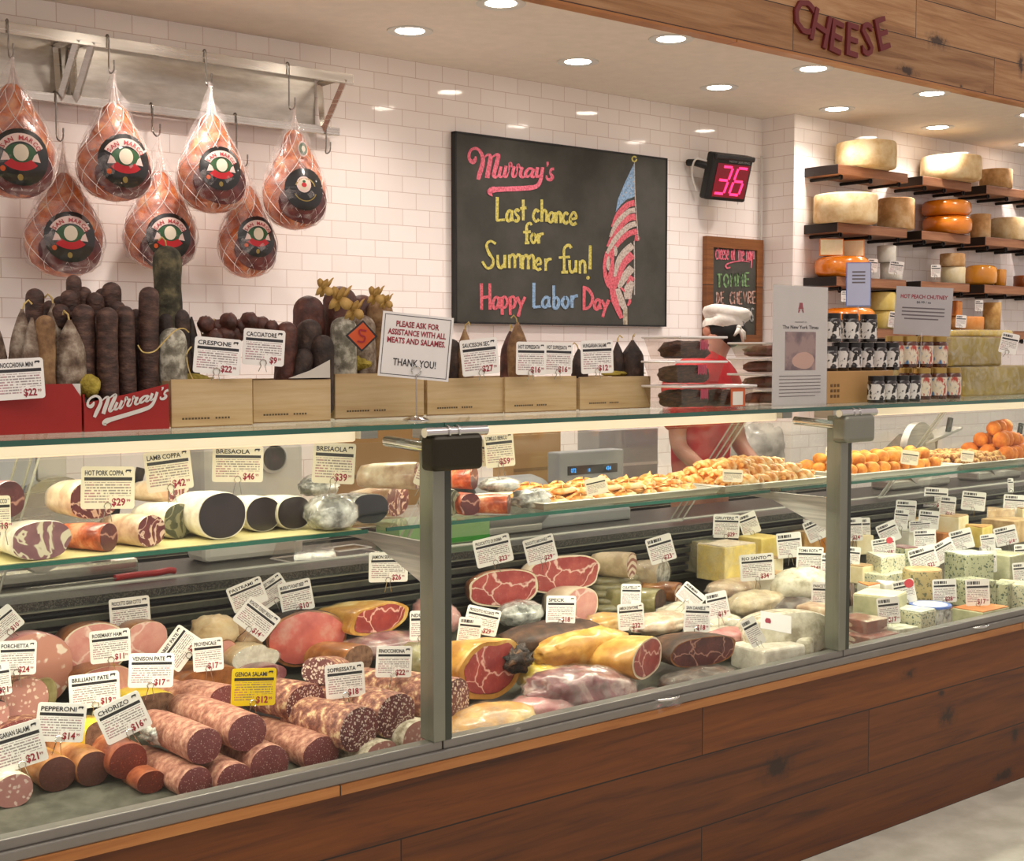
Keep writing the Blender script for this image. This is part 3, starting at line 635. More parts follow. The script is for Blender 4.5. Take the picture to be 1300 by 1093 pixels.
GL = {'a': [[(.85,.85),(.5,.98),(.12,.6),(.15,.12),(.5,.02),(.85,.5)], [(.85,1),(.83,.4),(1,0)]], 's': [[(.9,.85),(.5,1),(.2,.75),(.8,.3),(.5,0),(.1,.12)]],
 't': [[(.5,1.9),(.5,.9),(.5,.02)], [(.05,1.1),(.98,1.18)]], 'c': [[(.9,.8),(.5,1),(.12,.6),(.12,.3),(.5,0),(.95,.2)]], 'h': [[(.15,1.9),(.15,0)], [(.15,.65),(.5,1),(.85,.8),(.88,0)]],
 'n': [[(.15,1),(.15,0)], [(.15,.65),(.5,1),(.85,.8),(.88,0)]], 'e': [[(.12,.45),(.9,.55),(.8,.9),(.5,1),(.12,.6),(.15,.2),(.5,0),(.95,.15)]],
 'f': [[(.95,1.65),(.75,1.85),(.42,1.6),(.42,.8),(.42,0)], [(.02,1),(.85,1.05)], [(.2,0),(.7,.02)]], 'o': [[(.5,1),(.12,.7),(.12,.3),(.5,0),(.88,.3),(.88,.7),(.5,1)]],
 'r': [[(.2,1),(.25,0)], [(.22,.6),(.5,.9),(.98,.98)]], 'u': [[(.1,1),(.15,.25),(.45,0),(.85,.35)], [(.88,1),(.88,0)]],
 'm': [[(.05,1),(.05,0)], [(.05,.7),(.3,1),(.48,.8),(.5,0)], [(.5,.7),(.75,1),(.93,.8),(.95,0)]], 'p': [[(.15,1),(.18,-.6)], [(.15,.85),(.6,1),(.9,.55),(.6,.08),(.15,.12)]],
 'b': [[(.15,1.9),(.15,0)], [(.15,.75),(.6,.9),(.9,.5),(.6,.02),(.15,.05)]], 'y': [[(.08,1),(.5,.25)], [(.95,1),(.5,.15),(.2,-.75)]], 'i': [[(.5,1),(.5,0)]],
 'L': [[(.15,1),(.12,.04)], [(.08,.05),(1,.08)]], 'H': [[(.1,1),(.12,0)], [(.88,1),(.9,0)], [(.1,.45),(.9,.5)]], 'D': [[(.15,1),(.12,0)], [(.05,.98),(.55,.85),(.9,.5),(.6,.12),(.02,.02)]],
 'S': [[(.98,.9),(.6,1),(.32,.85),(.5,.55),(.8,.3),(.7,.06),(.35,0),(.02,.25)]], 'C': [[(.9,.85),(.5,1),(.1,.6),(.1,.3),(.5,0),(.95,.15)]], 'T': [[(.0,1),(1,1)], [(.5,1),(.5,0)]], 'M': [[(.05,0),(.12,1),(.5,.3),(.88,1),(.95,0)]],
 'O': [[(.5,1),(.1,.7),(.1,.3),(.5,0),(.9,.3),(.9,.7),(.5,1)]], 'E': [[(.1,1),(.1,0)], [(.1,1),(.9,1)], [(.1,.5),(.8,.5)], [(.1,0),(.95,.0)]], 'V': [[(.05,1),(.5,0),(.95,1)]], 'R': [[(.1,1),(.1,0)], [(.1,1),(.8,.9),(.8,.55),(.1,.5),(.95,0)]],
 'A': [[(.0,0),(.5,1),(1,0)], [(.2,.4),(.8,.4)]], 'N': [[(.1,0),(.1,1),(.9,0),(.9,1)]], 'U': [[(.1,1),(.15,.2),(.5,0),(.85,.2),(.9,1)]], 'G': [[(.9,.85),(.5,1),(.1,.6),(.1,.3),(.5,0),(.9,.2),(.9,.5),(.5,.5)]], '!': [[(.5,1),(.45,.15)]], '.': [[(.45,.0),(.55,.05)]]}
def chalk(mb, ch, x0, x1, yt, yb, w_, fn, n=4, curl=True):
    for st in GL[ch]:
        ribbon(mb, [(x0+(x1-x0)*p[0], yb-(yb-yt)*p[1]) for p in st], [w_*random.uniform(.85, 1.1) for _ in st], fn, n if len(st) > 2 and ch not in 'MVNAE' else 1, .10)
fn = fz(600, 240, 6.43)
mb = MB()
for ch, x0, x1, yt, yb in (('L',190,262,65,266),('a',272,328,172,262),('s',335,385,168,264),('t',385,440,168,258),('c',488,545,168,265),('h',555,608,172,268),('a',612,668,190,270),('n',675,725,188,278),('c',732,785,192,280),('e',790,850,192,290),
    ('f',410,485,352,440),('o',472,520,362,440),('r',525,580,362,445),('S',75,190,425,645),('u',195,270,538,645),('m',292,398,535,645),('m',402,505,540,655),('e',508,560,568,660),('r',580,645,568,668),('f',700,810,560,680),('u',782,850,580,680),('n',865,925,585,690),('!',935,985,460,690)):
    chalk(mb, ch, x0, x1, yt, yb, 23, fn)
poly2(mb, ell(942, 724, 15, 15, 12), fn)
bd(mb, 'yellow_lettering', 'chalk_yellow', cb)
mb = MB()
for ch, x0, x1, yt, yb in (('H',62,150,770,985),('a',160,222,880,975),('p',230,288,880,972),('p',296,352,878,972),('y',355,430,880,972)): chalk(mb, ch, x0, x1, yt, yb, 25, fn)
bd(mb, 'red_greeting', 'chalk_red', cb)
mb = MB()
for ch, x0, x1, yt, yb in (('D',895,990,795,985),('a',990,1048,900,980),('y',1048,1115,905,985)): chalk(mb, ch, x0, x1, yt, yb, 25, fn)
bd(mb, 'red_lettering', 'chalk_red', cb)
mb = MB()
for ch, x0, x1, yt, yb in (('L',490,555,765,975),('a',562,632,880,965),('b',652,708,875,973),('o',725,785,880,970),('r',795,858,868,970)): chalk(mb, ch, x0, x1, yt, yb, 25, fn)
bd(mb, 'blue_lettering', 'chalk_blue', cb)
f4 = fz(750, 185, 4.75)
def rib(lst, name, m, off=0):
    mb = MB(); g = fz(750, 185, 4.75, BY-.0015-off)
    for p, w_ in lst: ribbon(mb, p, w_, g, 5, .05)
    bd(mb, name, m, cb)
mb = MB(); poly2(mb, [(262,105),(240,150),(205,225),(165,320),(150,400),(180,358),(215,325),(268,305)], f4); bd(mb, 'flag_canton', 'chalk_blue', cb)
rib([([(265,345),(222,358),(165,415),(128,490)], [38,34,30,12]), ([(270,428),(215,445),(150,520),(103,610)], [40,38,34,20]), ([(280,515),(220,535),(150,600),(86,700)], [34,34,36,26]), ([(265,555),(280,560),(284,575)], [40,34,10]), ([(252,655),(200,705),(165,775),(135,860)], [50,46,44,36]), ([(252,790),(235,815),(215,850)], [40,30,14]), ([(98,640),(82,720),(92,800),(112,850)], [22,20,26,26]), ([(130,640),(128,720),(118,800),(130,860)], [22,24,34,44]), ([(128,862),(145,940),(185,1040)], [30,40,22]), ([(236,925),(232,945),(222,965)], [14,18,10]), ([(180,855),(195,870),(205,880)], [10,14,10])], 'flag_red_stripes', 'chalk_red')
rib([([(266,388),(222,400),(155,470),(115,550)], [30,30,28,14]), ([(272,470),(222,490),(150,560),(95,650)], [32,32,30,18]), ([(252,600),(205,640),(165,700),(142,790)], [40,40,34,16]), ([(250,735),(212,780),(178,840),(165,855)], [46,46,30,12]), ([(102,665),(103,710),(112,750)], [18,26,16]), ([(145,605),(150,640),(148,665)], [14,22,10]), ([(160,862),(180,930),(208,985)], [30,44,28]), ([(252,820),(225,870),(225,925)], [30,55,40])], 'flag_white_stripes', 'chalk_white', .0004)
rib([([(240,190),(241,192),(243,194)], 10), ([(255,215),(256,217),(258,219)], 10), ([(225,240),(226,242),(228,244)], 11), ([(246,252),(247,254),(249,256)], 11), ([(210,280),(211,282),(213,284)], 11), ([(235,285),(236,287),(238,289)], 11), ([(190,300),(191,302),(193,304)], 10), ([(262,95),(266,300),(286,570)], 5), ([(260,575),(262,700),(262,900)], 6)], 'flag_outline', 'chalk_white', .0008)
rib([([(208,980),(208,1030),(208,1086)], 26)], 'flag_pole', 'chalk_tan'); rib([(ell(263, 80, 13, 15, 12), 9)], 'pole_finial', 'chalk_yellow')

# ------------------------------------------------------------ small framed chalkboard
sb = thing('framed_chalkboard', 'small wood framed chalkboard naming the cheese of the day', 'chalkboard', (6.12, BY, EZ+.03))
x0, x1, z0, z1 = 5.875, 6.365, EZ+.035, EZ+.655
bd(MB().box(x0+.05, x1-.05, BY+.004, BY+.02, z0+.05, z1-.05), 'board', 'chalkboard', sb)
mb = MB(); mb.box(x0, x0+.055, BY-.006, BY+.028, z0, z1).box(x1-.055, x1, BY-.006, BY+.028, z0, z1).box(x0+.055, x1-.055, BY-.006, BY+.028, z0, z0+.062).box(x0+.055, x1-.055, BY-.006, BY+.028, z1-.062, z1)
bd(mb, 'frame', 'frame_wood', sb)
f5 = fz(890, 290, 7.29, BY+.002)
def line(word, xs0, xs1, yt, yb, w_, name, m, slope=.12, gap=.25):
    mb = MB(); n = len(word); cw = (xs1-xs0)/n
    for i, ch in enumerate(word):
        if ch == ' ': continue
        xa = xs0+cw*i; dy = (xa-xs0)*slope*.35; chalk(mb, ch, xa+cw*gap/2, xa+cw*(1-gap/2), yt+dy, yb+dy, w_, f5)
    bd(mb, name, m, sb)
line('Cheese of The Day!', 135, 498, 195, 285, 9, 'heading', 'chalk_pink', .12, .05)
mb = MB(); ribbon(mb, [(270,360),(235,365),(232,335),(280,315),(370,300),(450,312)], [12,16,14,12,10,6], f5, 4); bd(mb, 'swash', 'chalk_pink', sb)
line('TOMME', 135, 460, 425, 545, 16, 'name_line', 'chalk_green', -.15); line('DE', 135, 218, 590, 695, 13, 'kind_line', 'chalk_brown', -.1, .2); line('CHEVRE', 260, 510, 590, 700, 13, 'kind_line', 'chalk_brown', -.1, .2); line('ANGELUS', 200, 490, 730, 850, 13, 'place_line', 'chalk_grey', .1, .2)

# ------------------------------------------------------------ queue number display
nd = thing('number_display', 'black wall display showing a glowing red number above the small chalkboard', 'display', (0,0,0))
c = atY(922, 226, 5.22); nd.location = c; nd.rotation_euler = (math.radians(16), 0, math.radians(-4))
mb = MB().box(-.155, .155, -.03, .03, -.125, .135); mb.build('housing', 'black', nd, bev=.012)
mb = MB().box(-.15, .15, -.05, -.03, .105, .135); mb.build('hood', 'dark_plastic', nd, bev=.008)
m, nt, b = nm('led_glass'); nt.links.new(ramp(nt, noi(nt, coord(nt), 5, 2), [(.3, '5a0a18'), (.7, '7a1020')]), b.inputs['Base Color']); b.inputs['Roughness'].default_value = .15; b.inputs['Emission Color'].default_value = H('7a0a1c'); b.inputs['Emission Strength'].default_value = .5
m, nt, b = nm('led_on'); b.inputs['Emission Color'].default_value = H('ff2a66'); b.inputs['Emission Strength'].default_value = 2.6; nt.links.new(ramp(nt, noi(nt, coord(nt), 5, 2), [(.3, 'ff3060'), (.7, 'ff3868')]), b.inputs['Base Color'])
MB().box(-.115, .135, -.033, -.0305, -.105, .082).build('screen', 'led_glass', nd)
mb = MB()
def seg7(d, ox):
    S = {'a': ((0, .15), (.075, .15)), 'b': ((.075, .15), (.075, .077)), 'c': ((.075, .073), (.075, 0)), 'd': ((0, 0), (.075, 0)), 'e': ((0, 0), (0, .073)), 'f': ((0, .077), (0, .15)), 'g': ((0, .075), (.075, .075))}
    for k in {'3': 'abcdg', '6': 'acdefg'}[d]:
        (xa, za), (xb, zb) = S[k]; sh_ = .22
        xa, xb = xa+za*sh_, xb+zb*sh_; dx, dz = xb-xa, zb-za; L = math.hypot(dx, dz); dx, dz = dx/L, dz/L; xa += dx*.006; xb -= dx*.006; za += dz*.006; zb -= dz*.006; nx, nz = -dz*.0065, dx*.0065
        mb.prism([(ox+xa+nx, -.085+za+nz), (ox+xa-nx, -.085+za-nz), (ox+xb-nx, -.085+zb-nz), (ox+xb+nx, -.085+zb+nz)], -.036, -.033, axis='Y')
seg7('3', -.105); seg7('6', .012)
mb.build('digits', 'led_on', nd)
mb = MB(); puttext(mb, 'NOW SERVING', .03, .093, .012, -.0315 if False else -.051, .16, None, .0, .8, 'c'); mb.build('lettering', 'grey_plastic', nd)
mb = MB(); mb.tube([(-.12, 0, .05), (-.19, .07, .06), (-.20, .12, .05)], .02, 8); mb.build('wall_bracket', 'black', nd, 60)
mb = MB(); mb.tube(crom([(-.15, .02, .08), (-.21, .05, .08), (-.20, .07, 0), (-.15, .06, -.09)], 6), .006, 6); mb.build('cable', 'white_plastic', nd, 60); mb = MB(); mb.tube(crom([(.12, .03, .09), (.18, .08, .10), (.235, .12, .05), (.25, .125, -.1), (.25, .115, -.3)], 6), .005, 6); mb.build('cable', 'white_plastic', nd, 60)
tag(MB().cbox((0,0,0), (.008, .014, .5)).build('cable_duct', 'white_plastic', None, loc=(6.365, 5.34, EZ+.9)), 'thin white cable duct running up the tiled corner', 'cable duct')
# ------------------------------------------------------------ cheese shelves on the right wall
mott('rind_pale', [(.25, 'cfa970'), (.5, 'e8cb98'), (.75, 'f4e0b6')], 10, .75, .35, bd=.006); mott('rind_tan', [(.25, 'b4854e'), (.5, 'd2a36c'), (.75, 'e4c294')], 12, .8, .5, bd=.006)
mott('rind_gold', [(.3, 'b98a4a'), (.5, 'd0a45e'), (.7, 'e0bd80')], 12, .7, .4, bd=.005)
mott('wax_orange', [(.3, 'd9740f'), (.7, 'ee8e1e')], 5, .25, .05, coat=.8); mott('wax_gold', [(.3, 'd88c22'), (.7, 'eaa23a')], 5, .25, .05, coat=.8)
mott('wax_dark', [(.3, '7a3a14'), (.7, 'a3561f')], 6, .35, .1, coat=.5)
mott('paste_cream', [(.3, 'ead9a8'), (.7, 'f4e8c6')], 14, .5, .08); mott('paste_white', [(.3, 'e4e0cd'), (.7, 'f2f0e4')], 14, .5, .08); mott('paste_yellow', [(.3, 'dfc562'), (.7, 'efdc8c')], 12, .45, .08)
mott('paste_orange', [(.3, 'd98a3a'), (.7, 'eba860')], 10, .5, .08)
flat('card_white', 'efedea', .4); flat('ink', '2a2a30', .6); flat('red_ink', '9c2436', .6)
SY0, SY1 = 4.88, 5.119
xsb = [(6.485, 7.17), (7.32, 7.86), (8.03, 8.60), (8.75, 9.3)]
zsh = [EZ+1.067, EZ+.737, EZ+.43, EZ+.135]
def round_wheel(name, label, cx_, cy_, z, r, h, m, group=None, cut=None, edge=.14, m_top=None):
    t = thing(name, label, 'cheese', (cx_, cy_, z), (0, 0, random.uniform(0, 6)), group)
    e = min(edge*r, h*.45)
    MB().lathe([(0, 0), (r-e, 0), (r-e*.4, e*.12), (r-.05*e, e*.5), (r, h*.5), (r-.05*e, h-e*.5), (r-e*.4, h-e*.12), (r-e, h), (0, h)], 40, jit=.003, jf=12).build('rind', m, t, 50)
    if m_top: MB().lathe([(0, h), (r-e*1.1, h), (r-e*.9, h+.001), (0, h+.002)], 32).build('top_face', m_top, t, 50)
    return t
lev = ['top', 'second', 'third', 'lowest']; uni = ['left', 'middle', 'right', 'far right']
for i, (a, b_) in enumerate(xsb):
    for j, z in enumerate(zsh):
        if j == 3 and i in (3,): continue
        if (i, j) == (0, 3): a2_, b2_ = 6.6, 7.28
        else: a2_, b2_ = a, b_
        s_ = thing('cheese_shelf', '%s rustic plank shelf of the %s column of cheese shelves' % (lev[j], uni[i]), 'shelf', (a, SY1, z), group='plank cheese shelves')
        MB().box(0, b2_-a2_+a2_-a, SY0-SY1, 0, -.055, 0).build('plank', 'shelf_wood', s_, bev=.004)
        n = 3
        for k in range(n):
            xx = .06+(b_-a-.12)*k/(n-1)
            mb = MB(); mb.tube([(xx, SY0-SY1+.02, -.068), (xx, 0, -.068)], .010, 8); mb.tube([(xx, SY0-SY1+.02, -.068), (xx, SY0-SY1+.03, -.068)], .016, 8); mb.build('support_rod', 'black_metal', s_, 60)
def wheel_px(pl, pr_, yt, level, label, m, name='whole_cheese', dz=0, yc=None, **k):
    """wheel whose silhouette spans pl..pr_ and whose top is yt, resting on shelf level"""
    Yc = 4.96 if yc is None else yc
    z = zsh[level]+dz
    for _ in range(3):
        c = atY((pl+pr_)/2, 300, Yc); r = (pr_-pl)/2*mpp(c)
        if yc is None: Yc = min(4.98, SY1-r-.004)
    zt = atY((pl+pr_)/2, yt, Yc).z
    return round_wheel(name, label, c.x, Yc, z, r, max(zt-z, .03), m, **k), zt, c, r
wheel_px(1060, 1136, 181, 0, 'large pale cheese wheel alone on the top shelf of the left column', 'rind_pale')
wheel_px(1168, 1243, 199, 0, 'large pale cheese wheel on the top shelf of the middle column', 'rind_pale')
wheel_px(1243, 1283, 215, 0, 'smaller pale cheese wheel on the top shelf of the right column', 'rind_tan')
wheel_px(1033, 1113, 247, 1, 'wide pale cheese wheel at the left end of the second shelf', 'rind_pale')
wheel_px(1114, 1160, 252, 1, 'brown rinded cheese wheel beside the wide pale one on the second shelf', 'rind_tan')
_, zt, c, r = wheel_px(1171, 1233, 275, 1, 'orange waxed cheese wheel, lower of the pair on the middle second shelf', 'wax_orange', edge=.4)
round_wheel('whole_cheese', 'orange waxed cheese wheel, upper of the pair on the middle second shelf', c.x-.01, c.y, zt, r*.98, .098, 'wax_orange', edge=.4)
wheel_px(1232, 1257, 272, 1, 'small tan cheese wheel behind the stacked orange wheels', 'rind_tan')
wheel_px(1258, 1302, 277, 1, 'wide tan cheese wheel on the second shelf of the right column', 'rind_pale')
_, zt, c, r = wheel_px(1035, 1104, 326, 2, 'orange waxed cheese wheel on the third shelf with cut halves on top of it', 'wax_orange', edge=.4)
def half_wheel(name, label, loc, r, h, rz, mr, mc, group=None, ang=PI, M_=None):
    t = thing(name, label, 'cheese', loc, (0, 0, rz), group); n = 14
    pts = [(0, 0)]*(ang < PI-.01)+[(r*math.cos(ang*k/n), r*math.sin(ang*k/n)) for k in range(n+1)]
    MB().prism(pts, 0, h).build('rind', mr, t, 40, bev=.004)
    a, b = (0, 0), (r, 0)
    if ang > PI-.01: MB().box(-r+.006, r-.006, -.0015, 0.001, .006, h-.006).build('cut_face', mc, t)
    else:
        MB().prism([(.004, -.0015), (r-.006, -.0015), (r-.006, .001), (.004, .001)], .006, h-.006).build('cut_face', mc, t)
        ca, sa = math.cos(ang), math.sin(ang)
        MB().prism([(.004*ca-.0015*-sa*-1, .004*sa+.0015*ca), ((r-.006)*ca-.0015*sa, (r-.006)*sa+.0015*ca), ((r-.006)*ca, (r-.006)*sa), (.004*ca, .004*sa)], .006, h-.006).build('cut_face', mc, t)
    return t
half_wheel('cheese_half', 'half of an orange waxed cheese, left one on top of the orange wheel', (c.x-.10, c.y+.0, zt+.001), .07, .10, .4-PI*.35, 'wax_orange', 'paste_cream')
half_wheel('cheese_half', 'half of an orange waxed cheese, right one on top of the orange wheel', (c.x+.07, c.y-.02, zt+.001), .07, .10, .2-PI*.4, 'wax_orange', 'paste_cream')
for q, (a_, b_, yt, lab, m_) in enumerate(((1118, 1146, 334, 'squat white cheese drum low on the third shelf under smaller ones', 'paste_white'),)):
    _, zt, c, r = wheel_px(a_, b_, yt, 2, lab, m_, name='cheese_drum')
    _, zt2, c2, _ = wheel_px(1114, 1138, 312, 2, 'small white wrapped cheese stacked on the white drum', 'paste_white', name='cheese_drum', dz=zt-zsh[2])
_, zt, c, r = wheel_px(1196, 1226, 339, 2, 'tan half cheese at the bottom of the pair on the middle third shelf', 'paste_cream', name='cheese_drum')
wheel_px(1194, 1225, 322, 2, 'tan rinded cheese on top of the pair on the middle third shelf', 'rind_tan', name='cheese_drum', dz=zt-zsh[2])
wheel_px(1226, 1266, 337, 2, 'golden waxed cheese wheel at the right end of the middle third shelf', 'wax_gold', edge=.4)
wheel_px(1264, 1278, 342, 2, 'small golden cheese behind the golden wheel', 'wax_gold', edge=.4)
wheel_px(1288, 1318, 350, 2, 'dark wrapped cheese at the right edge of the third shelf', 'wax_dark')
# lowest shelf row
_, zt, c, r = wheel_px(1045, 1112, 391, 3, 'orange waxed cheese wheel behind the stacked jars', 'wax_orange', edge=.4, yc=4.93)
_, zt, c, r = wheel_px(1108, 1140, 395, 3, 'pale yellow cheese drum beside the orange wheel on the lowest shelf', 'paste_yellow', name='cheese_drum', yc=4.97)
wheel_px(1106, 1138, 371, 3, 'upper pale yellow cheese drum of the stack on the lowest shelf', 'paste_yellow', name='cheese_drum', dz=zt-zsh[3]+.001, yc=4.97)
_, _zt, _, _ = wheel_px(1204, 1250, 402, 3, 'reddish cheese at the bottom of the stack behind the standing sign', 'paste_orange', name='cheese_drum', yc=4.97)
half_wheel('cheese_half', 'half orange cheese standing on the reddish cheese', (atY(1218, 400, 4.97).x, 4.97, _zt), .06, .10, .3, 'wax_orange', 'paste_orange')
wheel_px(1250, 1272, 384, 3, 'small olive cheese drum at the end of the lowest shelf', 'rind_gold', name='cheese_drum', yc=4.97)

# ------------------------------------------------------------ jars on the case top
flat('jar_dark', '1d1512', .15, coat=.8); flat('lid_black', '151414', .35); flat('lid_gold', 'b79a58', .3, .8); mott('jar_red', [(.35, '3a1c14'), (.65, '5a2a1a')], 30, .15, 0, coat=.8)
m, nt, b = nm('label_mono'); v = coord(nt, (1, 1, 1), 'Object'); n_ = noi(nt, v, 55, 3, .5, .5); nt.links.new(ramp(nt, n_, [(.44, '222020'), (.5, 'd9d6d0')]), b.inputs['Base Color'])
m, nt, b = nm('label_picture'); v = coord(nt); n_ = noi(nt, v, 38, 3, .5, .5); nt.links.new(ramp(nt, n_, [(.36, '4a74a0'), (.44, 'd9cdb4'), (.56, 'e0d6c2'), (.62, 'b2473a')]), b.inputs['Base Color'])
def jar(label, x, y, z, r, h, kind, group):
    t = thing('jar', label, 'jar', (x, y, z), (0, 0, 0), group)
    mb = MB().lathe([(0, 0), (r*.94, 0), (r, .004), (r, h*.76), (r*.9, h*.82), (r*.88, h*.84)], 20); mb.build('glass_body', 'jar_dark' if kind == 0 else 'jar_red', t, 50)
    MB().lathe([(r*.93, h*.83), (r*.93, h*.99), (r*.88, h), (0, h)], 20).build('lid', 'lid_black' if kind == 0 else 'lid_gold', t, 40)
    MB().lathe([(r*1.012, h*.12), (r*1.012, h*.70)], 20, cap=False).build('paper_label', 'label_mono' if kind == 0 else 'label_picture', t, 60)
    return t
jars = {}
def jar_row(y_px_bot, xs_px, kind, z, Y, r, h, where, group, rows=1):
    for k, px in enumerate(xs_px):
        x = atY(px, y_px_bot, Y).x
        lab = ('dark jar with a black and white label' if kind == 0 else 'gold lidded jar with a picture label')+' in '+where
        if kind not in jars: jars[kind] = jar(lab, x, Y, z, .036, .085, kind, group)
        else: o = dup(jars[kind], (x, Y, z), (0, 0, random.uniform(-.5, .5)), lab, (r/.036, r/.036, h/.085)); o['group'] = group
box = thing('cardboard_box', 'plain brown cardboard box carrying the jars on the case top', 'box', (3.82, 2.93, TOPZ))
flat('cardboard', 'b88f5a', .8); flat('cardboard_dark', '8f6c40', .8); flat('print_brown', '6a4c2a', .7)
a = atY(1047, 512, 2.86); b = atY(1112, 512, 2.86)
bw = (b.x-a.x); bz = EZ+.2-.0
boxh = atY(1090, 471, 2.86).z-TOPZ
box.location = (a.x, 2.86, TOPZ)
MB().box(0, bw*1.35, 0, .16, .0, boxh).build('carton', 'cardboard', box, bev=.002)
mb = MB()
for r_ in range(3):
    for q in range(3): mb.box(.03+q*.018, .042+q*.018, -.0008, 0, .02+r_*.018, .03+r_*.018)
mb.build('print', 'print_brown', box)
ztop = TOPZ+boxh
jar_row(500, (1050, 1066, 1082, 1098, 1114, 1130), 0, ztop+.0005, 2.92, .031, .098, 'the lower row on the cardboard box', 'dark jars on the cardboard box')
jar_row(500, (1055, 1078, 1101), 0, ztop+.0995, 2.92, .031, .098, 'the upper row over the box', 'dark jars on top of the others')
jar_row(500, (1112, 1128, 1144, 1158), 0, TOPZ+.0005, 2.80, .029, .092, 'front of the gold lidded jars', 'dark jars standing on the glass')
jar_row(500, (1150, 1170, 1190, 1208), 1, TOPZ+.0005, 2.89, .034, .115, 'the front row on the glass', 'gold lidded jars on the glass')
jar_row(500, (1134, 1152, 1172, 1190), 1, TOPZ+.1165, 2.93, .034, .115, 'the upper stacked row', 'gold lidded jars in the upper row')
jar_row(500, (1152, 1172, 1192), 1, TOPZ+.0005, 2.98, .034, .115, 'the rear row on the glass', 'gold lidded jars in the rear row')
# yellow wrapped cheese blocks at the right end
film('wrap', 'f2f0e6', .04, .35, .1, .7, 22)
def wrapped_block(name, label, x0, x1, y0, y1, z0, z1, m, cat='cheese', wrap='wrap', bev=.01):
    t = thing(name, label, cat, ((x0+x1)/2, (y0+y1)/2, z0)); a, b, h = (x1-x0)/2, (y1-y0)/2, z1-z0
    MB().box(-a, a, -b, b, 0, h).build('block', m, t, bev=bev, seg=3)
    MB().box(-a-.003, a+.003, -b-.003, b+.003, .0005, h+.003).build('plastic_wrap', wrap, t, bev=bev, seg=3)
    return t
mott('paste_olive', [(.3, '8f7b2c'), (.7, 'ab9744')], 8, .45, .1)
wrapped_block('cheese_block', 'big wrapped yellow cheese block, lower one at the right end of the case top', atY(1224, 500, 2.95).x, 5.6, 2.95, 3.3, TOPZ+.001, TOPZ+.115, 'paste_olive')
wrapped_block('cheese_block', 'wrapped yellow cheese block stacked on the longer one at the right end', atY(1208, 470, 3.0).x, atY(1272, 470, 3.0).x, 3.0, 3.28, TOPZ+.118, TOPZ+.232, 'paste_olive')
wrapped_block('cheese_wedge', 'thin bright yellow wrapped cheese slab on top of the yellow blocks', atY(1245, 415, 3.02).x, atY(1287, 415, 3.02).x, 3.02, 3.2, TOPZ+.236, TOPZ+.262, 'paste_yellow')
# ------------------------------------------------------------ price cards
cardmat('card', title=False); cardmat('card_blank', title=True); cardmat('card_yellow', 'e0c400', '2b2414'); cardmat('card_warm', 'e9dfc4', '2c2a24')
flat('sticker_red', 'd44a55', .4); flat('wire', 'c9c6bf', .25, 1); flat('card_edge', 'd9d8d2', .4); flat('card_sleeve', 'cfd0cc', .3)
def card(cx_, cy_, w, h, roll, title, price, p=None, label='', m='card', yawk=.75, stem=.03, lean=0, group=None, dot=False, cat='price card', Y=None, h_off=None):
    """cx_,cy_ the card's middle in the photo; p its place in the room"""
    if p is None: p = atY(cx_, cy_, Y)
    s_ = mpp(p); W, Hh = w*s_, h*s_; yaw = -math.atan2(p.x, p.y)*yawk
    t = thing('price_card', label, cat, p, (lean, math.radians(roll), yaw), group or 'price cards in the deli case')
    a, b_ = W/2, Hh/2; c = .006
    pts = [(-a+c, -b_), (a-c, -b_), (a-.3*c, -b_+.3*c), (a, -b_+c), (a, b_-c), (a-.3*c, b_-.3*c), (a-c, b_), (-a+c, b_), (-a+.3*c, b_-.3*c), (-a, b_-c), (-a, -b_+c), (-a+.3*c, -b_+.3*c)]
    MB().prism(pts, -.0008, .0008, axis='Y').build('card', m if title else ('card_blank' if m == 'card' else m), t)
    y = -.0014
    if title:
        mb = MB(); wt = min(W*.72, len(title)*Hh*.115); puttext(mb, title, -a+.07*W, b_-.21*Hh, .115*Hh, y, wt, None, .02)
        # small animal mark in the corner
        mx, mz = a-.13*W, b_-.10*Hh; u = W*.05
        mb.prism([(mx-u, mz-u*.3), (mx-u*.8, mz+u*.4), (mx+u*.9, mz+u*.5), (mx+u*1.3, mz+u*.1), (mx+u, mz-u*.2), (mx+u*.8, mz-u*.9), (mx+u*.5, mz-u*.2), (mx-u*.5, mz-u*.2), (mx-u*.7, mz-u*.8)], y, y+.0002, axis='Y')
        mb.build('title', 'ink', t)
    if price:
        mb = MB(); puttext(mb, '$'+str(price), a-.17*W, -b_+.08*Hh, .17*Hh, y, None, None, .03, .85, 'r'); puttext(mb, '99', a-.15*W, -b_+.16*Hh, .07*Hh, y, None, None, .01, .9)
        mb.build('price', 'red_ink', t)
    if dot:
        mb = MB(); mb.prism(ell(a*.55, b_*.62, .20*Hh, .19*Hh, 16), y-.0004, y, axis='Y'); mb.build('round_sticker', 'sticker_red', t)
    if stem:
        mb = MB(); r = .0011; lp = [(0.008*math.cos(q), -.003, -b_+.006+.009*math.sin(q)) for q in (-.9, 0, .8, 1.57, 2.34, 3.14, 4.04)]
        mb.tube([(.010, .0, -b_-stem)]+lp[:1], r, 4); mb.tube(lp, r, 4); mb.tube([lp[-1], (-.010, 0, -b_-stem)], r, 4); mb.build('wire_clip', 'wire', t)
    return t

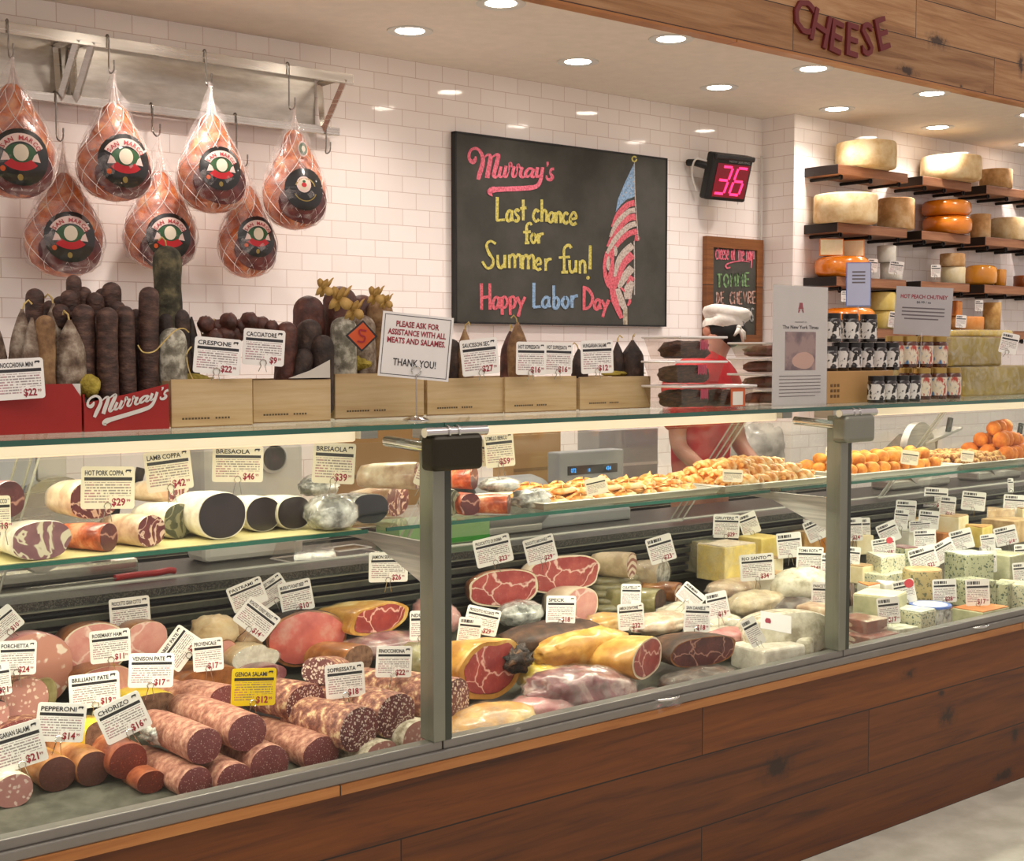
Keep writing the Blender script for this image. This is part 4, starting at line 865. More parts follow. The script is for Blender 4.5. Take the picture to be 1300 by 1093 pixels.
# ------------------------------------------------------------ crates and boxes on the case top
mott('salami_mold', [(.25, '4a3b30'), (.42, '6f5c4c'), (.55, '8d7d6c'), (.72, 'b3a795')], 26, .8, .7, bd=.006, detail=7)
mott('salami_brown', [(.3, '33211b'), (.55, '4c332a'), (.8, '6a4e40')], 30, .6, .6, bd=.005, stretch=(1, 1, 2.2)); mott('salami_dark', [(.3, '241a16'), (.6, '3d2d25'), (.8, '5a463a')], 25, .65, .7, bd=.006)
mott('salami_green', [(.3, '2c2a1c'), (.5, '454230'), (.75, '6c6448')], 30, .8, .7, bd=.006); mott('salami_tan', [(.3, '6a4c30'), (.5, '8d6c48'), (.75, 'ab8d64')], 22, .7, .6, bd=.006)
mott('salami_grey', [(.3, '6e6a5c'), (.5, '8e8a7a'), (.62, 'bdbaa8'), (.8, 'd4d0c0')], 30, .85, .7, bd=.006)
mott('sausage_red', [(.3, '3c2019'), (.6, '5e362a'), (.8, '7c4e3e')], 24, .5, .6, bd=.006)
mott('straw', [(.3, 'a08a2a'), (.7, 'c9b552')], 40, .8, .6, bd=.01); mott('twine', [(.3, 'b59a58'), (.7, 'd8c07e')], 60, .8, .2); mott('corn_husk', [(.3, 'a07a3a'), (.55, 'c39c55'), (.8, 'd8b878')], 14, .6, .5, bd=.006)
flat('box_red', '9c1410', .45); flat('box_inside', 'c9b8a0', .7); flat('box_white', 'd8d4cf', .5); flat('cloth_paper', 'cfc8bd', .8); flat('stamp_ink', '5c503c', .8)
def sausage(label, x, y, z, L, r, m, lean=(0, 0), rz=0, group=None, tip='round', knot=False, bend=0, name='salami'):
    t = thing(name, label, 'salami', (x, y, z), (lean[0], lean[1], rz), group); n = 14
    pts, rs = [], []
    us = [0, .01, .03, .08]+[.08+.68*k/8 for k in range(1, 9)]+[.82, .88, .92, .95, .97, .985, .996, 1]
    for u in us:
        e = 1
        ue = min(1, max(0, (u-(1-1.1*r/L))/(1.1*r/L)))
        if u < .08: e = math.sqrt(max(.05, 1-((.08-u)/.08)**2))
        if tip == 'round' and ue > 0: e = max(.1, (1-ue**2.4)**.5)
        if tip == 'point' and u > .68: e = max(.14, 1-((u-.68)/.32)**1.5*.9)
        pts.append((bend*math.sin(u*PI), bend*.4*math.sin(u*3), u*L)); rs.append(r*e*(1+.09*noise.noise(Vector((x*50, y*30, u*7)))))
    mb = MB().tube(pts, rs, 14); o = mb.build('casing', m, t, 180)
    if knot: MB().tube([(0, 0, L*.98), (.004, 0, L+.012), (.012, .004, L+.02), (.02, 0, L+.012)], .0022, 5).build('string_end', 'twine', t, 60)
    return t
def crate(label, x0, x1, y0, depth, z1, stamp=True, name='wooden_crate'):
    t = thing(name, label, 'crate', ((x0+x1)/2, y0, TOPZ), (0, 0, 0), 'small wooden crates on the case top')
    a = (x1-x0)/2; h = z1-TOPZ; w = .008
    MB().box(-a, a, 0, w, .002, h).build('front_board', 'crate_wood', t, bev=.0015); MB().box(-a, a, depth-w, depth, .002, h).build('back_board', 'crate_wood', t, bev=.0015)
    MB().box(-a, -a+w, w, depth-w, .002, h-.004).build('side_board', 'crate_wood', t); MB().box(a-w, a, w, depth-w, .002, h-.004).build('side_board', 'crate_wood', t)
    MB().box(-a+w, a-w, w, depth-w, .002, .010).build('bottom_board', 'crate_wood', t)
    mb = MB(); mb.box(-a+.001, a-.001, .001, .006, 0, .002).build('runner', 'cardboard_dark', t); mb = MB().box(-a+.001, a-.001, depth-.006, depth-.001, 0, .002); mb.build('runner', 'cardboard_dark', t)
    if stamp:
        mb = MB()
        for k in range(9): mb.box(-a*.75+k*.008, -a*.75+k*.008+.0055, -.0006, 0, .018, .0225)
        for k in range(5): mb.box(-a*.75+.085+k*.008, -a*.75+.085+k*.008+.005, -.0006, 0, .018, .0225)
        mb.build('stamp', 'stamp_ink', t)
    return t
def topx(px, py, Y): return atY(px, py, Y).x
# (left px, right px, bottom py, top py, label)
CR = [(216, 323, 545, 481, 'wooden crate holding the white molded salami beside the red printed box'), (320, 422, 535, 482, 'wooden crate with a diagonal grain front, second from the red boxes'),
      (424, 540, 529, 474, 'wooden crate behind the please ask sign'), (541, 641, 526, 480, 'wooden crate in front of the saucisson card, right of the please ask sign'), (640, 733, 524, 478, 'wooden crate below the two hot sopressata cards'), (735, 827, 521, 478, 'wooden crate nearest the clear tubs of dried meat')]
crs = []
for i, (l, r_, b_, tp, lab) in enumerate(CR):
    Y = (2.92, 2.975, 3.02, 3.03, 3.02, 3.02)[i]
    z1 = atY((l+r_)/2, tp, Y).z; x0, x1 = topx(l, b_, Y), topx(r_, b_, Y)
    crate(lab, x0+.004, x1-.004, Y, .2, z1); crs.append((x0, x1, Y, z1))
# red cardboard boxes
YB = 2.90
def redbox(label, l, r_, logo):
    x0, x1 = topx(l, 545, YB), topx(r_, 545, YB); zl = atY(l+2, 512, YB).z if logo else atY(50, 487, YB).z; zr = atY(r_, 487, YB).z
    t = thing('printed_box', label, 'box', (x0, YB, TOPZ)); w = x1-x0
    P = [(0, 0), (w, 0), (w, zr-TOPZ), (w*.55, zr-TOPZ-.02), (0, zl-TOPZ)] if logo else [(0, 0), (w, 0), (w, (zr-TOPZ)*.72), (w-.02, zr-TOPZ), (0, zr-TOPZ)]
    MB().prism([(p[0], p[1]) for p in P], 0, .003, axis='Y').build('front_panel', 'box_red', t)
    for q in (0, w-.003): MB().box(q, q+.003, .003, .17, 0, (zr-TOPZ)*.8).build('side_panel', 'box_red' if logo else 'box_inside', t)
    MB().box(0, w, .17, .173, 0, (zr-TOPZ)).build('back_panel', 'box_inside', t); MB().box(.003, w-.003, .003, .17, .001, .004).build('bottom_panel', 'box_inside', t)
    if not logo: MB().prism([(w-.022, zr-TOPZ), (w, zr-TOPZ), (w, (zr-TOPZ)*.72)], .0035, .0045, axis='Y').build('white_corner', 'box_white', t)
    return t
rb0 = redbox('plain red box with a white inner corner at the far left', -75, 104, False)
rb = redbox('red cardboard box printed with a white script shop name', 107, 215, True)
fB = fz(80, 480, 8.125, YB-.001); mb = MB()
for p, w_ in MUR: ribbon(mb, [(245+.7219*(u-50)-.0698*(v-200), 262-.1943*(u-50)+.525*(v-200)) for u, v in p], [q*.62 for q in w_], fB, 5)
o = mb.build('shop_name', 'box_white', rb); o.location = -rb.location

# the salamis standing in them
def std(px, ptop, wpx, Y, m, lab, lean=(0, 0), tip='round', knot=False, bend=0, group=None, zb=TOPZ+.004, name='salami'):
    p = atY(px, ptop, Y); r = wpx*mpp(p)/2
    for (a_, b_, yc, _z) in crs:
        if a_ < p.x < b_ and Y < yc+r+.014: Y = yc+r+.014; p = atY(px, ptop, Y)
    L = p.z-zb
    sausage(lab, p.x, Y, zb, L, r, m, lean, random.uniform(0, 6), group, tip, knot, bend, name)
G1 = 'pale molded salamis in the plain red box'; G2 = 'long brown salamis standing in the printed red box'
for px, pt, w, Y, m, lean, tip, kn in ((-4, 408, 26, 3.0, 'salami_mold', (0, .06), 'point', 1), (20, 392, 30, 3.0, 'salami_mold', (0, .05), 'point', 1), (38, 403, 24, 2.95, 'salami_mold', (0, .02), 'point', 0), (57, 400, 24, 2.94, 'salami_tan', (0, 0), 'round', 0), (60, 385, 30, 3.03, 'salami_mold', (0, -.05), 'point', 1), (88, 406, 40, 2.96, 'salami_mold', (0, .0), 'point', 1)):
    std(px, pt, w, Y, m, {-4: 'pale molded salami at the left end of the plain red box', 20: 'pale molded salami with a knotted string in the plain red box', 38: 'greyish pointed salami, third in the plain red box', 57: 'smooth tan salami in the plain red box beside its price card', 60: 'pointed molded salami rising behind the others in the plain red box', 88: 'thick pale molded salami at the right end of the plain red box'}[px], lean, tip, bool(kn))
LB = [(44, 366, 22, 3.04), (94, 349, 19, 3.06), (92, 368, 23, 3.04), (110, 364, 20, 3.06), (76, 376, 18, 3.065), (64, 381, 17, 3.065), (78, 386, 22, 3.02), (104, 386, 30, 2.97), (122, 371, 22, 3.035), (145, 358, 25, 3.05), (130, 366, 18, 3.065), (138, 390, 27, 2.94), (160, 388, 24, 2.96), (150, 382, 20, 3.0), (173, 392, 20, 3.03), (188, 364, 26, 2.98)]
for k, (px, pt, w, Y) in enumerate(LB):
    std(px, pt, w, Y, 'salami_brown', 'smooth dark brown salami standing upright behind the red printed boxes', (0, random.uniform(-.04, .04)), 'round', False, random.uniform(-.006, .006), G2)
std(212, 312, 36, 3.07, 'salami_green', 'very tall dark greenish salami rising far above the rest', tip='round', knot=True)
std(210, 398, 18, 3.0, 'salami_dark', 'thin dark salami in front of the tallest salami', tip='round')
std(228, 392, 26, 3.05, 'salami_dark', 'dark salami just right of the tallest salami', tip='round')
std(243, 402, 20, 3.06, 'salami_dark', 'short dark salami behind the crespone card', tip='point')
std(219, 416, 36, 2.975, 'salami_grey', 'fat white molded salami tied with yellow string beside the crespone card', tip='round', zb=TOPZ+.05)
def string(label, pts, Y, r=.0016):
    P = [atY(a, b, Y) for a, b in pts]; c = P[0]
    t = MB().tube(crom([tuple(q-c) for q in P], 5), r, 5).build('string', 'twine', None, 60, loc=c); tag(t, label, 'string')
string('yellow string looping from the white molded salami to the left', [(240, 422), (233, 417), (222, 420), (208, 434), (196, 446), (182, 447), (175, 438)], 2.90)
string('yellow string hanging down over the crate front', [(243, 440), (237, 450), (240, 470), (247, 486)], 2.93)
mott('straw_pad', [(.3, '8c7a24'), (.7, 'b8a544')], 40, .8, .8, bd=.01)
for px, py, wx, hz, Y, lab in ((113, 490, 26, 30, 2.93, 'yellow excelsior straw tucked between the two red boxes'), (240, 482, 60, 14, 3.0, 'yellow straw under the white molded salami'), (455, 462, 44, 20, 3.08, 'yellow straw in the crate behind the please ask sign'), (790, 474, 70, 8, 3.1, 'straw along the rim of the crate nearest the tubs')):
    p = atY(px, py+hz/2, Y); k = mpp(p); o = MB().blob(wx*k/2, .03, hz*k/2, .25, 16, 16, 10).build('straw', 'straw_pad', None, 60, loc=p); tag(o, lab, 'straw')
# chain of small sausages above crates 1 and 2
ch = 0
for px, py, rr, in ((262, 412, 11), (276, 415, 10), (290, 409, 12), (304, 416, 11), (317, 408, 12), (330, 413, 12), (345, 416, 10), (300, 424, 12), (285, 426, 11), (318, 424, 12), (270, 430, 13), (335, 428, 12)):
    p = atY(px, py+rr, 3.05+.02*(ch % 2)); k = mpp(p); t = thing('sausage_link', 'small knobbly dark sausage link piled behind the crespone and cacciatore cards', 'sausage', p, (0, 0, random.uniform(0, 3)), 'knobbly sausage links behind the cards')
    MB().blob(rr*k*1.25, rr*k*.9, rr*k, .16, 9, 14, 9).build('casing', 'sausage_red', t, 180)
    MB().tube([(rr*k*1.1, 0, rr*k), (rr*k*1.35, 0, rr*k*1.25), (rr*k*1.45, 0, rr*k*1.7)], .002, 5).build('string_end', 'twine', t, 60); ch += 1
for px, pt, w, m, lean, Y, lab, tip in ((358, 408, 28, 'sausage_red', (0, .06), 3.05, 'lumpy dark salami leaning right of the cacciatore card', 'round'), (378, 404, 32, 'salami_dark', (0, .16), 3.08, 'dark pointed salami in the second crate', 'round'), (372, 440, 26, 'salami_dark', (0, .25), 3.0, 'dark salami leaning in the front of the second crate', 'round'), (402, 406, 30, 'sausage_red', (0, .12), 3.05, 'lumpy reddish salami in the second crate', 'round'), (408, 425, 30, 'salami_dark', (0, .02), 3.0, 'black peppered salami at the right of the second crate', 'round'),
    (396, 375, 40, 'sausage_red', (0, -.05), 3.14, 'wrinkled dark red salami laid high behind the second crate', 'round'), (428, 362, 44, 'sausage_red', (0, .1), 3.15, 'veined purple salami topped with corn husk', 'round'), (458, 372, 40, 'sausage_red', (0, .15), 3.15, 'veined purple salami behind the husk wrapped ones', 'round'),
    (436, 402, 34, 'salami_grey', (0, 0), 3.06, 'grey round salami standing before the orange diamond label', 'round'), (460, 400, 34, 'salami_mold', (0, 0), 3.09, 'pale netted salami behind the orange diamond label', 'round'), (482, 380, 34, 'salami_tan', (0, 0), 3.12, 'tan wrapped salami beside the please ask sign', 'round'), (590, 418, 22, 'salami_tan', (0, 0), 3.08, 'tan salami top between the please ask sign and the saucisson card', 'point'),
    (572, 430, 24, 'salami_dark', (0, 0), 3.1, 'dark salami behind the please ask sign', 'round'), (657, 409, 28, 'salami_tan', (0, 0), 3.10, 'knotted tan salami behind the hot sopressata cards', 'point'), (645, 420, 24, 'sausage_red', (0, .08), 3.12, 'reddish salami left of the hot sopressata cards', 'point'),
    (738, 443, 22, 'salami_dark', (0, .05), 3.1, 'small dark salami behind the hungarian salami card', 'point'), (787, 434, 18, 'salami_dark', (0, -.05), 3.1, 'thin dark salami with string right of the hungarian salami card', 'point'), (803, 432, 30, 'salami_dark', (0, 0), 3.08, 'pear shaped dark salami in the crate nearest the tubs', 'point')):
    std(px, pt, w, Y, m, lab, lean, tip, tip == 'point', zb=TOPZ+.012)
# corn husks
for px, py, s_, lab in ((412, 368, 15, 'dry corn husk tuft on the purple salami, leftmost'), (432, 383, 20, 'big dry corn husk tuft in the middle of the husks'), (450, 397, 17, 'low corn husk tuft over the grey salami'), (477, 378, 15, 'corn husk tuft above the please ask sign'), (490, 385, 12, 'small corn husk tuft at the sign corner')):
    p = atY(px, py, 3.03); k = mpp(p); mb = MB()
    for j in range(7):
        a = j*.9; pts = []; 
        for q in range(5): u = q/4; pts.append((math.cos(a)*s_*k*u*(1.1-.3*u), math.sin(a)*s_*k*.4*u, s_*k*(.9*u*math.sin(a*1.7+1)+.2)))
        vs = []
        for q, P in enumerate(pts): w_ = s_*k*.28*math.sin(PI*(q+.6)/5.2); vs += [(P[0]-w_*math.sin(a), P[1]-.004, P[2]+w_), (P[0]+w_*math.sin(a), P[1]+.004, P[2]-w_)]
        mb.add(vs, [(2*q, 2*q+1, 2*q+3, 2*q+2) for q in range(4)])
    t = mb.build('corn_husk', 'corn_husk', None, 180, loc=p); md = t.modifiers.new('s', 'SOLIDIFY'); md.thickness = .002; tag(t, lab, 'husk')
# orange diamond label
p = atY(459, 427, 2.98); t = thing('hang_tag', 'orange diamond shaped hang tag with a dark border on the salamis', 'tag', p, (0, 0, -.3)); flat('tag_orange', 'd2582a', .4)
MB().prism([(-.043, .002), (0, -.04), (.043, 0), (.004, .042)], -.001, .001, axis='Y').build('border', 'ink', t); MB().prism([(-.036, .002), (0, -.034), (.036, 0), (.004, .036)], -.0016, -.001, axis='Y').build('panel', 'tag_orange', t)
mb = MB(); ribbon(mb, [(.012, .014), (-.006, .016), (-.004, .004), (.008, -.002), (.004, -.014), (-.012, -.012)], [.004]*6, lambda u, v: (u, -.002, v), 4); mb.build('mark', 'red_ink', t)
# folded white paper in the second crate
p = atY(380, 480, 2.97); o = MB().prism([(0, 0), (.12, 0), (.12, .045), (.06, .018)], 0, .002, axis='Y').build('paper_sheet', 'cloth_paper', None, loc=p+Vector((-.03, 0, .0))); tag(o, 'white folded paper in the second crate', 'paper')

TC = [(25, 481, 60, 52, -3, 'FINOCCHIONA MINI', 22, YB-.02, 'price card for finocchiona mini at the far left on the plain red box'), (276, 452, 60, 46, 5, 'CRESPONE', 22, 2.91, 'price card for crespone on the first wooden crate'), (335, 441, 54, 46, 4, 'CACCIATORE', 9, 2.93, 'price card for cacciatore with a nine dollar price'),
      (609, 453, 50, 46, -6, 'SAUCISSON SEC', 27, 2.98, 'price card for saucisson sec right of the please ask sign'), (674, 455, 40, 42, 1, 'HOT SOPRESSATA', 16, 2.98, 'price card for hot sopressata, front one of the pair'), (709, 455, 38, 40, 2, 'HOT SOPRESSATA', 16, 3.0, 'price card for hot sopressata, partly hidden right one of the pair'), (758, 453, 44, 42, -2, 'HUNGARIAN SALAMI', 12, 2.98, 'price card for hungarian salami on the crate nearest the tubs')]
for c in TC: card(c[0], c[1], c[2], c[3], c[4], c[5], c[6], Y=c[7], label='white '+c[8], group='price cards on the case top', stem=.0 if c[0] == 25 else .015, yawk=.5)
# please ask sign
p = atY(528, 440, 2.86); W, Hh = .185, .165
t = thing('notice_sign', 'white printed please ask for assistance sign on a wire stand', 'sign', (p.x, 2.86, TOPZ), (0, 0, -.42))
dz = p.z-TOPZ; R_ = Matrix.Translation((0, 0, dz)) @ Matrix.Rotation(math.radians(5.5), 4, 'Y')
o = MB().box(-W/2, W/2, -.001, .001, -Hh/2, Hh/2, R_).build('panel', 'card_white', t)
mb = MB(); q = .006
for bx in ((-W/2+q, W/2-q, -Hh/2+q, -Hh/2+q+.0015), (-W/2+q, W/2-q, Hh/2-q-.0015, Hh/2-q), (-W/2+q, -W/2+q+.0015, -Hh/2+q, Hh/2-q), (W/2-q-.0015, W/2-q, -Hh/2+q, Hh/2-q)): mb.box(bx[0], bx[1], -.0016, -.001, bx[2], bx[3], R_)
mb.build('border_line', 'ink', t)
mb = MB(); puttext(mb, 'PLEASE ASK FOR', 0, .047, .014, -.0018, .112, R_, .03, 1, 'c'); puttext(mb, 'ASSISTANCE WITH ALL', 0, .026, .014, -.0018, .152, R_, .03, 1, 'c'); puttext(mb, 'MEATS AND SALAMES.', 0, .005, .014, -.0018, .152, R_, .03, 1, 'c'); mb.build('red_lettering', 'red_ink', t)
mb = MB(); puttext(mb, 'THANK YOU!', 0, -.052, .018, -.0018, .112, R_, .015, 1, 'c'); mb.build('black_lettering', 'ink', t)
mb = MB(); mb.tube([(0, -.004, .006), (0, -.004, dz-Hh/2+.012)], .0018, 6); mb.tube([(.012*math.sin(a), -.005, dz-Hh/2+.022-.012*math.cos(a)) for a in [k*.5 for k in range(12)]], .0018, 6); mb.build('wire_stand', 'chrome', t, 60)
MB().lathe([(0, 0), (.034, 0), (.034, .002), (.02, .008), (.006, .011), (0, .012)], 24).build('base', 'chrome', t, 60)

# clear tubs of dried meat
glassy('tub', 'f4efec', .10, .08); mott('jerky', [(.3, '2a1812'), (.55, '4e3022'), (.8, '74503a')], 60, .5, .8, bd=.006, stretch=(1, 1, 4)); mott('jerky_red', [(.3, '6b3a2c'), (.6, '8e5644')], 40, .5, .6, bd=.006)
flat('tub_rim', 'e8e2de', .15); flat('tub_label', 'e9e4da', .4); flat('tub_orange', 'cc5a28', .4); flat('tub_pink', 'c4526a', .4)
def tub(label, px, pyb, Y, z, w, h, kind, lab=None, group=None):
    x = topx(px, pyb, Y+w*.4); t = thing('clear_tub', label, 'tub', (x, Y+w*.4, z), (0, 0, random.uniform(-.12, .05)), group); a, b = w/2, w*.4
    mb = MB(); vs = []; 
    for q, zz in ((.82, 0), (1, h)): vs += [(-a*q, -b*q, zz), (a*q, -b*q, zz), (a*q, b*q, zz), (-a*q, b*q, zz)]
    mb.add(vs, [(0, 1, 5, 4), (1, 2, 6, 5), (2, 3, 7, 6), (3, 0, 4, 7), (3, 2, 1, 0)]); mb.build('tub_body', 'tub', t)
    r_ = .004; mb = MB(); mb.tube([(-a-.006, -b-.004, h), (a+.006, -b-.004, h)], r_, 6); mb.tube([(-a-.006, b, h), (a+.006, b, h)], r_, 6); mb.tube([(-a-.006, -b-.004, h), (-a-.006, b, h)], r_, 6); mb.tube([(a+.006, -b, h), (a+.006, b, h)], r_, 6); mb.build('rim', 'tub_rim', t)
    MB().box(-a, a, -b, b, h-.001, h+.002).build('lid', 'tub', t)
    MB().blob(a*.80, b*.76, h*.42, .16, 14, 22, 12, flat_=.15, sup=3.2).build('dried_meat', kind, t, 180, loc=(0, 0, .003))
    if lab == 'print': 
        mb = MB()
        for k in range(7): mb.box(-.012+k*.005, -.009+k*.005, -b-.0015, -b-.0005, h*.42+(k%2)*.004, h*.88)
        mb.build('pink_print', 'tub_pink', t)
    if lab == 'paper':
        MB().box(-.036, .034, -b-.0022, -b-.0015, .004, h*.92).build('orange_label', 'tub_orange', t); MB().box(-.027, .022, -b-.003, -b-.0022, .008, h*.75).build('white_label', 'tub_label', t)
    return t
T0 = TOPZ+.001
Y = 2.86; hs = atY(866, 487, Y).z-TOPZ
wt = topx(903, 500, Y)-topx(832, 500, Y)
wt *= .80
for k, nm_ in enumerate(('bottom', 'middle', 'top')): tub('clear tub of dark dried meat strips, %s of the tall stack beside the crates' % nm_, 868-(k == 0)*0, 500, Y, T0+k*(hs*.92+.003), wt, hs*.86, 'jerky', 'print', 'tubs of dried meat strips')
tub('clear tub with an orange bordered white label in front of the red shirt', 916, 520, 2.84, T0, wt*.82, hs*.85, 'jerky', 'paper', 'tubs of dried meat strips')
h2 = (atY(970, 435, 2.9).z-TOPZ)/4
for k, nm_ in enumerate(('lowest', 'second lowest', 'second highest', 'highest')): tub('clear tub of reddish dried slices, %s of the stack before the poster' % nm_, 974, 500, 2.9, T0+k*(h2+.0005), wt*1.02, h2-.004, 'jerky_red', None, 'tubs of reddish dried slices')
# acrylic stand with a printed article
p0, p1 = atY(974, 500, 2.82), atY(1043, 500, 2.82); zt = atY(1000, 363, 2.82).z-TOPZ; W = p1.x-p0.x
t = thing('poster_stand', 'clear acrylic stand with a printed newspaper article about the shop', 'sign', (p0.x, 2.80, TOPZ), (0, 0, 0))
flat('poster', 'dedadd', .35, coat=.5); mott('photo_print', [(.3, '6d5560'), (.6, 'a58a8a')], 14, .4, 0); flat('photo_pig', 'cba59a', .5); flat('poster_ink', '6c6468', .6); flat('poster_red', 'a02c44', .5)
MB().box(0, W, 0, .0015, 0, zt).build('paper', 'poster', t); MB().box(-.002, W+.002, -.003, -.0012, 0, zt+.003).build('acrylic_front', 'acrylic', t); MB().box(-.002, W+.002, -.003, .09, 0, .003).build('acrylic_foot', 'acrylic', t)
MB().box(W*.22, W*.78, -.0008, 0, zt*.30, zt*.62).build('photo', 'photo_print', t)
MB().blob(W*.2, .0006, zt*.07, .1, 4, 16, 10).build('photo_pig', 'photo_pig', t, loc=(W*.55, -.0012, zt*.31))
mb = MB(); cx0, cz0 = W*.5, zt*.81; mb.prism([(cx0-.014, cz0), (cx0+.014, cz0), (cx0+.010, cz0+.006), (cx0+.007, cz0+.02), (cx0-.007, cz0+.02), (cx0-.010, cz0+.006)], -.0009, -.0001, axis='Y')
for s_ in (-1, 1): mb.prism([(cx0+s_*.004, cz0-.001), (cx0+s_*.012, cz0-.001), (cx0+s_*.014, cz0-.012), (cx0+s_*.009, cz0-.012)], -.0009, -.0001, axis='Y')
mb.build('logo', 'poster_red', t)
mb = MB(); puttext(mb, 'named in', W/2, zt*.695, .006, -.0006, W*.22, None, .0, 1, 'c'); puttext(mb, 'The New York Times', W/2, zt*.645, .011, -.0006, W*.66, None, .02, 1, 'c'); mb.build('lettering', 'ink', t)
mb = MB()
for k in range(7): mb.box(W*.12, W*(.88-.1*(k == 6)), -.0008, -.0002, zt*(.25-.028*k), zt*(.25-.028*k)+.0022)
mb.build('text_lines', 'poster_ink', t)
# chutney sign among the jars
p = atY(1172, 395, 2.9); t = thing('notice_sign', 'framed grey sign about hot peach chutney above the jars', 'sign', (p.x, 2.9, p.z), (0, math.radians(3), -.9)); W, Hh = .20, .175
flat('sign_grey', 'b5b2b4', .3, coat=.6)
MB().box(-W/2, W/2, -.001, .001, -Hh/2, Hh/2).build('panel', 'sign_grey', t); mb = MB(); puttext(mb, 'HOT PEACH CHUTNEY', 0, .045, .014, -.0018, .165, None, .02, 1, 'c'); mb.build('red_lettering', 'red_ink', t)
mb = MB(); puttext(mb, '$6.99 / ea', 0, .028, .008, -.0018, .05, None, .01, 1, 'c'); mb.build('price', 'ink', t)
mb = MB()
for k in range(4): mb.box(-.075+.01*(k == 3), .075-.02*(k == 3), -.0018, -.001, .008-k*.013, .0125-k*.013)
mb.build('text_lines', 'poster_ink', t); mb = MB(); mb.tube([(0, 0, -Hh/2+.01), (0, .0, TOPZ-p.z+.002)], .002, 6); mb.lathe([(0, 0), (.03, 0), (.028, .004), (0, .006)], 20, Matrix.Translation((0, 0, TOPZ-p.z))); mb.build('wire_stand', 'chrome', t)
p = atY(1090, 361, 2.88); t = thing('notice_sign', 'small blue edged reflective card standing above the dark jars', 'sign', p, (0, 0, -.8)); flat('card_blue', 'b9c0dc', .25, coat=.8); flat('card_blue_edge', '6a7fc0', .4)
MB().box(-.042, .042, 0, .0015, -.075, .075).build('border', 'card_blue_edge', t); MB().box(-.039, .039, -.001, 0, -.072, .072).build('panel', 'card_blue', t)
mb = MB(); [mb.box(-.022, .022, -.0018, -.001, .04-k*.012, .045-k*.012) for k in range(4)]; mb.build('text_lines', 'poster_ink', t); MB().tube([(0, .003, -.07), (0, .003, ztop+.19-p.z)], .0018, 6).build('wire_stand', 'chrome', t)
for px, py, w, h, r_, Y, lab in ((1138, 340, 18, 17, 8, 4.86, 'small price card on the third shelf before the white drum'), (1108, 337, 12, 17, 4, 4.86, 'narrow price card beside the orange wheel on the third shelf'), (1188, 344, 12, 16, 0, 4.86, 'small price card left of the tan halves on the third shelf'), (1136, 406, 16, 20, 8, 4.86, 'small price card on the lowest shelf before the yellow drum'), (1220, 408, 13, 16, 3, 4.86, 'small price card before the reddish cheese'), (1243, 388, 10, 14, 0, 4.86, 'tiny price card high beside the olive drum'), (1281, 436, 22, 26, 12, 2.92, 'price card hung before the yellow cheese blocks'), (1073, 376, 10, 14, 0, 4.86, 'tiny price card on the lowest shelf above the orange wheel')):
    card(px, py, w, h, r_, '', None, Y=Y, label='white '+lab, group='price cards on the cheese shelves', stem=.015, yawk=.8)
# ------------------------------------------------------------ meat materials and generators
spots('face_genoa', '6b3236', '8a4a4a', 'c9a49c', 190, .26); spots('face_sopressata', '54242a', '7a3a3c', 'e0cabc', 85, .34, scale2=150); spots('face_chorizo', '5e1f16', '7c3020', 'a8583c', 150, .22); spots('face_pepperoni', '4a241c', '603228', '8a5648', 170, .2)
spots('face_toscano', 'b07a74', 'c08c84', 'e4cbbf', 70, .34); spots('face_mortadella', 'c88876', 'd49684', 'f3e2d2', 26, .36, bscale=5); spots('face_finocchiona', '5a2a2c', '7c4644', 'ddc9b8', 70, .36, scale2=120)
mott('skin_genoa', [(.2, '7c4a3c'), (.5, 'a87260'), (.8, 'cfa288')], 60, .6, .4, bd=.003, detail=8); mott('skin_sopressata', [(.3, '6b3f36'), (.48, '935e50'), (.62, 'b88a6c'), (.72, 'd9bc94')], 55, .6, .5, bd=.004, detail=8)
mott('skin_orange', [(.3, '96592e'), (.6, 'bd8350'), (.75, 'd6a679')], 14, .4, .3, coat=.5); mott('skin_red', [(.3, '7c3a26'), (.6, 'a25a38'), (.8, 'c88a64')], 18, .4, .4, coat=.5)
streak('face_coppa', '5a262c', '7a3a3c', 'd8b8a6', 24, .032); streak('face_marbled', '6b454a', '8a6062', 'c9bfa4', 14, .032); streak('face_grey', '3f4436', '5a5c48', '8e8c72', 20, .05)
muscle('face_prosciutto', 'a23c3c', 'c05a54', 'f0c9ba', 8, .030); muscle('face_crudo', '8e2f30', 'b24a44', 'e9b8a8', 8.5, .028); muscle('face_dark', '4a1e20', '6a3030', 'b08070', 11, .03); muscle('face_ham', 'd68d84', 'e6aca0', 'f4d2c6', 7, .03)
m = mott('face_roast', [(.25, 'b8544e'), (.5, 'd06c62'), (.7, 'd4988a')], 12, .35, .25, coat=.6, bd=.004)
mott('face_bresaola', [(.3, '1c1517'), (.7, '33272a')], 14, .3, .1, coat=.7); mott('face_black', [(.3, '101114'), (.7, '22242a')], 6, .12, .2, coat=1)
mott('fat_white', [(.3, 'e3cfae'), (.7, 'f3e7cf')], 12, .5, .2, coat=.3); mott('fat_yellow', [(.25, 'a56e26'), (.5, 'd09a44'), (.68, 'e6c67c'), (.8, 'f0dcae')], 8, .45, .2, coat=.4); mott('rind_brown', [(.3, '6b3c1c'), (.55, 'a26530'), (.8, 'cf9a5c')], 9, .4, .3, coat=.5)
mott('rind_speck', [(.3, '2e1f18'), (.6, '54392a'), (.8, '7c5a42')], 14, .6, .6, bd=.006); mott('crust_dark', [(.3, '120c0a'), (.6, '2e1c14'), (.8, '6a4420')], 30, .6, .9, bd=.01)
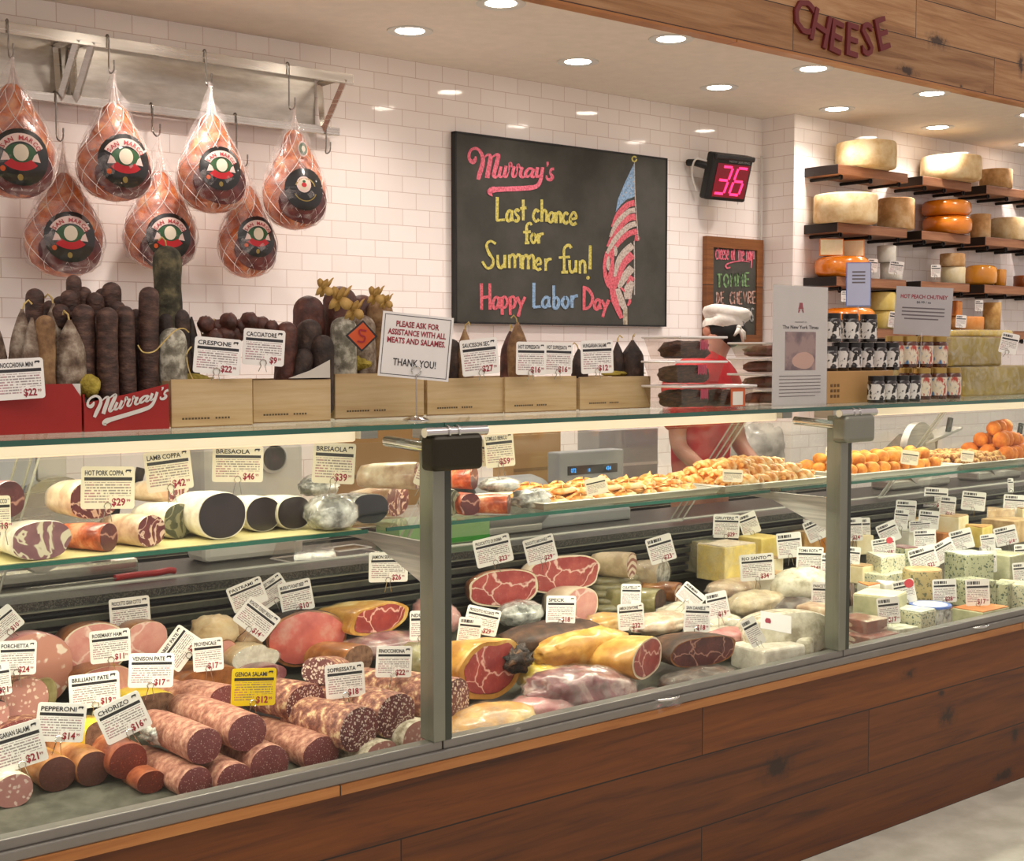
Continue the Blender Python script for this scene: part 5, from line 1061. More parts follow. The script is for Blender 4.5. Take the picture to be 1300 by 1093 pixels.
mott('casing_white', [(.3, 'cfc6b4'), (.6, 'e6e0d0')], 30, .5, .4, coat=.4); mott('casing_net', [(.3, '9a8c74'), (.5, 'c9bda4'), (.7, 'e4dcc8')], 45, .6, .7, coat=.2); mott('foil', [(.35, '6c6c68'), (.6, 'deded8')], 14, .22, .9, coat=1, bd=.01)
mott('casing_spicy', [(.3, '8c3418'), (.5, 'c25a32'), (.7, 'e29c74')], 22, .4, .6, coat=.6); mott('casing_pale', [(.3, 'b89478'), (.55, 'ddc4a4'), (.75, 'efe0c8')], 14, .4, .5, coat=.4)
mott('turkey', [(.3, 'd8b888'), (.7, 'efdcb6')], 12, .5, .4, coat=.2); mott('pate_pale', [(.3, 'a99678'), (.7, 'c9b898')], 40, .6, .3); mott('pate_brown', [(.3, '5e4030'), (.7, '8a6650')], 50, .6, .3); mott('yellow_wrap', [(.3, 'd8b414'), (.7, 'f0d83a')], 8, .3, .3, coat=.6)
mott('purple_meat', [(.3, '6b3438'), (.5, '90555a'), (.75, 'd8bcb0')], 7, .35, .3, coat=.8, dist_=1); mott('pink_meat', [(.3, 'b8686a'), (.6, 'd8a09a'), (.8, 'eccfc4')], 6, .35, .3, coat=.8, dist_=1)
mott('mold_white', [(.3, 'a59c84'), (.5, 'd0c9b2'), (.75, 'e8e3d2')], 16, .7, .5); mott('pancetta_skin', [(.3, 'b09a78'), (.6, 'd3c09c')], 16, .5, .4); mott('olive_wrap', [(.3, '7c7448'), (.7, 'a9a070')], 18, .4, .4, coat=.5)
def spiral(name, c1, c2):
    m, nt, b = nm(name); v = coord(nt); w = nt.nodes.new('ShaderNodeTexWave'); w.wave_type = 'RINGS'; w.rings_direction = 'Y'; w.inputs['Scale'].default_value = 14; w.inputs['Distortion'].default_value = 3.5; w.inputs['Detail'].default_value = 3
    nt.links.new(v, w.inputs['Vector']); nt.links.new(ramp(nt, w.outputs[1], [(.35, c1), (.55, c2)]), b.inputs['Base Color']); b.inputs['Roughness'].default_value = .4; b.inputs['Coat Weight'].default_value = .5
spiral('face_rolled', '9a5a50', 'e6d2bc'); spiral('face_rolled2', '8a4238', 'dcbfa6')
film('cling', 'eeeae0', .03, .30, .08, .8, 20)
def solve(px, py, h, base='deck'):
    d = ray(px, py)
    if base == 'deck': t = (EZ-.585-h+.17*2.75)/(.17*d.y-d.z)
    else: t = (base+h-EZ)/d.z
    return d*t+Vector((0, 0, EZ))
def piece(name, label, cat, px, py, wpx, hpx, L, skin, meat, rim=0, fat='fat_white', stack=0, base='deck', rz=0, tilt=0, jit=.05, sup=2.3, taper=.9, group=None, wrap=None, flatb=0, n=40, dome=.0, seed=None, notch=0, corr=None):
    """a cut piece: its cut face looks out of the case, its body runs back; (px,py) is the middle of the face"""
    b = hpx*.5*3.2/F_PX
    for _ in range(6):
        p = solve(px, py, stack+b, base); b = hpx*.5*mpp(p)*.97
    q1, q0 = atY(px+wpx/2, py, p.y), atY(px-wpx/2, py, p.y); a = (q1.x-q0.x)/2*math.cos(rz)**.5
    back = 3.555 if base == 'deck' else 3.37
    if p.y > back-.07: print('BACK', name, label, round(p.y, 2))
    L = max(.05, min(L, (back-p.y)/max(.3, math.cos(rz)))) if abs(rz) < 1.2 else L
    t = thing(name, label, cat, (p.x, p.y, p.z-b), (tilt, 0, rz), group)
    so = Vector(((seed if seed is not None else px)*.13, py*.07, 0)); C = Vector((0, 0, b)); O = []
    for k in range(n):
        an = 2*PI*k/n; c, s_ = math.cos(an), math.sin(an); r = (abs(c)**sup+abs(s_)**sup)**(-1/sup); r *= 1+jit*noise.noise(Vector((c*1.3, s_*1.3, 0))+so)
        if notch and abs(an-PI*.25) < .5: r *= 1-notch*(1-abs(an-PI*.25)/.5)
        z = s_*r*b
        if flatb and z < -b*(1-flatb): z = -b*(1-flatb)
        O.append((c*r*a, z))
    zmin = min(z for _, z in O); O = [(x, z-zmin-b) for x, z in O]
    def ring(y, s_): return [(x*s_, y, b+z*s_ if s_ > .9 else b+z*s_-(1-s_)*b*.5) for x, z in O]
    prof = [(.004, .985), (0.0015+.006, 1), (L*.35, 1.02*(1+taper)/2+.01), (L*.75, taper), (L*.93, taper*.88), (L*.985, taper*.6), (L, taper*.12)]
    vs = []; [vs.extend(ring(y, s_)) for y, s_ in [(.0, .96)]+prof]; m_ = len(prof)+1
    fs = [(i*n+k, i*n+(k+1)%n, (i+1)*n+(k+1)%n, (i+1)*n+k) for i in range(m_-1) for k in range(n)]+[tuple(k+(m_-1)*n for k in range(n))]
    MB().add(vs, fs).build('rind', skin, t, 70)
    def disc(s0, s1, y, nm_, mat_):
        mb = MB(); rs = [s0, (s0+s1)/2, s1] if s1 > 0 else [s0, s0*.66, s0*.33]; vs = []
        for i, s_ in enumerate(rs): vs += [(x*s_, y-dome*(1-s_*s_), b+z*s_) for x, z in O]
        fs = [(i*n+k, (i+1)*n+k, (i+1)*n+(k+1)%n, i*n+(k+1)%n) for i in range(len(rs)-1) for k in range(n)]
        if s1 == 0: vs.append((0, y-dome, b)); c = len(vs)-1; i = len(rs)-1; fs += [(i*n+k, c, i*n+(k+1)%n) for k in range(n)]
        return mb.add(vs, fs).build(nm_, mat_, t, 180)
    if rim: disc(.975, 1-rim-.01, -.0005, 'fat_rim', fat); 
    # lean area with its own wavy outline
    if rim:
        O2 = O[:]; O = [(x*(1+.5*rim*noise.noise(Vector((x*30, z*30, 5))+so)), z*(1+.5*rim*noise.noise(Vector((x*28, z*28, 9))+so))+ (rim*b*.25)) for x, z in O]
        disc(1-rim, 0, -.0015, 'cut_face', meat); O = O2
    else: disc(.97, 0, -.0005, 'cut_face', meat)
    if wrap:
        w_ = MB(); vs = []; [vs.extend(ring(y, s_)) for y, s_ in ((-.006, .7), (-.005, 1.0), (.004, 1.04), (L*.4, 1.04*(1+taper)/2+.02), (L*.9, taper), (L*1.06, taper*.3))]
        fs = [(i*n+k, i*n+(k+1)%n, (i+1)*n+(k+1)%n, (i+1)*n+k) for i in range(5) for k in range(n)]+[tuple(range(n))[::-1]]; w_.add(vs, fs).build('plastic_wrap', wrap, t, 180)
    return t
def lump(name, label, cat, px, py, wpx, hpx, m, dy=.06, stack=0, base='deck', rz=0, ry=0, jit=.12, jf=7, sup=2.2, wrap=None, group=None, flat_=.12):
    b = hpx*.5*3.3/F_PX
    for _ in range(6): p = solve(px, py, stack+b, base); b = hpx*.5*mpp(p)
    q1, q0 = atY(px+wpx/2, py, p.y), atY(px-wpx/2, py, p.y); a = (q1.x-q0.x)/2
    if base == 'deck' and p.y+dy > 3.57: print('BACKL', label, round(p.y, 2)); dy = max(.03, 3.57-p.y)
    t = thing(name, label, cat, (p.x, p.y, p.z-b), (0, ry, rz), group); s0 = s_jit[0]
    MB().blob(a, dy, b/(1-flat_/2), jit, jf, 26, 16, flat_=flat_, sup=sup).build('body', m, t, 180)
    if wrap: s_jit[0] = s0; MB().blob(a*1.035, dy*1.05, b/(1-flat_/2)*1.04, jit*1.1, jf, 26, 16, flat_=flat_, sup=sup).build('plastic_wrap', wrap, t, 180)
    return t

# ------------------------------------------------------------ meats on the glass shelf
pp = MB()
for a, b_ in ((-.0, 1.95), (2.1, 2.62)): pp.box(a, b_, 2.99, 3.36, SHZ+.0002, SHZ+.001)
o = MB().box(.75, 1.98, 2.992, 3.34, SHZ+.0003, SHZ+.0012).build('paper_liner', 'straw_pad', None); flat('liner_paper', 'd6cc92', .7); o.data.materials[0] = MATS['liner_paper']; tag(o, 'yellowish paper liner under the cured meats on the glass shelf', 'paper liner')
S = SHZ+.0015
def sp(label, px, py, w, h, L, skin, meat, **k):
    k.setdefault('cat_', 0); k.pop('cat_'); piece(k.pop('name', 'cured_meat'), label, 'cured meat', px, py, w, h, L, skin, meat, base=S, **k)
sp('small dark cured end at the far left edge of the glass shelf', -2, 686, 18, 26, .10, 'casing_white', 'face_dark', jit=.05)
sp('dark purple cured piece behind the big marbled coppa at the far left', 12, 634, 40, 48, .10, 'purple_meat', 'face_dark', jit=.05, stack=.09)
sp('large oval marbled coppa at the left of the glass shelf', 53, 686, 82, 52, .20, 'casing_white', 'face_marbled', jit=.08, rz=.12, taper=.75)
sp('red spiced coppa with a dark end between the two marbled ones', 138, 682, 34, 38, .17, 'casing_spicy', 'face_dark', rz=.45, taper=.85)
sp('netted pork coppa with deep red marbled face on the glass shelf', 192, 674, 44, 42, .16, 'casing_pale', 'face_coppa', rz=.3)
sp('big pink netted coppa lying behind the hot pork coppa card', 120, 634, 66, 52, .16, 'casing_pale', 'face_coppa', stack=.065, rz=.1)
sp('grey green marbled coppa beside the largest bresaola', 227, 662, 44, 46, .16, 'casing_white', 'face_grey', rz=.2)
sp('brown and cream coppa lying on top behind the lamb coppa card', 226, 624, 46, 30, .13, 'casing_pale', 'face_coppa', stack=.075, rz=.5)
sp('film wrapped dark bresaola with the largest cut face', 282, 655, 62, 62, .20, 'casing_white', 'face_bresaola', rim=.06, fat='casing_white', jit=.04)
sp('bresaola in white casing, second dark face from the largest', 334, 653, 44, 46, .17, 'casing_white', 'face_bresaola', rim=.05, fat='casing_white', jit=.04)
sp('bresaola in white casing, third dark face from the largest', 374, 651, 44, 44, .17, 'casing_white', 'face_bresaola', rim=.05, fat='casing_white', jit=.04)
lump('cured_meat', 'glossy plastic wrapped black and white meat bundle below the second bresaola card', 'cured meat', 420, 650, 56, 44, 'foil', .07, base=S, wrap='cling')
lump('cured_meat', 'small crumpled foil wrapped meat behind the glossy bundle', 'cured meat', 404, 616, 44, 26, 'foil', .05, stack=.06, base=S, jit=.2)
sp('black glossy wrapped cured meat with a shining face', 470, 646, 46, 40, .15, 'foil', 'face_black', jit=.06, dome=.006)
sp('large pale mottled cured meat behind the black glossy one', 505, 634, 64, 44, .15, 'casing_pale', 'face_coppa', rz=.55, stack=.0, taper=.7)
sp('pale crusted salami lying high beside the steel post', 530, 604, 34, 36, .17, 'casing_pale', 'face_finocchiona', rz=.7, stack=.085)
sp('orange red coppa on top just right of the steel post', 602, 607, 22, 30, .12, 'casing_spicy', 'face_dark', stack=.06, rz=.5)
sp('pale salami end just right of the steel post on the glass shelf', 572, 638, 26, 36, .12, 'casing_white', 'face_grey')
sp('brown salami end with a yellow paper on the glass shelf', 597, 640, 26, 30, .12, 'casing_spicy', 'face_dark')
sp('orange red spiced loin with dark end right of the steel post', 646, 640, 26, 26, .14, 'casing_spicy', 'face_dark', rz=.7)
lump('cured_meat', 'silver wrapped piece lying behind the orange red spiced loin', 'cured meat', 634, 615, 44, 18, 'foil', .05, stack=.05, base=S, wrap='cling')
lump('cured_meat', 'crumpled clear and silver wrapped piece beside the sheet pan', 'cured meat', 676, 632, 42, 24, 'foil', .05, base=S, wrap='cling', jit=.22)
SC = [(3, 652, 20, 46, 0, 'FIOCCO', 18, 'price card cut off by the left edge above the glass shelf'), (137, 619, 66, 54, 2, 'HOT PORK COPPA', 29, 'price card for hot pork coppa on the glass shelf'), (214, 597, 58, 52, -6, 'LAMB COPPA', 42, 'price card for lamb coppa, tilted, on the glass shelf'), (302, 589, 64, 46, 2, 'BRESAOLA', 46, 'price card for bresaola at forty six dollars'), (424, 588, 54, 52, 4, 'BRESAOLA', 39, 'price card for bresaola at thirty nine dollars'),
      (634, 571, 38, 44, -5, 'LOMILLO IBERICO', 59, 'price card for lomillo iberico, yellowed, right of the steel post'), (598, 573, 44, 34, 10, '', 36, 'yellowed price card half hidden behind the lomillo iberico card'), (544, 594, 26, 50, 20, '', None, 'tilted price card seen beside the steel post on the glass shelf')]
for c in SC: card(c[0], c[1], c[2], c[3], c[4], c[5], c[6], Y=3.0 if c[0] != 598 else 3.06, label='white '+c[7], m='card_warm', stem=.03)

# ------------------------------------------------------------ trays of pastries
steelm('tray_steel', 'aaa79d', .35); flat('plate_white', 'e6e2d8', .3)
mott('pastry', [(.28, 'c06a1c'), (.42, 'e0994a'), (.55, 'f2c27c'), (.72, 'fae2b4')], 26, .45, .4, coat=.3, bd=.005); mott('croquette', [(.3, 'b8691c'), (.6, 'dc9434'), (.8, 'eeb860')], 20, .6, .6); mott('arancini', [(.3, 'bf6210'), (.6, 'df8420'), (.8, 'f0a94a')], 24, .7, .6); mott('nuts', [(.3, '6a3a1a'), (.45, 'a8703a'), (.6, 'd2b070'), (.75, '7a8038')], 60, .6, .7)
def tray(label, pl, pr_, Y0, Y1, m='tray_steel'):
    x0, x1 = topx(pl, 620, Y0), topx(pr_, 600, Y0); t = thing('sheet_pan', label, 'tray', ((x0+x1)/2, (Y0+Y1)/2, SHZ+.001), (0, 0, 0)); a, b = (x1-x0)/2, (Y1-Y0)/2
    MB().box(-a+.012, a-.012, -b+.012, b-.012, 0, .0025).build('pan_bottom', m, t)
    mb = MB()
    for (ax, ay, bx, by) in ((-a, -b, a, -b), (a, -b, a, b), (a, b, -a, b), (-a, b, -a, -b)):
        mb.add([(ax*.0+ax, ay, .02), (bx, by, .02), (bx*(1-.012/a), by*(1-.012/b), 0), (ax*(1-.012/a), ay*(1-.012/b), 0)], [(0, 1, 2, 3)])
    mb.build('pan_wall', m, t); mb = MB()
    for (ax, ay, bx, by) in ((-a, -b, a, -b), (a, -b, a, b), (a, b, -a, b), (-a, b, -a, -b)): mb.tube([(ax, ay, .02), (bx, by, .02)], .003, 6)
    mb.build('pan_rim', m, t); return x0, x1
trs = [tray('steel sheet pan of golden turnovers nearest the left post', 690, 916, 3.0, 3.33), tray('steel sheet pan of golden twists in the middle bay', 921, 1052, 3.0, 3.33), tray('pale tray of round croquettes right of the second post', 1084, 1219, 3.0, 3.33, 'plate_white'), tray('steel sheet pan of nut clusters at the right end', 1222, 1330, 3.0, 3.33)]
def bake(name, m, geo):
    t = thing(name, 'x', 'pastry'); geo(m, t); return t
def fill(proto, x0, x1, y0, y1, nx, ny, layers, dx, rzr, label, group, hz, shrink=.5):
    first = True
    for L in range(layers):
        k = L*shrink
        for i in range(nx-L*1):
            for j in range(max(1, ny-L)):
                x = x0+(x1-x0)*(i+.5+L*.5)/nx+random.uniform(-dx, dx); y = y0+(y1-y0)*(j+.5+L*.5)/ny+random.uniform(-dx, dx)*.6
                loc = (x, y, SHZ+.004+L*hz+random.uniform(0, .004)); rot = (random.uniform(-.1, .1), random.uniform(-.1, .1), random.uniform(-rzr, rzr))
                if first: proto.location = loc; proto.rotation_euler = rot; proto['label'] = label; proto['group'] = group; first = False
                else: s_ = random.uniform(.88, 1.12); dup(proto, loc, rot, label, (s_, s_, s_))
def turnover():
    t = thing('turnover', 'x', 'pastry'); mb = MB(); n = 12
    P = [(0, -.03, 0)]; vs = []
    for j in range(7):
        v = j/6
        for i in range(n+1):
            u = i/n; an = PI*u; r = (1-v*.98); x = .052*math.cos(an)*r**.7; y = .032*math.sin(an)*r-.012; z = .004+.026*math.sin(PI*v*.5)*(.8+.25*math.sin(u*9))
            vs.append((x, y, z+.003*math.sin(i*2.1)))
    fs = [(j*(n+1)+i, j*(n+1)+i+1, (j+1)*(n+1)+i+1, (j+1)*(n+1)+i) for j in range(6) for i in range(n)]
    mb.add(vs, fs); mb.blob(.05, .024, .013, .12, 8, 16, 8, M=Matrix.Translation((0, 0, 0)), flat_=.1); mb.build('crust', 'pastry', t, 60)
    mb = MB(); mb.tube([(.052*math.cos(q*PI/10), .034*math.sin(q*PI/10)-.012, .006+.003*(q % 2)) for q in range(11)], .005, 6); mb.build('crimped_edge', 'pastry', t, 60); return t
def twist():
    t = thing('pastry_twist', 'x', 'pastry'); mb = MB()
    for s_ in (0, PI): mb.tube([(-.06+.12*u/12, .013*math.cos(u*.95+s_), .018+.010*math.sin(u*.95+s_)) for u in range(13)], [.006+.010*math.sin(PI*(u+.8)/13.6) for u in range(13)], 8)
    mb.build('strand', 'pastry', t, 60); return t
fill(turnover(), trs[0][0]+.04, trs[0][1]-.04, 3.03, 3.27, 7, 4, 2, .012, .9, 'golden baked turnover heaped on the sheet pan nearest the left post', 'turnovers on the left sheet pan', .024)
fill(twist(), trs[1][0]+.03, trs[1][1]-.03, 3.04, 3.28, 6, 4, 3, .012, .7, 'golden braided pastry twist piled on the middle bay sheet pan', 'twists on the second sheet pan', .024)
def ball(name, m, r, sx=1.0):
    t = thing(name, 'x', 'pastry'); MB().blob(r*sx, r, r, .06, 8, 16, 12, flat_=.06).build('crumb_coat', m, t, 180); return t
fill(ball('croquette', 'croquette', .024, 1.3), trs[2][0]+.03, trs[2][1]-.03, 3.04, 3.29, 9, 4, 2, .008, 1.5, 'round golden croquette on the pale tray', 'croquettes on the pale tray', .034)
xr = topx(1268, 570, 3.1); fill(ball('rice_ball', 'arancini', .034), xr, trs[3][1], 3.04, 3.29, 5, 3, 3, .004, 1.5, 'orange fried rice ball stacked at the right end of the shelf', 'rice balls at the right end', .052)
fill(ball('nut_cluster', 'nuts', .017, 1.4), trs[3][0]+.02, xr-.04, 3.03, 3.29, 9, 7, 2, .008, 1.5, 'lumpy nut and herb cluster on the right sheet pan', 'nut clusters on the right sheet pan', .018)
for px, py, w, h, r_, Y, lab in ((757, 617, 28, 22, -12, 2.99, 'small card leaning on the front rim of the turnover pan'), (930, 604, 26, 16, 3, 2.99, 'small card at the joint of the two sheet pans'), (1155, 581, 22, 18, 8, 2.99, 'small card on the pale croquette tray'), (1228, 579, 16, 14, 6, 2.99, 'small card on the nut cluster pan'), (1055, 578, 14, 22, 3, 3.2, 'small card standing behind the pastry twists')):
    card(px, py, w, h, r_, '', None, Y=Y, label='white '+lab, m='card_warm', stem=0)

# ------------------------------------------------------------ things behind the case, seen through it
LZ = .9605
def on_ledge(px, py): return atZ(px, py, LZ)
# clamshell boxes
for px, w, lab in ((386, .17, 'clear plastic clamshell box on the rear ledge behind the bresaola'), (440, .18, 'flat clear plastic lid on the rear ledge')):
    x = topx(px, 712, 3.76); t = thing('clamshell_box', lab, 'container', (x, 3.76, LZ), (0, 0, .1)); h = .07 if px < 400 else .02; a, b = w/2, .06
    mb = MB(); vs = []
    for q, z in ((1, 0), (.98, .006), (.8, h*.9), (.72, h)): vs += [(-a*q, -b*q, z), (a*q, -b*q, z), (a*q, b*q, z), (-a*q, b*q, z)]
    mb.add(vs, [(4*i+k, 4*i+(k+1) % 4, 4*i+4+(k+1) % 4, 4*i+4+k) for i in range(3) for k in range(4)]+[(12, 13, 14, 15)]); mb.build('lid', 'tub', t)
    mb = MB(); L_ = [(-a, -b, .003), (a, -b, .003), (a, b, .003), (-a, b, .003), (-a, -b, .003)]; mb.tube(L_, .003, 5); L_ = [(-a*.76, -b*.76, h*.97), (a*.76, -b*.76, h*.97), (a*.76, b*.76, h*.97), (-a*.76, b*.76, h*.97), (-a*.76, -b*.76, h*.97)]; mb.tube(L_, .0025, 5); mb.build('rim', 'tub_rim', t)
flat('green_box', '8fb87c', .5); flat('green_stripe', '2f9a28', .4); flat('knife_red', 'b01f24', .3); flat('blade', 'c8c8c4', .2, 1)
x0, x1 = topx(492, 700, 3.8), topx(606, 690, 3.8); t = thing('glove_box', 'pale green carton with a bright green stripe on the rear ledge by the steel post', 'box', ((x0+x1)/2, 3.8, LZ)); a = (x1-x0)/2
MB().box(-a, a, -.07, .07, 0, .085).build('carton', 'green_box', t, bev=.002); MB().box(-a-.0005, a+.0005, -.0712, .07, .004, .02).build('stripe', 'green_stripe', t)
x0 = topx(146, 738, 3.72); t = thing('knife', 'long knife with a red handle lying on the rear ledge', 'knife', (x0, 3.72, LZ+.012), (0, 0, .05)); MB().tube(crom([(0, 0, 0), (.06, 0, .002), (.13, 0, .001), (.17, 0, .004), (.19, 0, 0)], 4), [.010]*17, 10).build('handle', 'knife_red', t, 60); MB().prism([(.0, -.009), (-.22, -.004), (-.26, .008), (.0, .010)], -.001, .001, axis='Z').build('blade', 'blade', t)
# label scale
px0, px1 = topx(663, 600, 3.9), topx(792, 600, 3.9); t = thing('counter_scale', 'grey counter scale with blue digits behind the glass', 'scale', ((px0+px1)/2, 3.92, LZ)); a = (px1-px0)/2*1.0
z0_, z1_ = atY(740, 612, 3.9).z-LZ, atY(740, 573, 3.9).z-LZ
MB().box(-a*1.1, a*.9, -.09, .09, .0, .05).build('base', 'grey_plastic', t, bev=.01); MB().box(-a*.3, a, -.02, .05, z0_, z1_).build('display_head', 'grey_plastic', t, bev=.006); MB().box(-.03, .03, -.0, .03, .05, z0_+.01).build('stem', 'grey_plastic', t)
m, nt, b = nm('led_blue'); b.inputs['Emission Color'].default_value = H('49a8ff'); b.inputs['Emission Strength'].default_value = 1.6; nt.links.new(ramp(nt, noi(nt, coord(nt), 5, 2), [(.3, '3a90ff'), (.7, '55b0ff')]), b.inputs['Base Color'])
MB().box(-a*.14, a*.86, -.0215, -.0195, z0_+.03, z0_+.065).build('display_window', 'dark_plastic', t)
mb = MB(); puttext(mb, '072', -a*.08, z0_+.04, .016, -.0225, None, None, .01); puttext(mb, '15', a*.26, z0_+.04, .012, -.0225, None, None, .01); puttext(mb, '434', a*.62, z0_+.04, .016, -.0225, None, None, .01); mb.build('digits', 'led_blue', t)
# rounded grey machine with lettering left of the scale
c = atY(655, 600, 3.86); t = thing('meat_slicer', 'grey rounded meat slicer lettered mettler behind the left of the scale', 'slicer', (c.x-.05, 3.86, LZ), (0, 0, 0))
mb = MB().tube([(-.22, .0, .105), (-.05, 0, .105), (.12, 0, .105), (.155, 0, .105), (.175, 0, .1)], [.10, .10, .10, .085, .05], 28); mb.build('housing', 'grey_plastic', t, 50); MB().tube([(-.225, 0, .105), (-.215, 0, .105)], .115, 32).build('blade_guard', 'dark_plastic', t, 50); MB().box(-.2, .12, -.07, .07, 0, .03).build('foot', 'alu', t, bev=.006)
mb = MB(); puttext(mb, 'METTLER TOLEDO', -.06, .115, .011, -.1012, .14, None, .01); mb.build('lettering', 'ink', t)
# slicers behind the right bay and the left bay
def slicer(label, px, py, Y, s_=1.0, m1='dark_plastic', m2='alu'):
    x = topx(px, py, Y); t = thing('meat_slicer', label, 'slicer', (x, Y, LZ)); 
    MB().box(-.24*s_, .24*s_, -.03, .10, 0, .05).build('base', m2, t, bev=.012); MB().tube([(-.03*s_, .0, .17*s_), (-.0*s_, .02, .17*s_)], .15*s_, 36, M=Matrix.Rotation(PI*.35, 4, 'Z')).build('blade', m2, t, 50)
    MB().prism([(-.26*s_, .05), (.05*s_, .05), (.2*s_, .16*s_), (.22*s_, .24*s_), (-.02*s_, .26*s_), (-.2*s_, .16*s_)], .02, .10, axis='Y').build('housing', m1, t, bev=.015); MB().prism([(.02*s_, .20*s_), (.34*s_, .27*s_), (.34*s_, .285*s_), (.02*s_, .22*s_)], -.03, .08, axis='Y').build('carriage', m2, t, bev=.004); MB().tube([(.24*s_, -.01, .26*s_), (.26*s_, -.01, .33*s_)], .014, 10).build('handle', 'black', t, 60)
    return t
slicer('dark meat slicer behind the croquette tray', 1165, 590, 3.84, 1.0); slicer('steel meat slicer behind the rice balls at the right', 1265, 560, 3.84, .85, 'dark_grey', 'alu')
slicer('dark meat slicer behind the glass at the far left', 75, 640, 3.84, .95, 'dark_plastic', 'steel')
# machine with round dial
c = atY(345, 581, 3.86); t = thing('dial_thermometer', 'white machine with a round grey dial behind the bresaola cards', 'machine', (c.x, 3.86, LZ)); dz = c.z-LZ
MB().box(-.24, .12, .0, .13, 0, dz+.05).build('housing', 'white_plastic', t, bev=.02); MB().lathe([(0, 0), (.05, 0), (.05, .016), (.042, .02), (.042, .014), (0, .014)], 28, Matrix.Translation((0, 0, dz)) @ Matrix.Rotation(PI/2, 4, 'X')).build('dial_rim', 'white_plastic', t, 40); MB().lathe([(0, 0), (.040, 0), (.040, .017), (0, .017)], 28, Matrix.Translation((0, 0, dz)) @ Matrix.Rotation(PI/2, 4, 'X')).build('dial_face', 'dark_grey', t, 40)
# paper boxes and cartons
flat('paper_blue', 'c9cfe0', .5); flat('paper_line', '5a74b0', .5)
def carton(label, pl, pr_, pt, pb, Y, m, depth=.15, zb=None, mark=False, name='carton', cat='box'):
    a, b = atY(pl, pb, Y), atY(pr_, pb, Y); zt = atY((pl+pr_)/2, pt, Y).z; zb_ = b.z if zb is None else zb
    t = thing(name, label, cat, (a.x, Y, zb_)); MB().box(0, b.x-a.x, 0, depth, 0, zt-zb_).build('carton', m, t, bev=.003)
    mb = MB(); w = b.x-a.x; h = zt-zb_
    if mark:
        for bx in ((.08, .92, .3, .33), (.08, .92, .72, .75), (.08, .1, .3, .75), (.9, .92, .3, .75)): mb.box(w*bx[0], w*bx[1], -.001, 0, h*bx[2], h*bx[3])
        puttext(mb, 'AEROSOL' if False else 'SERVICE', w*.25, h*.47, h*.12, -.0012, w*.5, None, .02); mb.build('print', 'paper_line', t)
    else: mb.box(w*.0, w, -.001, 0, h*.48, h*.52).build('tape', 'cardboard_dark' if 'cardboard' in m else 'card_edge', t)
    return t
CNT = thing('prep_counter', 'stainless prep counter along the tiled wall behind the case', 'counter', (3, 5.0, 0))
MB().box(-2.9, 3.36, -.3, .35, .86, .9).build('worktop', 'steel', CNT, bev=.004); MB().box(-2.85, 3.3, -.25, .34, .08, .86).build('cabinet', 'dark_grey', CNT)
carton('white carton with a blue printed frame behind the far left of the case', -20, 46, 575, 602, 4.0-.16, 'paper_blue', zb=LZ, mark=True); carton('white carton beside the blue framed one behind the case', 48, 85, 573, 600, 3.86, 'white_plastic', zb=LZ)
carton('brown cardboard carton seen through the case left of the clamp', 448, 535, 541, 588, 4.75, 'cardboard', zb=.9); carton('brown cardboard carton seen through the case right of the clamp', 652, 712, 545, 571, 4.75, 'cardboard', zb=.9)
carton('grey bin behind the turnovers', 760, 835, 545, 600, 4.75, 'grey_plastic', zb=.9, name='storage_bin', cat='bin')
mott('bag_grey', [(.3, '8b8782'), (.6, 'bdb8b0')], 8, .4, .6, coat=.4)
c = atY(975, 570, 4.85); t = lump('plastic_bag', 'crumpled grey plastic bag on the rear counter behind the twists', 'bag', 975, 568, 80, 64, 'bag_grey', .12, base=.9, jit=.25)
# ------------------------------------------------------------ the left bay: salamis and cooked meats on the deck
def dp(name, label, px, py, w, h, L, skin, meat, cat='salami', **k): return piece(name, label, cat, px, py, w, h, L, skin, meat, **k)
g, s2, fg, fs_ = 'skin_genoa', 'skin_sopressata', 'face_genoa', 'face_sopressata'
dp('salami', 'genoa salami log at the front, fourth face from the netted white ones', 408, 958, 47, 47, .34, g, fg, jit=.05, sup=2.05, dome=.004)
dp('salami', 'genoa salami log lying lowest at the front middle of the left bay', 342, 971, 50, 52, .26, g, fg, jit=.05, sup=2.05, dome=.004)
dp('salami', 'genoa salami log cut off by the metal rail below the chorizo card side', 298, 990, 46, 44, .3, g, fg, jit=.05, sup=2.05, dome=.004)
dp('salami', 'genoa salami log at the front left next to the red orange one', 248, 995, 44, 44, .3, g, fg, jit=.05, sup=2.05, dome=.004)
dp('salami', 'upper genoa salami log beneath the yellow card', 314, 930, 50, 50, .36, g, fg, jit=.05, sup=2.05, stack=.075, dome=.004)
dp('salami', 'upper genoa salami log left of the yellow card', 259, 947, 46, 48, .30, g, fg, jit=.05, sup=2.05, stack=.072, dome=.004)
dp('salami', 'thick pink genoa salami lying behind the yellow card', 285, 898, 60, 58, .3, g, fg, jit=.05, stack=.02, rz=.3)
dp('salami', 'white flecked sopressata log with its card standing on it', 456, 926, 56, 58, .26, s2, fs_, jit=.06, stack=.045, rz=.15, dome=.004)
dp('salami', 'white flecked sopressata log beside the steel post, right of the other', 503, 908, 56, 58, .30, s2, fs_, jit=.06, stack=.045, rz=.15, dome=.004)
dp('salami', 'sopressata log lying behind between the yellow card and the sopressata card', 388, 892, 60, 48, .22, s2, fs_, jit=.07, stack=.05, rz=.2)
dp('salami', 'small flecked salami end lying on top beside the roast beef', 404, 852, 52, 36, .16, s2, 'face_finocchiona', jit=.06, stack=.10, rz=-.9, tilt=-.15)
dp('salami', 'big finocchiona log with a flecked face showing past the steel post', 578, 893, 54, 66, .42, s2, 'face_finocchiona', jit=.05, stack=.02, rz=.34, dome=.004)
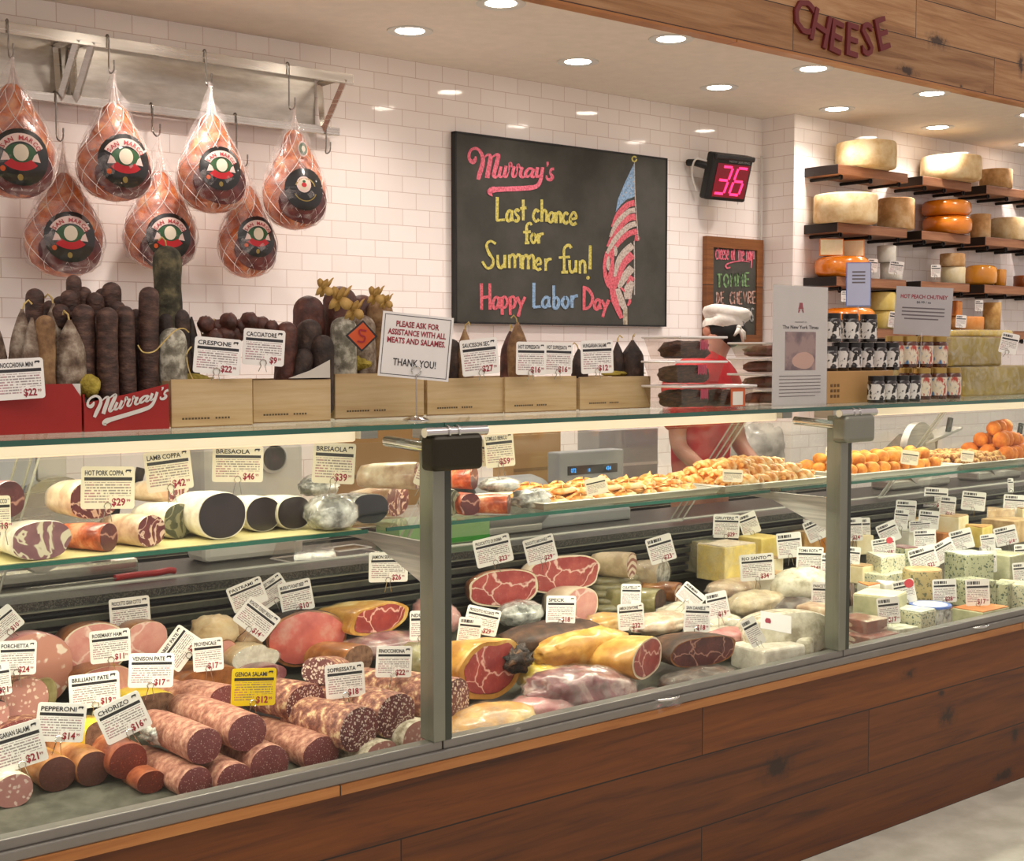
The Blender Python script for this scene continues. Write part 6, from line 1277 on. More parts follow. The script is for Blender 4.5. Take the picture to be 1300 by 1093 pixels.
dp('salami', 'greenish net covered white salami at the front below the sopressata', 484, 958, 48, 36, .2, 'casing_net', 'face_toscano', jit=.05, rz=.2)
dp('salami', 'white netted salami at the foot of the steel post', 532, 935, 56, 44, .2, 'casing_net', 'face_toscano', jit=.05, rz=.3)
dp('salami', 'orange cased pepperoni at the left with a dark face', 73, 983, 49, 46, .26, 'skin_orange', 'face_pepperoni', jit=.04, dome=.004, sup=2.1)
dp('salami', 'second orange cased pepperoni beside the chorizo', 118, 976, 42, 46, .26, 'skin_orange', 'face_pepperoni', jit=.04, dome=.004)
dp('salami', 'chorizo with a brick red face under the chorizo card', 163, 966, 49, 48, .22, 'skin_red', 'face_chorizo', jit=.05, dome=.004, stack=.015)
dp('salami', 'red orange salami lying low in the front row', 192, 993, 36, 30, .2, 'skin_red', 'face_chorizo', jit=.04)
dp('salami', 'yellowish hungarian salami in the bottom left corner of the case', 18, 1004, 50, 44, .24, 'casing_net', 'face_toscano', jit=.04)
dp('salami', 'dark small salami end at the left edge of the case', 0, 906, 24, 34, .15, 'crust_dark', 'face_toscano', stack=.06)
dp('salami', 'large pinkish salami with coarse fat beside the mortadella', 32, 888, 64, 56, .22, 'skin_sopressata', 'face_toscano', rim=.04, fat='crust_dark', stack=.05)
dp('salami', 'dark brown salami slice pile under the pepperoni card', 30, 928, 70, 30, .15, 'skin_sopressata', 'face_genoa', stack=.02)
dp('mortadella', 'huge pink mortadella with white fat lumps at the left', 42, 852, 104, 100, .24, 'pink_meat', 'face_mortadella', cat='mortadella', jit=.03, stack=.02, dome=.012)
dp('mortadella', 'greenish edged slice of mortadella beside the pinkish salami', 60, 880, 26, 40, .03, 'olive_wrap', 'olive_wrap', cat='mortadella', stack=.05)
dp('whole_ham', 'big round smoked ham behind the rosemary ham card', 120, 826, 88, 70, .26, 'rind_brown', 'face_ham', cat='ham', rim=.08, fat='fat_white', stack=.065, jit=.06, dome=.01)
dp('cooked_ham', 'pale pink cooked ham behind the prosciutto gran cotto card', 186, 812, 56, 48, .22, 'rind_brown', 'face_ham', cat='ham', rim=.05, stack=.10, jit=.05, dome=.006)
dp('cooked_ham', 'brown topped sliced ham below the rosemary ham card', 135, 868, 76, 46, .18, 'rind_brown', 'pink_meat', cat='ham', rim=.06, stack=.04, jit=.06)
dp('pate_loaf', 'brown pate loaf with a bright yellow wrapper under the venison card', 196, 898, 54, 38, .16, 'yellow_wrap', 'pate_brown', cat='pate', sup=3.2, stack=.03, jit=.03)
dp('pate_loaf', 'pate loaf in a yellow wrapper behind the pepperoni and chorizo cards', 128, 935, 50, 44, .16, 'yellow_wrap', 'pate_brown', cat='pate', sup=3.2, stack=.03, jit=.03, rz=.3)
dp('pate_loaf', 'pale crusted pate slab under the seventeen dollar card', 245, 878, 52, 26, .16, 'rind_brown', 'pate_pale', cat='pate', sup=3.4, stack=.05, jit=.04)
dp('roast_piece', 'orange brown glazed roast behind the thick pink salami', 268, 862, 76, 30, .16, 'rind_brown', 'rind_brown', cat='roast', stack=.07, jit=.1)
lump('roast_turkey', 'cream coloured roasted turkey breast behind the seventeen dollar card', 'turkey', 272, 800, 52, 38, 'turkey', .07, stack=.09, jit=.2)
dp('cooked_ham', 'small pale pink ham wedge right of the seventeen dollar card', 287, 832, 32, 42, .14, 'rind_brown', 'face_ham', cat='ham', stack=.04, rim=.08, fat='rind_brown')
lump('roast_turkey', 'browned turkey piece between the ham wedge and the roast beef', 'turkey', 318, 804, 40, 34, 'casing_pale', .06, stack=.08, jit=.2)
dp('turkey_wedge', 'film wrapped white turkey wedge in front of the roast beef', 325, 836, 60, 36, .14, 'turkey', 'casing_white', cat='turkey', stack=.05, wrap='cling', jit=.06, notch=.25)
dp('ham_slice', 'mauve boiled ham slab beneath the wrapped turkey wedge', 338, 858, 54, 26, .14, 'purple_meat', 'purple_meat', cat='ham', stack=.035)
dp('roast_beef', 'large pink roast beef with a browned seared edge', 390, 811, 106, 72, .20, 'crust_dark', 'face_roast', cat='roast', rim=.10, fat='rind_brown', stack=.03, jit=.16, sup=2.2, dome=.015, taper=.75)
dp('ham_wedge', 'dry cured ham wedge with yellow fat top and dark red cut face', 482, 786, 96, 40, .20, 'fat_yellow', 'face_crudo', cat='ham', rim=.16, fat='fat_yellow', stack=.09, jit=.2, rz=.25, taper=.8)
lump('wrapped_ham', 'film wrapped dark ham slices below the yellow fat ham wedge', 'ham', 486, 818, 96, 28, 'purple_meat', .08, stack=.04, wrap='cling', jit=.1, sup=2.6)
dp('salami', 'pale brown cased salami behind the sopressata and finocchiona cards', 455, 838, 50, 40, .2, 'rind_brown', 'pate_brown', jit=.04, stack=.04, rz=.3)
lump('wrapped_ham', 'yellowish film wrapped roll beside the steel post, left side', 'ham', 532, 838, 44, 44, 'olive_wrap', .09, stack=.03, wrap='cling')
lump('wrapped_ham', 'small pink wrapped ham below the nduja card', 'ham', 548, 772, 40, 30, 'pink_meat', .06, stack=.06, wrap='cling')
lump('wrapped_bundle', 'crinkled clear bag of trimmings in front of the chorizo', 'bag', 205, 930, 44, 26, 'foil', .05, stack=.05, wrap='cling', jit=.25)

# ------------------------------------------------------------ middle bay: dry cured hams, rolls, cheeses
dp('cured_ham', 'cured ham with brown skin on its left and a round cut face, back row', 640, 748, 78, 50, .20, 'rind_brown', 'face_prosciutto', cat='ham', rim=.09, stack=.07, jit=.10, sup=2.6, rz=-.25, taper=.85)
dp('cured_ham', 'cured ham with the widest red cut face in the back row', 716, 730, 86, 50, .20, 'fat_white', 'face_prosciutto', cat='ham', rim=.08, stack=.09, jit=.16, sup=2.6, rz=-.1, taper=.85)
dp('cured_ham', 'pale pink ham end behind the speck card', 738, 768, 44, 46, .14, 'fat_white', 'face_ham', cat='ham', rim=.1, stack=.03)
lump('wrapped_ham', 'film wrapped red ham slices behind the two crossed cards', 'ham', 560, 785, 40, 34, 'pink_meat', .06, stack=.04, wrap='cling')
lump('wrapped_ham', 'dark blue and silver wrapped ham under the back cured ham', 'ham', 660, 778, 52, 30, 'foil', .06, stack=.04, wrap='cling')
lump('smoked_speck', 'dark smoked speck slab lying across the middle', 'speck', 700, 806, 112, 32, 'rind_speck', .09, stack=.06, jit=.1, sup=2.8)
dp('smoked_speck', 'small dark red cut end below the speck slab', 676, 834, 36, 26, .1, 'rind_speck', 'face_crudo', cat='speck', stack=.03)
dp('cured_ham', 'front cured ham with yellow fat and a burnt black crust on the right', 625, 850, 98, 80, .22, 'fat_yellow', 'face_crudo', cat='ham', rim=.18, fat='fat_yellow', stack=.03, jit=.18, sup=2.1, rz=.15, taper=.8)
lump('ham_crust', 'ragged black crust at the shoulder of the front cured ham', 'crust', 650, 836, 40, 34, 'crust_dark', .05, stack=.085, jit=.5, jf=26)
dp('cured_ham', 'small pink marbled ham end left of the front cured ham', 578, 832, 34, 30, .12, 'fat_yellow', 'face_coppa', cat='ham', stack=.05, rim=.1, fat='fat_yellow')
dp('boned_ham', 'golden boned ham with tied cream middle and red cut end', 822, 836, 74, 52, .20, 'fat_yellow', 'face_crudo', cat='ham', rim=.12, fat='fat_white', stack=.06, jit=.12, rz=.4, sup=2.4, taper=.85)
lump('boned_ham', 'golden brown knuckle end of the boned ham lying to the left', 'ham', 738, 822, 110, 44, 'fat_yellow', .06, stack=.07, jit=.2, sup=2.3)
dp('boned_ham', 'dark dry speck piece with a purple red cut face', 893, 828, 76, 38, .16, 'rind_speck', 'face_dark', cat='ham', rim=.08, fat='rind_brown', stack=.05, jit=.08, sup=2.8, rz=-.1)
lump('wrapped_ham', 'pear shaped purple and white vacuum packed ham at the front', 'ham', 738, 874, 124, 50, 'purple_meat', .08, stack=.015, jit=.24, jf=5, wrap='cling', ry=.15)
lump('wrapped_ham', 'pink vacuum packed ham under the pear shaped one', 'ham', 686, 900, 84, 38, 'pink_meat', .07, stack=0, jit=.12, wrap='cling')
lump('fat_block', 'pale yellow vacuum packed fat at the front beside the steel post', 'fat', 622, 918, 106, 44, 'fat_yellow', .09, stack=0, jit=.10, wrap='cling', ry=-.08)
lump('wrapped_bundle', 'yellow mesh wrapped bundle behind the pear shaped ham', 'bag', 688, 858, 52, 36, 'yellow_wrap', .06, stack=.02, wrap='cling')
lump('wrapped_bundle', 'dark vacuum pack of sliced meat at the metal rail', 'pack', 886, 862, 80, 26, 'rind_speck', .07, stack=.0, wrap='cling', sup=2.6)
lump('wrapped_bundle', 'dark red vacuum pack in the front corner beneath the boned ham', 'pack', 826, 890, 60, 24, 'purple_meat', .07, stack=.0, wrap='cling', sup=2.6)
dp('pork_roll', 'rolled pork with a spiral cut face, back row', 802, 718, 26, 34, .22, 'pancetta_skin', 'face_rolled', cat='rolled pork', rim=.08, stack=.125, rz=.4)
dp('pork_roll', 'film wrapped rolled pork with a crinkled silver end', 842, 728, 36, 34, .2, 'pancetta_skin', 'foil', cat='rolled pork', stack=.07, rz=.4, wrap='cling')
dp('pork_roll', 'tan pork roll below the spiral one', 838, 764, 30, 34, .20, 'olive_wrap', 'rind_speck', cat='rolled pork', stack=.04, rz=.4)
dp('pork_roll', 'darker end of a pork roll beside the crossed cards', 862, 752, 24, 26, .16, 'rind_brown', 'face_rolled2', cat='rolled pork', stack=.04, rz=.4)
for k in range(5): lump('sliced_pack', ['lowest', 'second', 'third', 'fourth', 'topmost'][k]+' film pack in the stack left of the rolled pork', 'pack', 778+(k % 2)*3, 768-k*8.5, 52, 11, 'olive_wrap', .06, stack=.012+k*.017, wrap='cling', sup=3, jit=.05)
dp('bacon_piece', 'small red and white bacon slab behind the rolled packs', 822, 793, 46, 20, .12, 'fat_white', 'face_ham', cat='bacon', stack=.04, rim=.1)
lump('wrapped_bundle', 'orange skinned film pack right of the speck card', 'pack', 768, 790, 44, 24, 'fat_yellow', .06, stack=.04, wrap='cling')
lump('wrapped_bundle', 'clear pack of pale sliced meat below the crossed cards', 'pack', 838, 790, 60, 26, 'casing_pale', .07, stack=.03, wrap='cling')
def block(name, label, cat, px, py, w, h, dy, m, top=None, stack=0, rz=0, bev=.004, wrap=None, tri=False, front=None, base='deck'):
    b = h*.5*4/F_PX
    for _ in range(6): p = solve(px, py, stack+b, base); b = h*.5*mpp(p)
    # the silhouette of a turned block: width along the rail plus depth seen from the left
    q1, q0 = atY(px+w/2, py, p.y), atY(px-w/2, py, p.y); a = (q1.x-q0.x)/2*.62
    t = thing(name, label, cat, (p.x, p.y, p.z-b), (0, 0, rz))
    P = [(-a, -dy/2), (a, -dy/2), (a*.9, dy/2), (-a, dy/2)] if not tri else [(-a, -dy/2), (a, -dy*.5), (a*.2, dy/2)]
    MB().prism(P, 0, 2*b).build('paste', m, t, bev=bev, seg=3)
    if top:
        cx_, cy_ = sum(q[0] for q in P)/len(P), sum(q[1] for q in P)/len(P); MB().prism([(cx_+(x-cx_)*.97, cy_+(y-cy_)*.97) for x, y in P], 2*b-.0005, 2*b+.004).build('rind', top, t, bev=.002)
    if front: MB().box(-a*.97, a*.97, -dy/2-.0015, -dy/2, .003, 2*b-.003).build('cut_face', front, t)
    if wrap: MB().prism([(x*1.05, y*1.05) for x, y in P], 0, 2*b+.005).build('plastic_wrap', wrap, t, bev=bev*1.6, seg=3)
    return t
for nm_, c1, c2, c3, sc_ in (('blue_paste', 'dcd8bc', 'cac7a8', '66786c', 60), ('blue_dense', 'c2c2a2', 'acae8e', '50604f', 45), ('stilton', 'c2b07a', 'a8966a', '6b6a50', 40)):
    spots(nm_, c2, c1, c3, sc_, .30, scale2=sc_*1.9, coat=.1)
mott('paste_green', [(.3, 'b4b48c'), (.7, 'cfcda6')], 16, .45, .15); mott('rind_beige', [(.3, 'a9885c'), (.6, 'c9ab7e'), (.8, 'dcc7a0')], 14, .7, .4); mott('rind_orange', [(.3, 'b8703a'), (.6, 'd68e52'), (.8, 'e2ae80')], 12, .6, .4); mott('goat', [(.3, 'bdbfa6'), (.6, 'dcdccb')], 24, .6, .5); mott('tub_blue', [(.3, '4d6fc0'), (.7, '6c8cd4')], 5, .3, .0)
block('cheese_block', 'tall yellow cheese block with a pale top in the middle bay', 'cheese', 922, 712, 64, 44, .14, 'paste_yellow', 'fat_white', stack=.06, wrap='cling')
block('cheese_block', 'pale yellow cheese block right of the tall one', 'cheese', 965, 700, 44, 40, .12, 'paste_yellow', stack=.07)
block('cheese_block', 'film wrapped narrow cheese left of the tall yellow block', 'cheese', 889, 706, 26, 40, .1, 'olive_wrap', stack=.06, wrap='cling')
lump('cured_jowl', 'white molded cured jowl with a pink belly', 'cured pork', 1018, 742, 62, 42, 'mold_white', .08, stack=.06, jit=.12)
dp('cured_jowl', 'pink cut end of a cured jowl behind the pancetta card', 1030, 752, 30, 26, .1, 'mold_white', 'face_ham', cat='cured pork', stack=.05, rz=-.4)
for j, (px, py, w, h, lab) in enumerate(((935, 745, 64, 22, 'film pack of pale cured meat below the tall yellow block'), (868, 778, 50, 26, 'white molded salami in film behind the crossed cards'), (960, 765, 60, 30, 'brown and white film wrapped pancetta in the middle bay'), (905, 790, 54, 22, 'clear pack behind the eighteen dollar cards'), (1005, 768, 50, 24, 'grey film pack beneath the cured jowl'))):
    lump('wrapped_bundle', lab, 'pack', px, py, w, h, ['casing_pale', 'mold_white', 'pancetta_skin', 'mold_white', 'rind_speck'][j], .07, stack=.03, wrap='cling', sup=2.5)
dp('pancetta_round', 'netted white pancetta wheel with a paper label, front of the middle bay', 1006, 806, 84, 60, .16, 'casing_net', 'mold_white', cat='pancetta', stack=.03, jit=.04, rz=-.35, dome=.02)
p = solve(990, 792, .16); t = thing('paper_label', 'white paper label with a small red mark on the netted pancetta wheel', 'label', atY(985, 790, p.y-.05), (-.6, .2, -.6)); MB().box(-.05, .05, -.001, .001, -.03, .03).build('paper', 'card_white', t, bev=.0005); MB().prism([(-.034, -.008), (-.018, -.008), (-.016, .0), (-.02, .008), (-.032, .008), (-.036, 0)], -.0018, -.001, axis='Y').build('mark', 'poster_red', t)
block('cured_fat', 'thick white slab of cured fat at the metal rail in the middle bay', 'cured fat', 975, 833, 76, 34, .16, 'casing_white', stack=.0, bev=.012, rz=-.1)
block('cured_fat', 'white rounded slab leaning on the netted pancetta wheel', 'cured fat', 1012, 820, 60, 32, .12, 'mold_white', stack=.01, bev=.015, rz=.5)
lump('bacon_piece', 'pink and white bacon slab in front of the pancetta wheel', 'bacon', 928, 806, 54, 18, 'pink_meat', .05, stack=.05, sup=2.8)
block('cured_fat', 'long white film wrapped slab behind the bacon', 'cured fat', 905, 808, 80, 18, .1, 'casing_white', stack=.03, bev=.008, wrap='cling')
block('flat_pancetta', 'pale layered slab beside the right steel post', 'pancetta', 1042, 785, 40, 34, .14, 'casing_pale', stack=.03, bev=.008, rz=.2)
block('flat_pancetta', 'low pale slab at the foot of the right steel post', 'pancetta', 1046, 815, 34, 30, .12, 'mold_white', stack=.0, bev=.008)
for px, py, w, h, m, lab in ((1020, 690, 44, 34, 'rind_gold', 'golden rinded cheese behind the upper cards left of the right post'), (1045, 688, 26, 40, 'wax_gold', 'yellow orange cheese wheel edge beside the right steel post'), (985, 742, 30, 30, 'paste_white', 'white cheese wedge behind the twenty four dollar card'), (970, 720, 30, 26, 'paste_cream', 'cream cheese wedge behind the two cards left of the right post')):
    block('cheese_wedge', lab, 'cheese', px, py, w, h, .12, m, 'rind_beige', stack=.05)

# ------------------------------------------------------------ right bay: cheeses
RB = [('cheese_wedge', 'tall yellow cheese wedge with orange brown rind at the back', 1120, 650, 34, 34, .14, 'paste_yellow', 'rind_orange', .09, None, False), ('cheese_wedge', 'small yellow wedge behind the sixteen dollar card', 1178, 641, 24, 20, .1, 'paste_yellow', None, .10, None, False),
 ('cheese_wedge', 'beige wedge right of the stacked cards in the back row', 1204, 668, 32, 28, .14, 'paste_cream', 'rind_beige', .07, None, False), ('cheese_wedge', 'cut yellow wedge in the middle of the right bay', 1234, 680, 34, 26, .14, 'paste_yellow', 'rind_gold', .05, None, True), ('cheese_wedge', 'film wrapped flat brown wedge near the right end', 1260, 653, 38, 16, .12, 'rind_beige', None, .12, 'cling', True),
 ('cheese_wedge', 'pale olive wedge at the back right', 1268, 638, 20, 16, .1, 'paste_green', None, .12, None, False), ('cheese_block', 'broad beige cheese under the flat brown wedge', 1278, 672, 44, 28, .16, 'rind_beige', None, .06, None, False), ('cheese_wedge', 'orange crusted wedge low among the cards', 1196, 682, 22, 14, .1, 'rind_orange', None, .05, None, False),
 ('cheese_wedge', 'white rinded disc wedge left of the two long cards', 1148, 684, 24, 22, .1, 'paste_white', 'goat', .05, None, False), ('blue_cheese', 'creamy blue cheese wedge, upper of the two stacked', 1115, 716, 50, 24, .14, 'blue_paste', 'goat', .075, None, True), ('blue_cheese', 'blue cheese wedge under the creamy one', 1118, 736, 48, 22, .14, 'blue_paste', None, .03, None, False),
 ('blue_cheese', 'dark veined blue cheese with a mauve top', 1146, 712, 22, 36, .1, 'blue_dense', 'purple_meat', .05, None, False), ('blue_cheese', 'tall blue veined cheese half right of the long cards', 1230, 722, 40, 40, .13, 'blue_dense', 'goat', .04, None, False), ('cheese_block', 'smooth pale green cheese block near the right end', 1275, 720, 38, 36, .13, 'paste_green', None, .04, 'cling', False),
 ('cheese_wedge', 'low cream wedge above the big green wedge', 1122, 748, 36, 20, .1, 'paste_white', None, .04, None, True), ('cheese_wedge', 'big pale green wedge carrying a long card at the front', 1117, 775, 50, 44, .15, 'paste_green', 'paste_cream', .0, None, False), ('blue_cheese', 'squat blue veined wheel left of the foil tub', 1158, 790, 34, 34, .13, 'blue_paste', 'goat', .0, None, False),
 ('goat_cheese', 'small white ridged goat cheese at the metal rail', 1139, 804, 36, 20, .1, 'goat', None, .0, None, False), ('cheese_wedge', 'orange topped pale wedge at the metal rail', 1245, 782, 54, 22, .13, 'paste_green', 'rind_orange', .0, None, False), ('blue_cheese', 'grey blue veined block behind the orange topped wedge', 1264, 754, 24, 32, .12, 'blue_dense', None, .02, None, False),
 ('blue_cheese', 'blue cheese with a smooth cream top at the right edge', 1287, 757, 32, 34, .13, 'blue_paste', 'paste_cream', .01, None, False), ('blue_cheese', 'green blue cheese behind the gorgonzola sized card', 1236, 752, 34, 34, .12, 'blue_dense', None, .02, None, False), ('cheese_wedge', 'beige rinded wedge beside the right steel post', 1088, 728, 24, 22, .1, 'paste_cream', 'rind_beige', .04, None, False),
 ('cheese_wedge', 'orange edged white wedge in front of the cured sausage end', 1098, 752, 28, 22, .08, 'paste_white', 'rind_orange', .03, None, True), ('cheese_wedge', 'pale wedge between the cards left of the yellow wedge', 1090, 690, 24, 24, .1, 'paste_cream', None, .06, None, False), ('cheese_wedge', 'pale gold wedge in the second row of the right bay', 1160, 668, 24, 22, .1, 'paste_cream', 'rind_gold', .07, None, True),
 ('cheese_wedge', 'white wedge before the beige block at the right', 1250, 704, 26, 18, .1, 'paste_white', None, .05, None, True), ('cheese_wedge', 'cream wedge at the right edge of the back row', 1296, 655, 20, 22, .1, 'paste_cream', 'rind_beige', .1, None, False)]
for nm_, lab, px, py, w, h, dy, m, top, st, wr, tri in RB: block(nm_, lab, 'cheese', px, py, w, h, dy, m, top, stack=st, wrap=wr, tri=tri, rz=-.35+.7*((px*7) % 10)/10)
# stilton drum half and foil tub
def drum(name, label, cat, px, py, w, h, m, top, stack=0, wrap=None, half=False):
    b = h*.5*5/F_PX
    for _ in range(6): p = solve(px, py, stack+b); b = h*.5*mpp(p)
    r = w*.5*mpp(p)*.95; t = thing(name, label, cat, (p.x, p.y+r*.6, p.z-b), (0, 0, -.7))
    MB().lathe([(0, 0), (r*.97, 0), (r, b*.3), (r, b*1.8), (r*.97, b*1.96), (0, b*1.96)], 36, jit=.004, jf=20).build('rind', m, t, 50)
    if top: MB().lathe([(0, b*1.96), (r*.95, b*1.97), (r*.93, b*2.03), (0, b*2.03)], 30).build('top_face', top, t, 50)
    if wrap: MB().lathe([(r*1.02, 0), (r*1.05, b), (r*1.03, b*1.9)], 30, jit=.012, jf=40, cap=False).build('foil_wrap', wrap, t, 180)
    return t
drum('stilton_cheese', 'large brown rinded stilton drum in the middle of the right bay', 'cheese', 1184, 746, 52, 44, 'stilton', 'rind_beige', .03)
t = drum('cheese_tub', 'foil wrapped round cheese tub with a blue rim at the front', 'cheese', 1193, 786, 50, 34, 'goat', 'paste_white', 0, 'foil')
r = max(v.co.x for v in t.children[0].data.vertices); zt = max(v.co.z for v in t.children[0].data.vertices); MB().lathe([(r*.80, zt+.004), (r*.99, zt+.004), (r*1.0, zt-.003)], 32, cap=False).build('blue_rim', 'tub_blue', t, 60)
dp('sausage_end', 'dark red cured sausage end beside the right steel post', 1082, 755, 22, 30, .14, 'rind_speck', 'face_dark', cat='sausage', stack=.03, rz=.5)
for px, py, w, h, st, lab in ((1094, 793, 42, 20, .03, 'upper striped bacon slab beside the right steel post'), (1104, 812, 58, 18, .0, 'lower striped bacon slab at the metal rail')):
    b_ = block('bacon_piece', lab, 'bacon', px, py, w, h, .13, 'pink_meat', None, stack=st, bev=.004, wrap='cling')
streak('bacon_face', '7c4438', '94584a', 'd9c4ac', 5, .04, stretch=(.5, 1, 6)); [setattr(o_.children[0].data, 'name', 'bacon') or o_.children[0].data.materials.__setitem__(0, MATS['bacon_face']) for o_ in COL.objects if o_.name.startswith('bacon_piece') and 'striped' in o_['label']]

# ------------------------------------------------------------ price cards on the deck: place each a little in front of what it marks
def dcard(cx_, cy_, w, h, roll, title, price, hh, label, **k):
    p = solve(cx_, cy_, hh); card(cx_, cy_, w, h, roll, title, price, p=p, label=label, **k)
W_ = 'white price card for '
DC = [(165, 779, 50, 42, -3, 'PROSCIUTTO GRAN COTTO', 15, .20, W_+'prosciutto gran cotto at fifteen dollars'), (140, 820, 50, 42, -2, 'ROSEMARY HAM', 11, .21, W_+'rosemary ham'), (22, 835, 46, 44, 3, 'PORCHETTA', 24, .22, W_+'porchetta before the mortadella'), (4, 792, 42, 34, -38, '', 10, .24, 'white ten dollar price card tilted at the left edge'),
 (192, 851, 56, 44, 4, 'VENISON PATE', 17, .19, W_+'venison pate'), (227, 823, 50, 38, -52, 'RABBIT PATE', 22, .18, W_+'rabbit pate, strongly tilted'), (264, 831, 38, 42, -2, 'PROVENCALE', 17, .17, 'white seventeen dollar price card behind the tilted one'), (120, 876, 62, 44, -2, 'BRILLIANT PATE', 19, .17, 'glossy white price card at nineteen dollars'),
 (77, 917, 60, 50, 8, 'PEPPERONI', 14, .15, W_+'pepperoni'), (156, 911, 60, 50, -22, 'CHORIZO', 16, .15, W_+'chorizo, tilted'), (22, 948, 66, 56, -12, 'HUNGARIAN SALAMI', 21, .12, W_+'hungarian salami at the lower left'), (0, 862, 26, 42, -4, '', 21, .18, 'white price card cut by the left edge below the porchetta card'),
 (322, 872, 56, 48, 3, 'GENOA SALAMI', 12, .17, 'bright yellow sale price card for genoa salami'), (438, 864, 50, 44, -3, 'SOPRESSATA', 18, .17, W_+'sopressata'), (500, 840, 46, 40, 3, 'FINOCCHIONA', 22, .18, W_+'finocchiona beside the steel post'), (314, 755, 46, 34, -20, 'PASTRAMI', None, .24, W_+'pastrami, tilted'), (344, 751, 44, 32, -32, 'BLACK FOREST TURKEY', None, .23, 'white price card for turkey behind the pastrami card'),
 (376, 757, 42, 40, -10, "MURRAY'S ROAST BEEF", 10, .22, W_+'roast beef at ten dollars'), (326, 786, 50, 38, 40, 'ROASTED TURKEY BREAST', 14, .20, W_+'roasted turkey breast, turned on its corner'), (493, 720, 50, 38, 1, 'JAMON SERRANO', 26, .26, W_+'jamon serrano at twenty six dollars'), (534, 794, 28, 38, 1, 'NDUJA', None, .19, W_+'nduja partly behind the steel post'),
 (626, 699, 48, 36, -12, 'PROSCIUTTO DI PARMA', 23, .26, 'upper left white price card for prosciutto at twenty three dollars'), (686, 698, 40, 34, -14, 'PROSCIUTTO SAN DANIELE', 29, .25, 'upper right white price card for prosciutto at twenty nine dollars'), (612, 788, 44, 34, 14, 'PROSCIUTTO PICCANTE', 29, .19, W_+'prosciutto piccante, tilted'), (596, 801, 30, 34, 8, '', None, .19, 'small white price card overlapping the prosciutto piccante card'),
 (712, 774, 38, 36, 2, 'SPECK', 18, .18, W_+'speck'), (801, 756, 26, 30, 2, 'CULATELLO', None, .19, W_+'culatello above the crossed pair'), (801, 783, 34, 34, -4, 'JAMBON DE BAYONNE', 32, .17, 'white price card at thirty two dollars below the culatello card'), (839, 697, 34, 34, -16, '', 23, .23, 'tilted white price card on the wrapped pork roll'), (922, 668, 34, 30, 2, 'GRUYERE', 29, .23, 'white price card with a round red sticker on the tall yellow block'),
 (951, 665, 24, 28, -20, '', None, .23, 'tilted white price card right of the red sticker card'), (961, 720, 44, 34, -4, 'RIO SANTO', 34, .17, 'white thirty four dollar price card before the pale yellow block'), (1002, 692, 32, 32, -6, '', None, .20, 'white price card above the cured jowl'), (1036, 672, 28, 28, -24, '', None, .21, 'tilted white price card left of the right steel post'),
 (1033, 652, 26, 24, 4, '', None, .23, 'uppermost white price card left of the right steel post'), (1028, 710, 34, 32, 2, 'TOMA ROTA', 24, .17, 'white twenty four dollar price card right of the cured jowl'), (1052, 718, 20, 32, 2, '', None, .16, 'narrow white price card touching the right steel post'), (1044, 755, 28, 32, 2, 'PANCETTA', None, .14, W_+'pancetta beside the right steel post'),
 (877, 757, 34, 24, 40, '', None, .17, 'white price card turned on its corner behind the crossed pair'), (911, 768, 28, 34, -12, '', 19, .16, 'tilted white nineteen dollar price card of the crossed pair'), (885, 784, 34, 36, 3, 'SAN DANIELE', 18, .15, 'white eighteen dollar price card of the crossed pair'), (956, 802, 20, 38, -28, '', None, .14, 'pale price card seen edge on above the bacon slab')]
for c in DC: dcard(c[0], c[1], c[2], c[3], c[4], c[5], c[6], c[7], c[8], m='card_yellow' if 'yellow sale' in c[8] else 'card', group='price cards in the left bay' if c[0] < 555 else 'price cards in the middle bay')
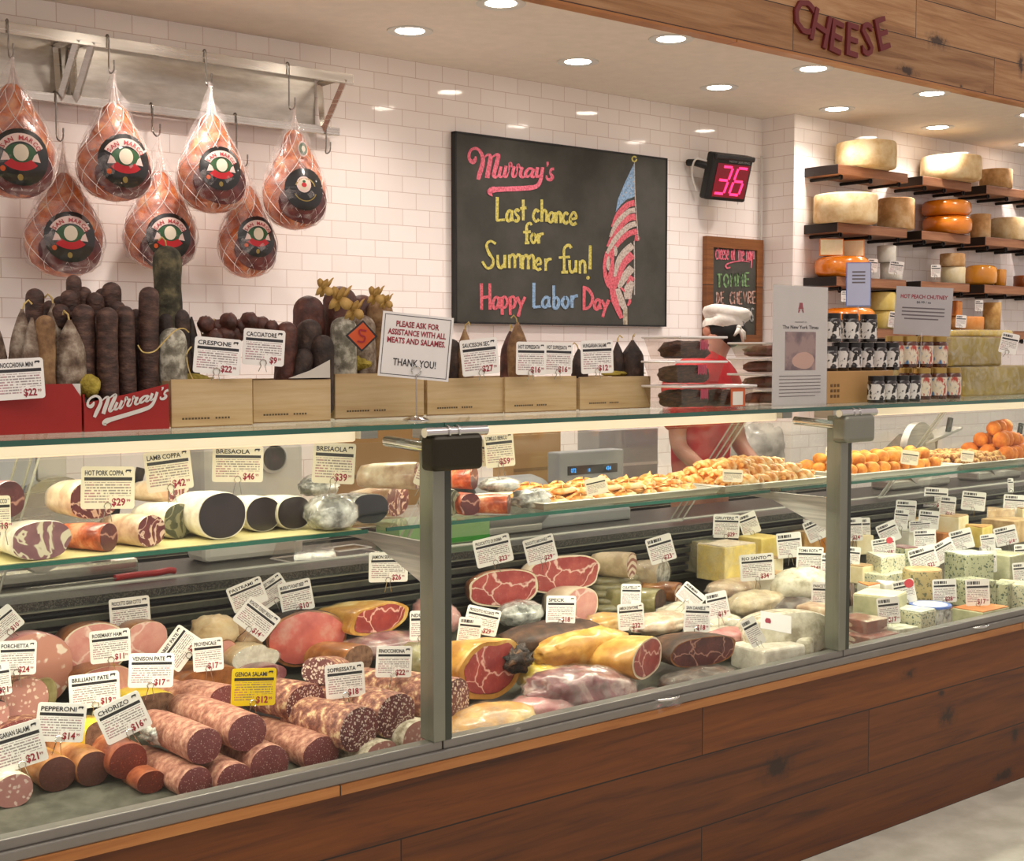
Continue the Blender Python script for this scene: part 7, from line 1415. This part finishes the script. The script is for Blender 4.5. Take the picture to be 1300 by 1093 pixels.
RC = [(1188, 632, 30, 26, 3, 16, .23, 'uppermost card of the right bay reading sixteen', 0), (1203, 643, 20, 26, 5, 16, .21, 'card half hidden behind the sixteen dollar one', 0), (1236, 636, 30, 24, 5, None, .22, 'upper card above the cut yellow wedge', 0), (1150, 648, 26, 26, 3, None, .21, 'upper card right of the tall yellow wedge', 0), (1144, 659, 18, 26, 5, None, .20, 'card overlapping the upper one right of the tall yellow wedge', 0),
 (1179, 660, 26, 24, 5, None, .19, 'card below the sixteen dollar one', 0), (1128, 676, 26, 26, -24, None, .17, 'tilted card left of the white rinded disc', 0), (1084, 672, 22, 30, -3, 24, .18, 'long card just right of the right steel post', 0), (1099, 671, 12, 28, -3, None, .17, 'narrow card behind the long one by the right post', 0), (1082, 707, 20, 26, 5, None, .14, 'lower card just right of the right steel post', 0),
 (1122, 694, 30, 22, -10, 18, .16, 'card with a round red sticker on the creamy blue cheese', 1), (1168, 668, 28, 14, -4, None, .17, 'flat card above the blue lettered one', 0), (1174, 684, 28, 24, -3, None, .16, 'upright card above the two long tilted ones', 0), (1172, 709, 36, 30, -18, 22, .14, 'left one of the two long tilted cards', 0), (1199, 699, 28, 26, -30, 21, .14, 'right one of the two long tilted cards', 0),
 (1221, 685, 28, 26, -16, None, .16, 'tilted card on the cut yellow wedge', 0), (1254, 688, 18, 20, -8, None, .15, 'small card before the beige cheese', 0), (1252, 713, 26, 28, -4, None, .14, 'grey looking card on the tall blue veined half', 0), (1277, 680, 28, 24, -14, 18, .16, 'tilted card on the broad beige cheese', 0), (1288, 640, 28, 24, 3, None, .20, 'top right card of the right bay', 0), (1283, 616, 7, 18, -3, None, .25, 'narrow card standing highest at the back', 0),
 (1148, 751, 28, 30, -12, None, .12, 'second red sticker card beside the stilton drum', 1), (1199, 750, 30, 30, -3, 28, .12, 'card on the brown stilton drum', 0), (1241, 752, 30, 34, -3, 17, .12, 'card on the green blue cheese', 0), (1128, 775, 28, 34, -7, 17, .11, 'long card on the big pale green wedge', 0), (1296, 704, 16, 26, -4, None, .15, 'upper card cut by the right edge', 0), (1296, 727, 20, 26, -6, None, .13, 'lower card cut by the right edge', 0)]
for c in RC: dcard(c[0], c[1], c[2], c[3], c[4], '', c[5], c[6], 'white price '+c[7], dot=bool(c[8]), group='price cards in the right bay')
for px, py, st in ((1212, 703, .11), (1226, 704, .09), (1150, 772, .07), (1188, 771, .075), (1236, 770, .05), (1247, 738, .09), (1132, 799, .04), (1293, 742, .075)):
    p = solve(px, py, st+.004); o = MB().lathe([(0, 0), (.014, 0), (.017, .004), (.012, .008), (0, .009)], 18).build('card_clip', 'white_plastic', None, 60, loc=p); tag(o, 'small round white plastic card clip lying on a cheese in the right bay', 'clip', 'white card clips')
# ------------------------------------------------------------ the shop worker behind the case
mott('skin_tone', [(.3, 'a8705a'), (.7, 'c08a72')], 9, .5, .05); mott('shirt_red', [(.35, 'a80f18'), (.65, 'c8161f')], 5, .7, .25, bd=.02); mott('cap_white', [(.35, 'cfc9c0'), (.65, 'e8e3da')], 12, .8, .4, bd=.01); flat('hair_black', '100d0c', .6); flat('trousers', '26282c', .8)
def skin_body(name, J, E_, m, parent, root=0, sub=2):
    me = bpy.data.meshes.new(name); me.from_pydata([j[:3] for j in J], E_, []); o = bpy.data.objects.new(name, me); COL.objects.link(o)
    md = o.modifiers.new('skin', 'SKIN'); md.use_smooth_shade = True
    lay = me.skin_vertices[0].data if me.skin_vertices else None
    if lay is None:
        bm = bmesh.new(); bm.from_mesh(me); bm.verts.layers.skin.verify(); bm.to_mesh(me); bm.free(); lay = me.skin_vertices[0].data
    for i, j in enumerate(J): r = j[3]; lay[i].radius = r if isinstance(r, tuple) else (r, r); lay[i].use_root = (i == root)
    s = o.modifiers.new('sub', 'SUBSURF'); s.levels = s.render_levels = sub
    me.materials.append(MATS[m]); 
    dg = bpy.context.evaluated_depsgraph_get(); nme = bpy.data.meshes.new_from_object(o.evaluated_get(dg)); nme.name = name
    n = bpy.data.objects.new(name, nme); bpy.data.objects.remove(o); n.name = name; COL.objects.link(n); n.parent = parent
    nme.materials.clear(); nme.materials.append(MATS[m]); nme.polygons.foreach_set('use_smooth', [True]*len(nme.polygons)); return n
PYY = 4.42; hc = atY(919, 414, PYY)
per = thing('person', 'person in a red shirt and knotted white cap, back turned, bending over behind the case', 'person', (hc.x-.16, PYY, 0), (0, 0, 0))
hx, hz = .16, hc.z-.02
# lean toward +x; shoulders just under the cap
J = [(0, 0, .92, (.15, .11)), (.0, 0, 1.12, (.14, .10)), (.0, -.01, 1.34, (.16, .11)), (.03, .0, 1.50, (.12, .09)), (.09, .03, 1.60, .055), (hx, 0, hz-.02, (.078, .09)), (hx+.01, 0, hz+.06, (.07, .08)),
     (-.155, .0, 1.45, .055), (-.20, -.04, 1.18, .042), (-.17, -.22, 1.05, .032), (.18, .0, 1.45, .055), (.22, -.05, 1.17, .042), (.16, -.24, 1.06, .032),
     (-.09, 0, .84, .085), (-.10, .0, .48, .058), (-.10, .02, .09, .04), (-.10, -.12, .035, .035), (.09, 0, .84, .085), (.10, .0, .48, .058), (.10, .02, .09, .04), (.10, -.12, .035, .035)]
E_ = [(0, 1), (1, 2), (2, 3), (3, 4), (4, 5), (5, 6), (3, 7), (7, 8), (8, 9), (3, 10), (10, 11), (11, 12), (0, 13), (13, 14), (14, 15), (15, 16), (0, 17), (17, 18), (18, 19), (19, 20)]
# palms and five separate fingers
for side, wi in ((-1, 9), (1, 12)):
    w = J[wi]; J.append((w[0]-side*.01, w[1]-.07, w[2]-.01, (.026, .014))); pi_ = len(J)-1; E_.append((wi, pi_))
    for f in range(4):
        L = (.062, .072, .068, .052)[f]; o_ = (f-1.5)*.017; b_ = J[pi_]
        J.append((b_[0]+o_, b_[1]-.035, b_[2]-.004, .0088)); J.append((b_[0]+o_*1.15, b_[1]-.035-L*.6, b_[2]-.016, .0078)); J.append((b_[0]+o_*1.1, b_[1]-.035-L*.9, b_[2]-.036, .0066)); n_ = len(J); E_ += [(pi_, n_-3), (n_-3, n_-2), (n_-2, n_-1)]
    b_ = J[wi]; J.append((b_[0]-side*.035, b_[1]-.05, b_[2]-.012, .0098)); J.append((b_[0]-side*.042, b_[1]-.085, b_[2]-.024, .008)); n_ = len(J); E_ += [(wi, n_-2), (n_-2, n_-1)]
body = skin_body('body', J, E_, 'skin_tone', per)
# face on the far side (looks at the wall side and down)
mb = MB().blob(.014, .022, .026, .05, 4, 10, 8, Matrix.Translation((hx+.0, .088, hz-.02))); mb.blob(.012, .03, .026, .05, 4, 10, 8, Matrix.Translation((hx-.082, .03, hz-.03))); mb.blob(.012, .03, .026, .05, 4, 10, 8, Matrix.Translation((hx+.085, 0, hz-.01))); mb.build('ears_and_nose', 'skin_tone', per, 180)
mb = MB(); 
for s_ in (-1, 1): mb.blob(.013, .006, .006, .0, 4, 10, 8, Matrix.Translation((hx+s_*.033, .086, hz+.018)))
mb.build('eyes', 'black', per, 180); MB().blob(.026, .006, .006, .05, 4, 12, 8, Matrix.Translation((hx, .088, hz-.052))).build('mouth', 'sausage_red', per, 180)
JS = [(0, 0, .96, (.17, .125)), (.0, 0, 1.12, (.165, .125)), (.0, -.01, 1.34, (.185, .14)), (.03, .0, 1.52, (.145, .125)), (.09, .02, 1.63, (.085, .08)), (-.145, .0, 1.44, .085), (-.205, -.03, 1.24, .066), (.17, .0, 1.46, .080), (.225, -.04, 1.24, .064)]
skin_body('shirt', JS, [(0, 1), (1, 2), (2, 3), (3, 4), (3, 5), (5, 6), (3, 7), (7, 8)], 'shirt_red', per)
JT = [(0, 0, .93, (.165, .125)), (-.09, 0, .80, .1), (-.10, 0, .48, .075), (-.10, .02, .12, .065), (.09, 0, .80, .1), (.10, 0, .48, .075), (.10, .02, .12, .065)]
skin_body('trousers', JT, [(0, 1), (1, 2), (2, 3), (0, 4), (4, 5), (5, 6)], 'trousers', per)
MB().blob(.094, .105, .085, .06, 8, 20, 14, Matrix.Translation((hx+.005, -.005, hz-.085))).build('hair', 'hair_black', per, 180)
cap = MB().lathe([(.097, -.01), (.104, .01), (.103, .03), (.098, .032), (.106, .045), (.118, .062), (.116, .082), (.09, .096), (.04, .102), (0, .103)], 28, Matrix.Translation((hx, 0, hz+.012)) @ Matrix.Rotation(.20, 4, 'Y'), jit=.02, jf=16, cap=False).build('cap', 'cap_white', per, 180)
mb = MB(); B_ = Vector((hx-.02, -.108, hz+.012)); mb.blob(.014, .011, .012, .2, 20, 10, 8, Matrix.Translation(B_+Vector((0, -.004, -.012))))
for e in ((.045, -.055), (-.035, -.04), (.03, -.075)): mb.tube([tuple(B_), tuple(B_+Vector((e[0]*.5, -.012, e[1]*.45))), tuple(B_+Vector((e[0], -.004, e[1])))], [.009, .011, .004], 8)
mb.build('knot', 'cap_white', cap, 180)
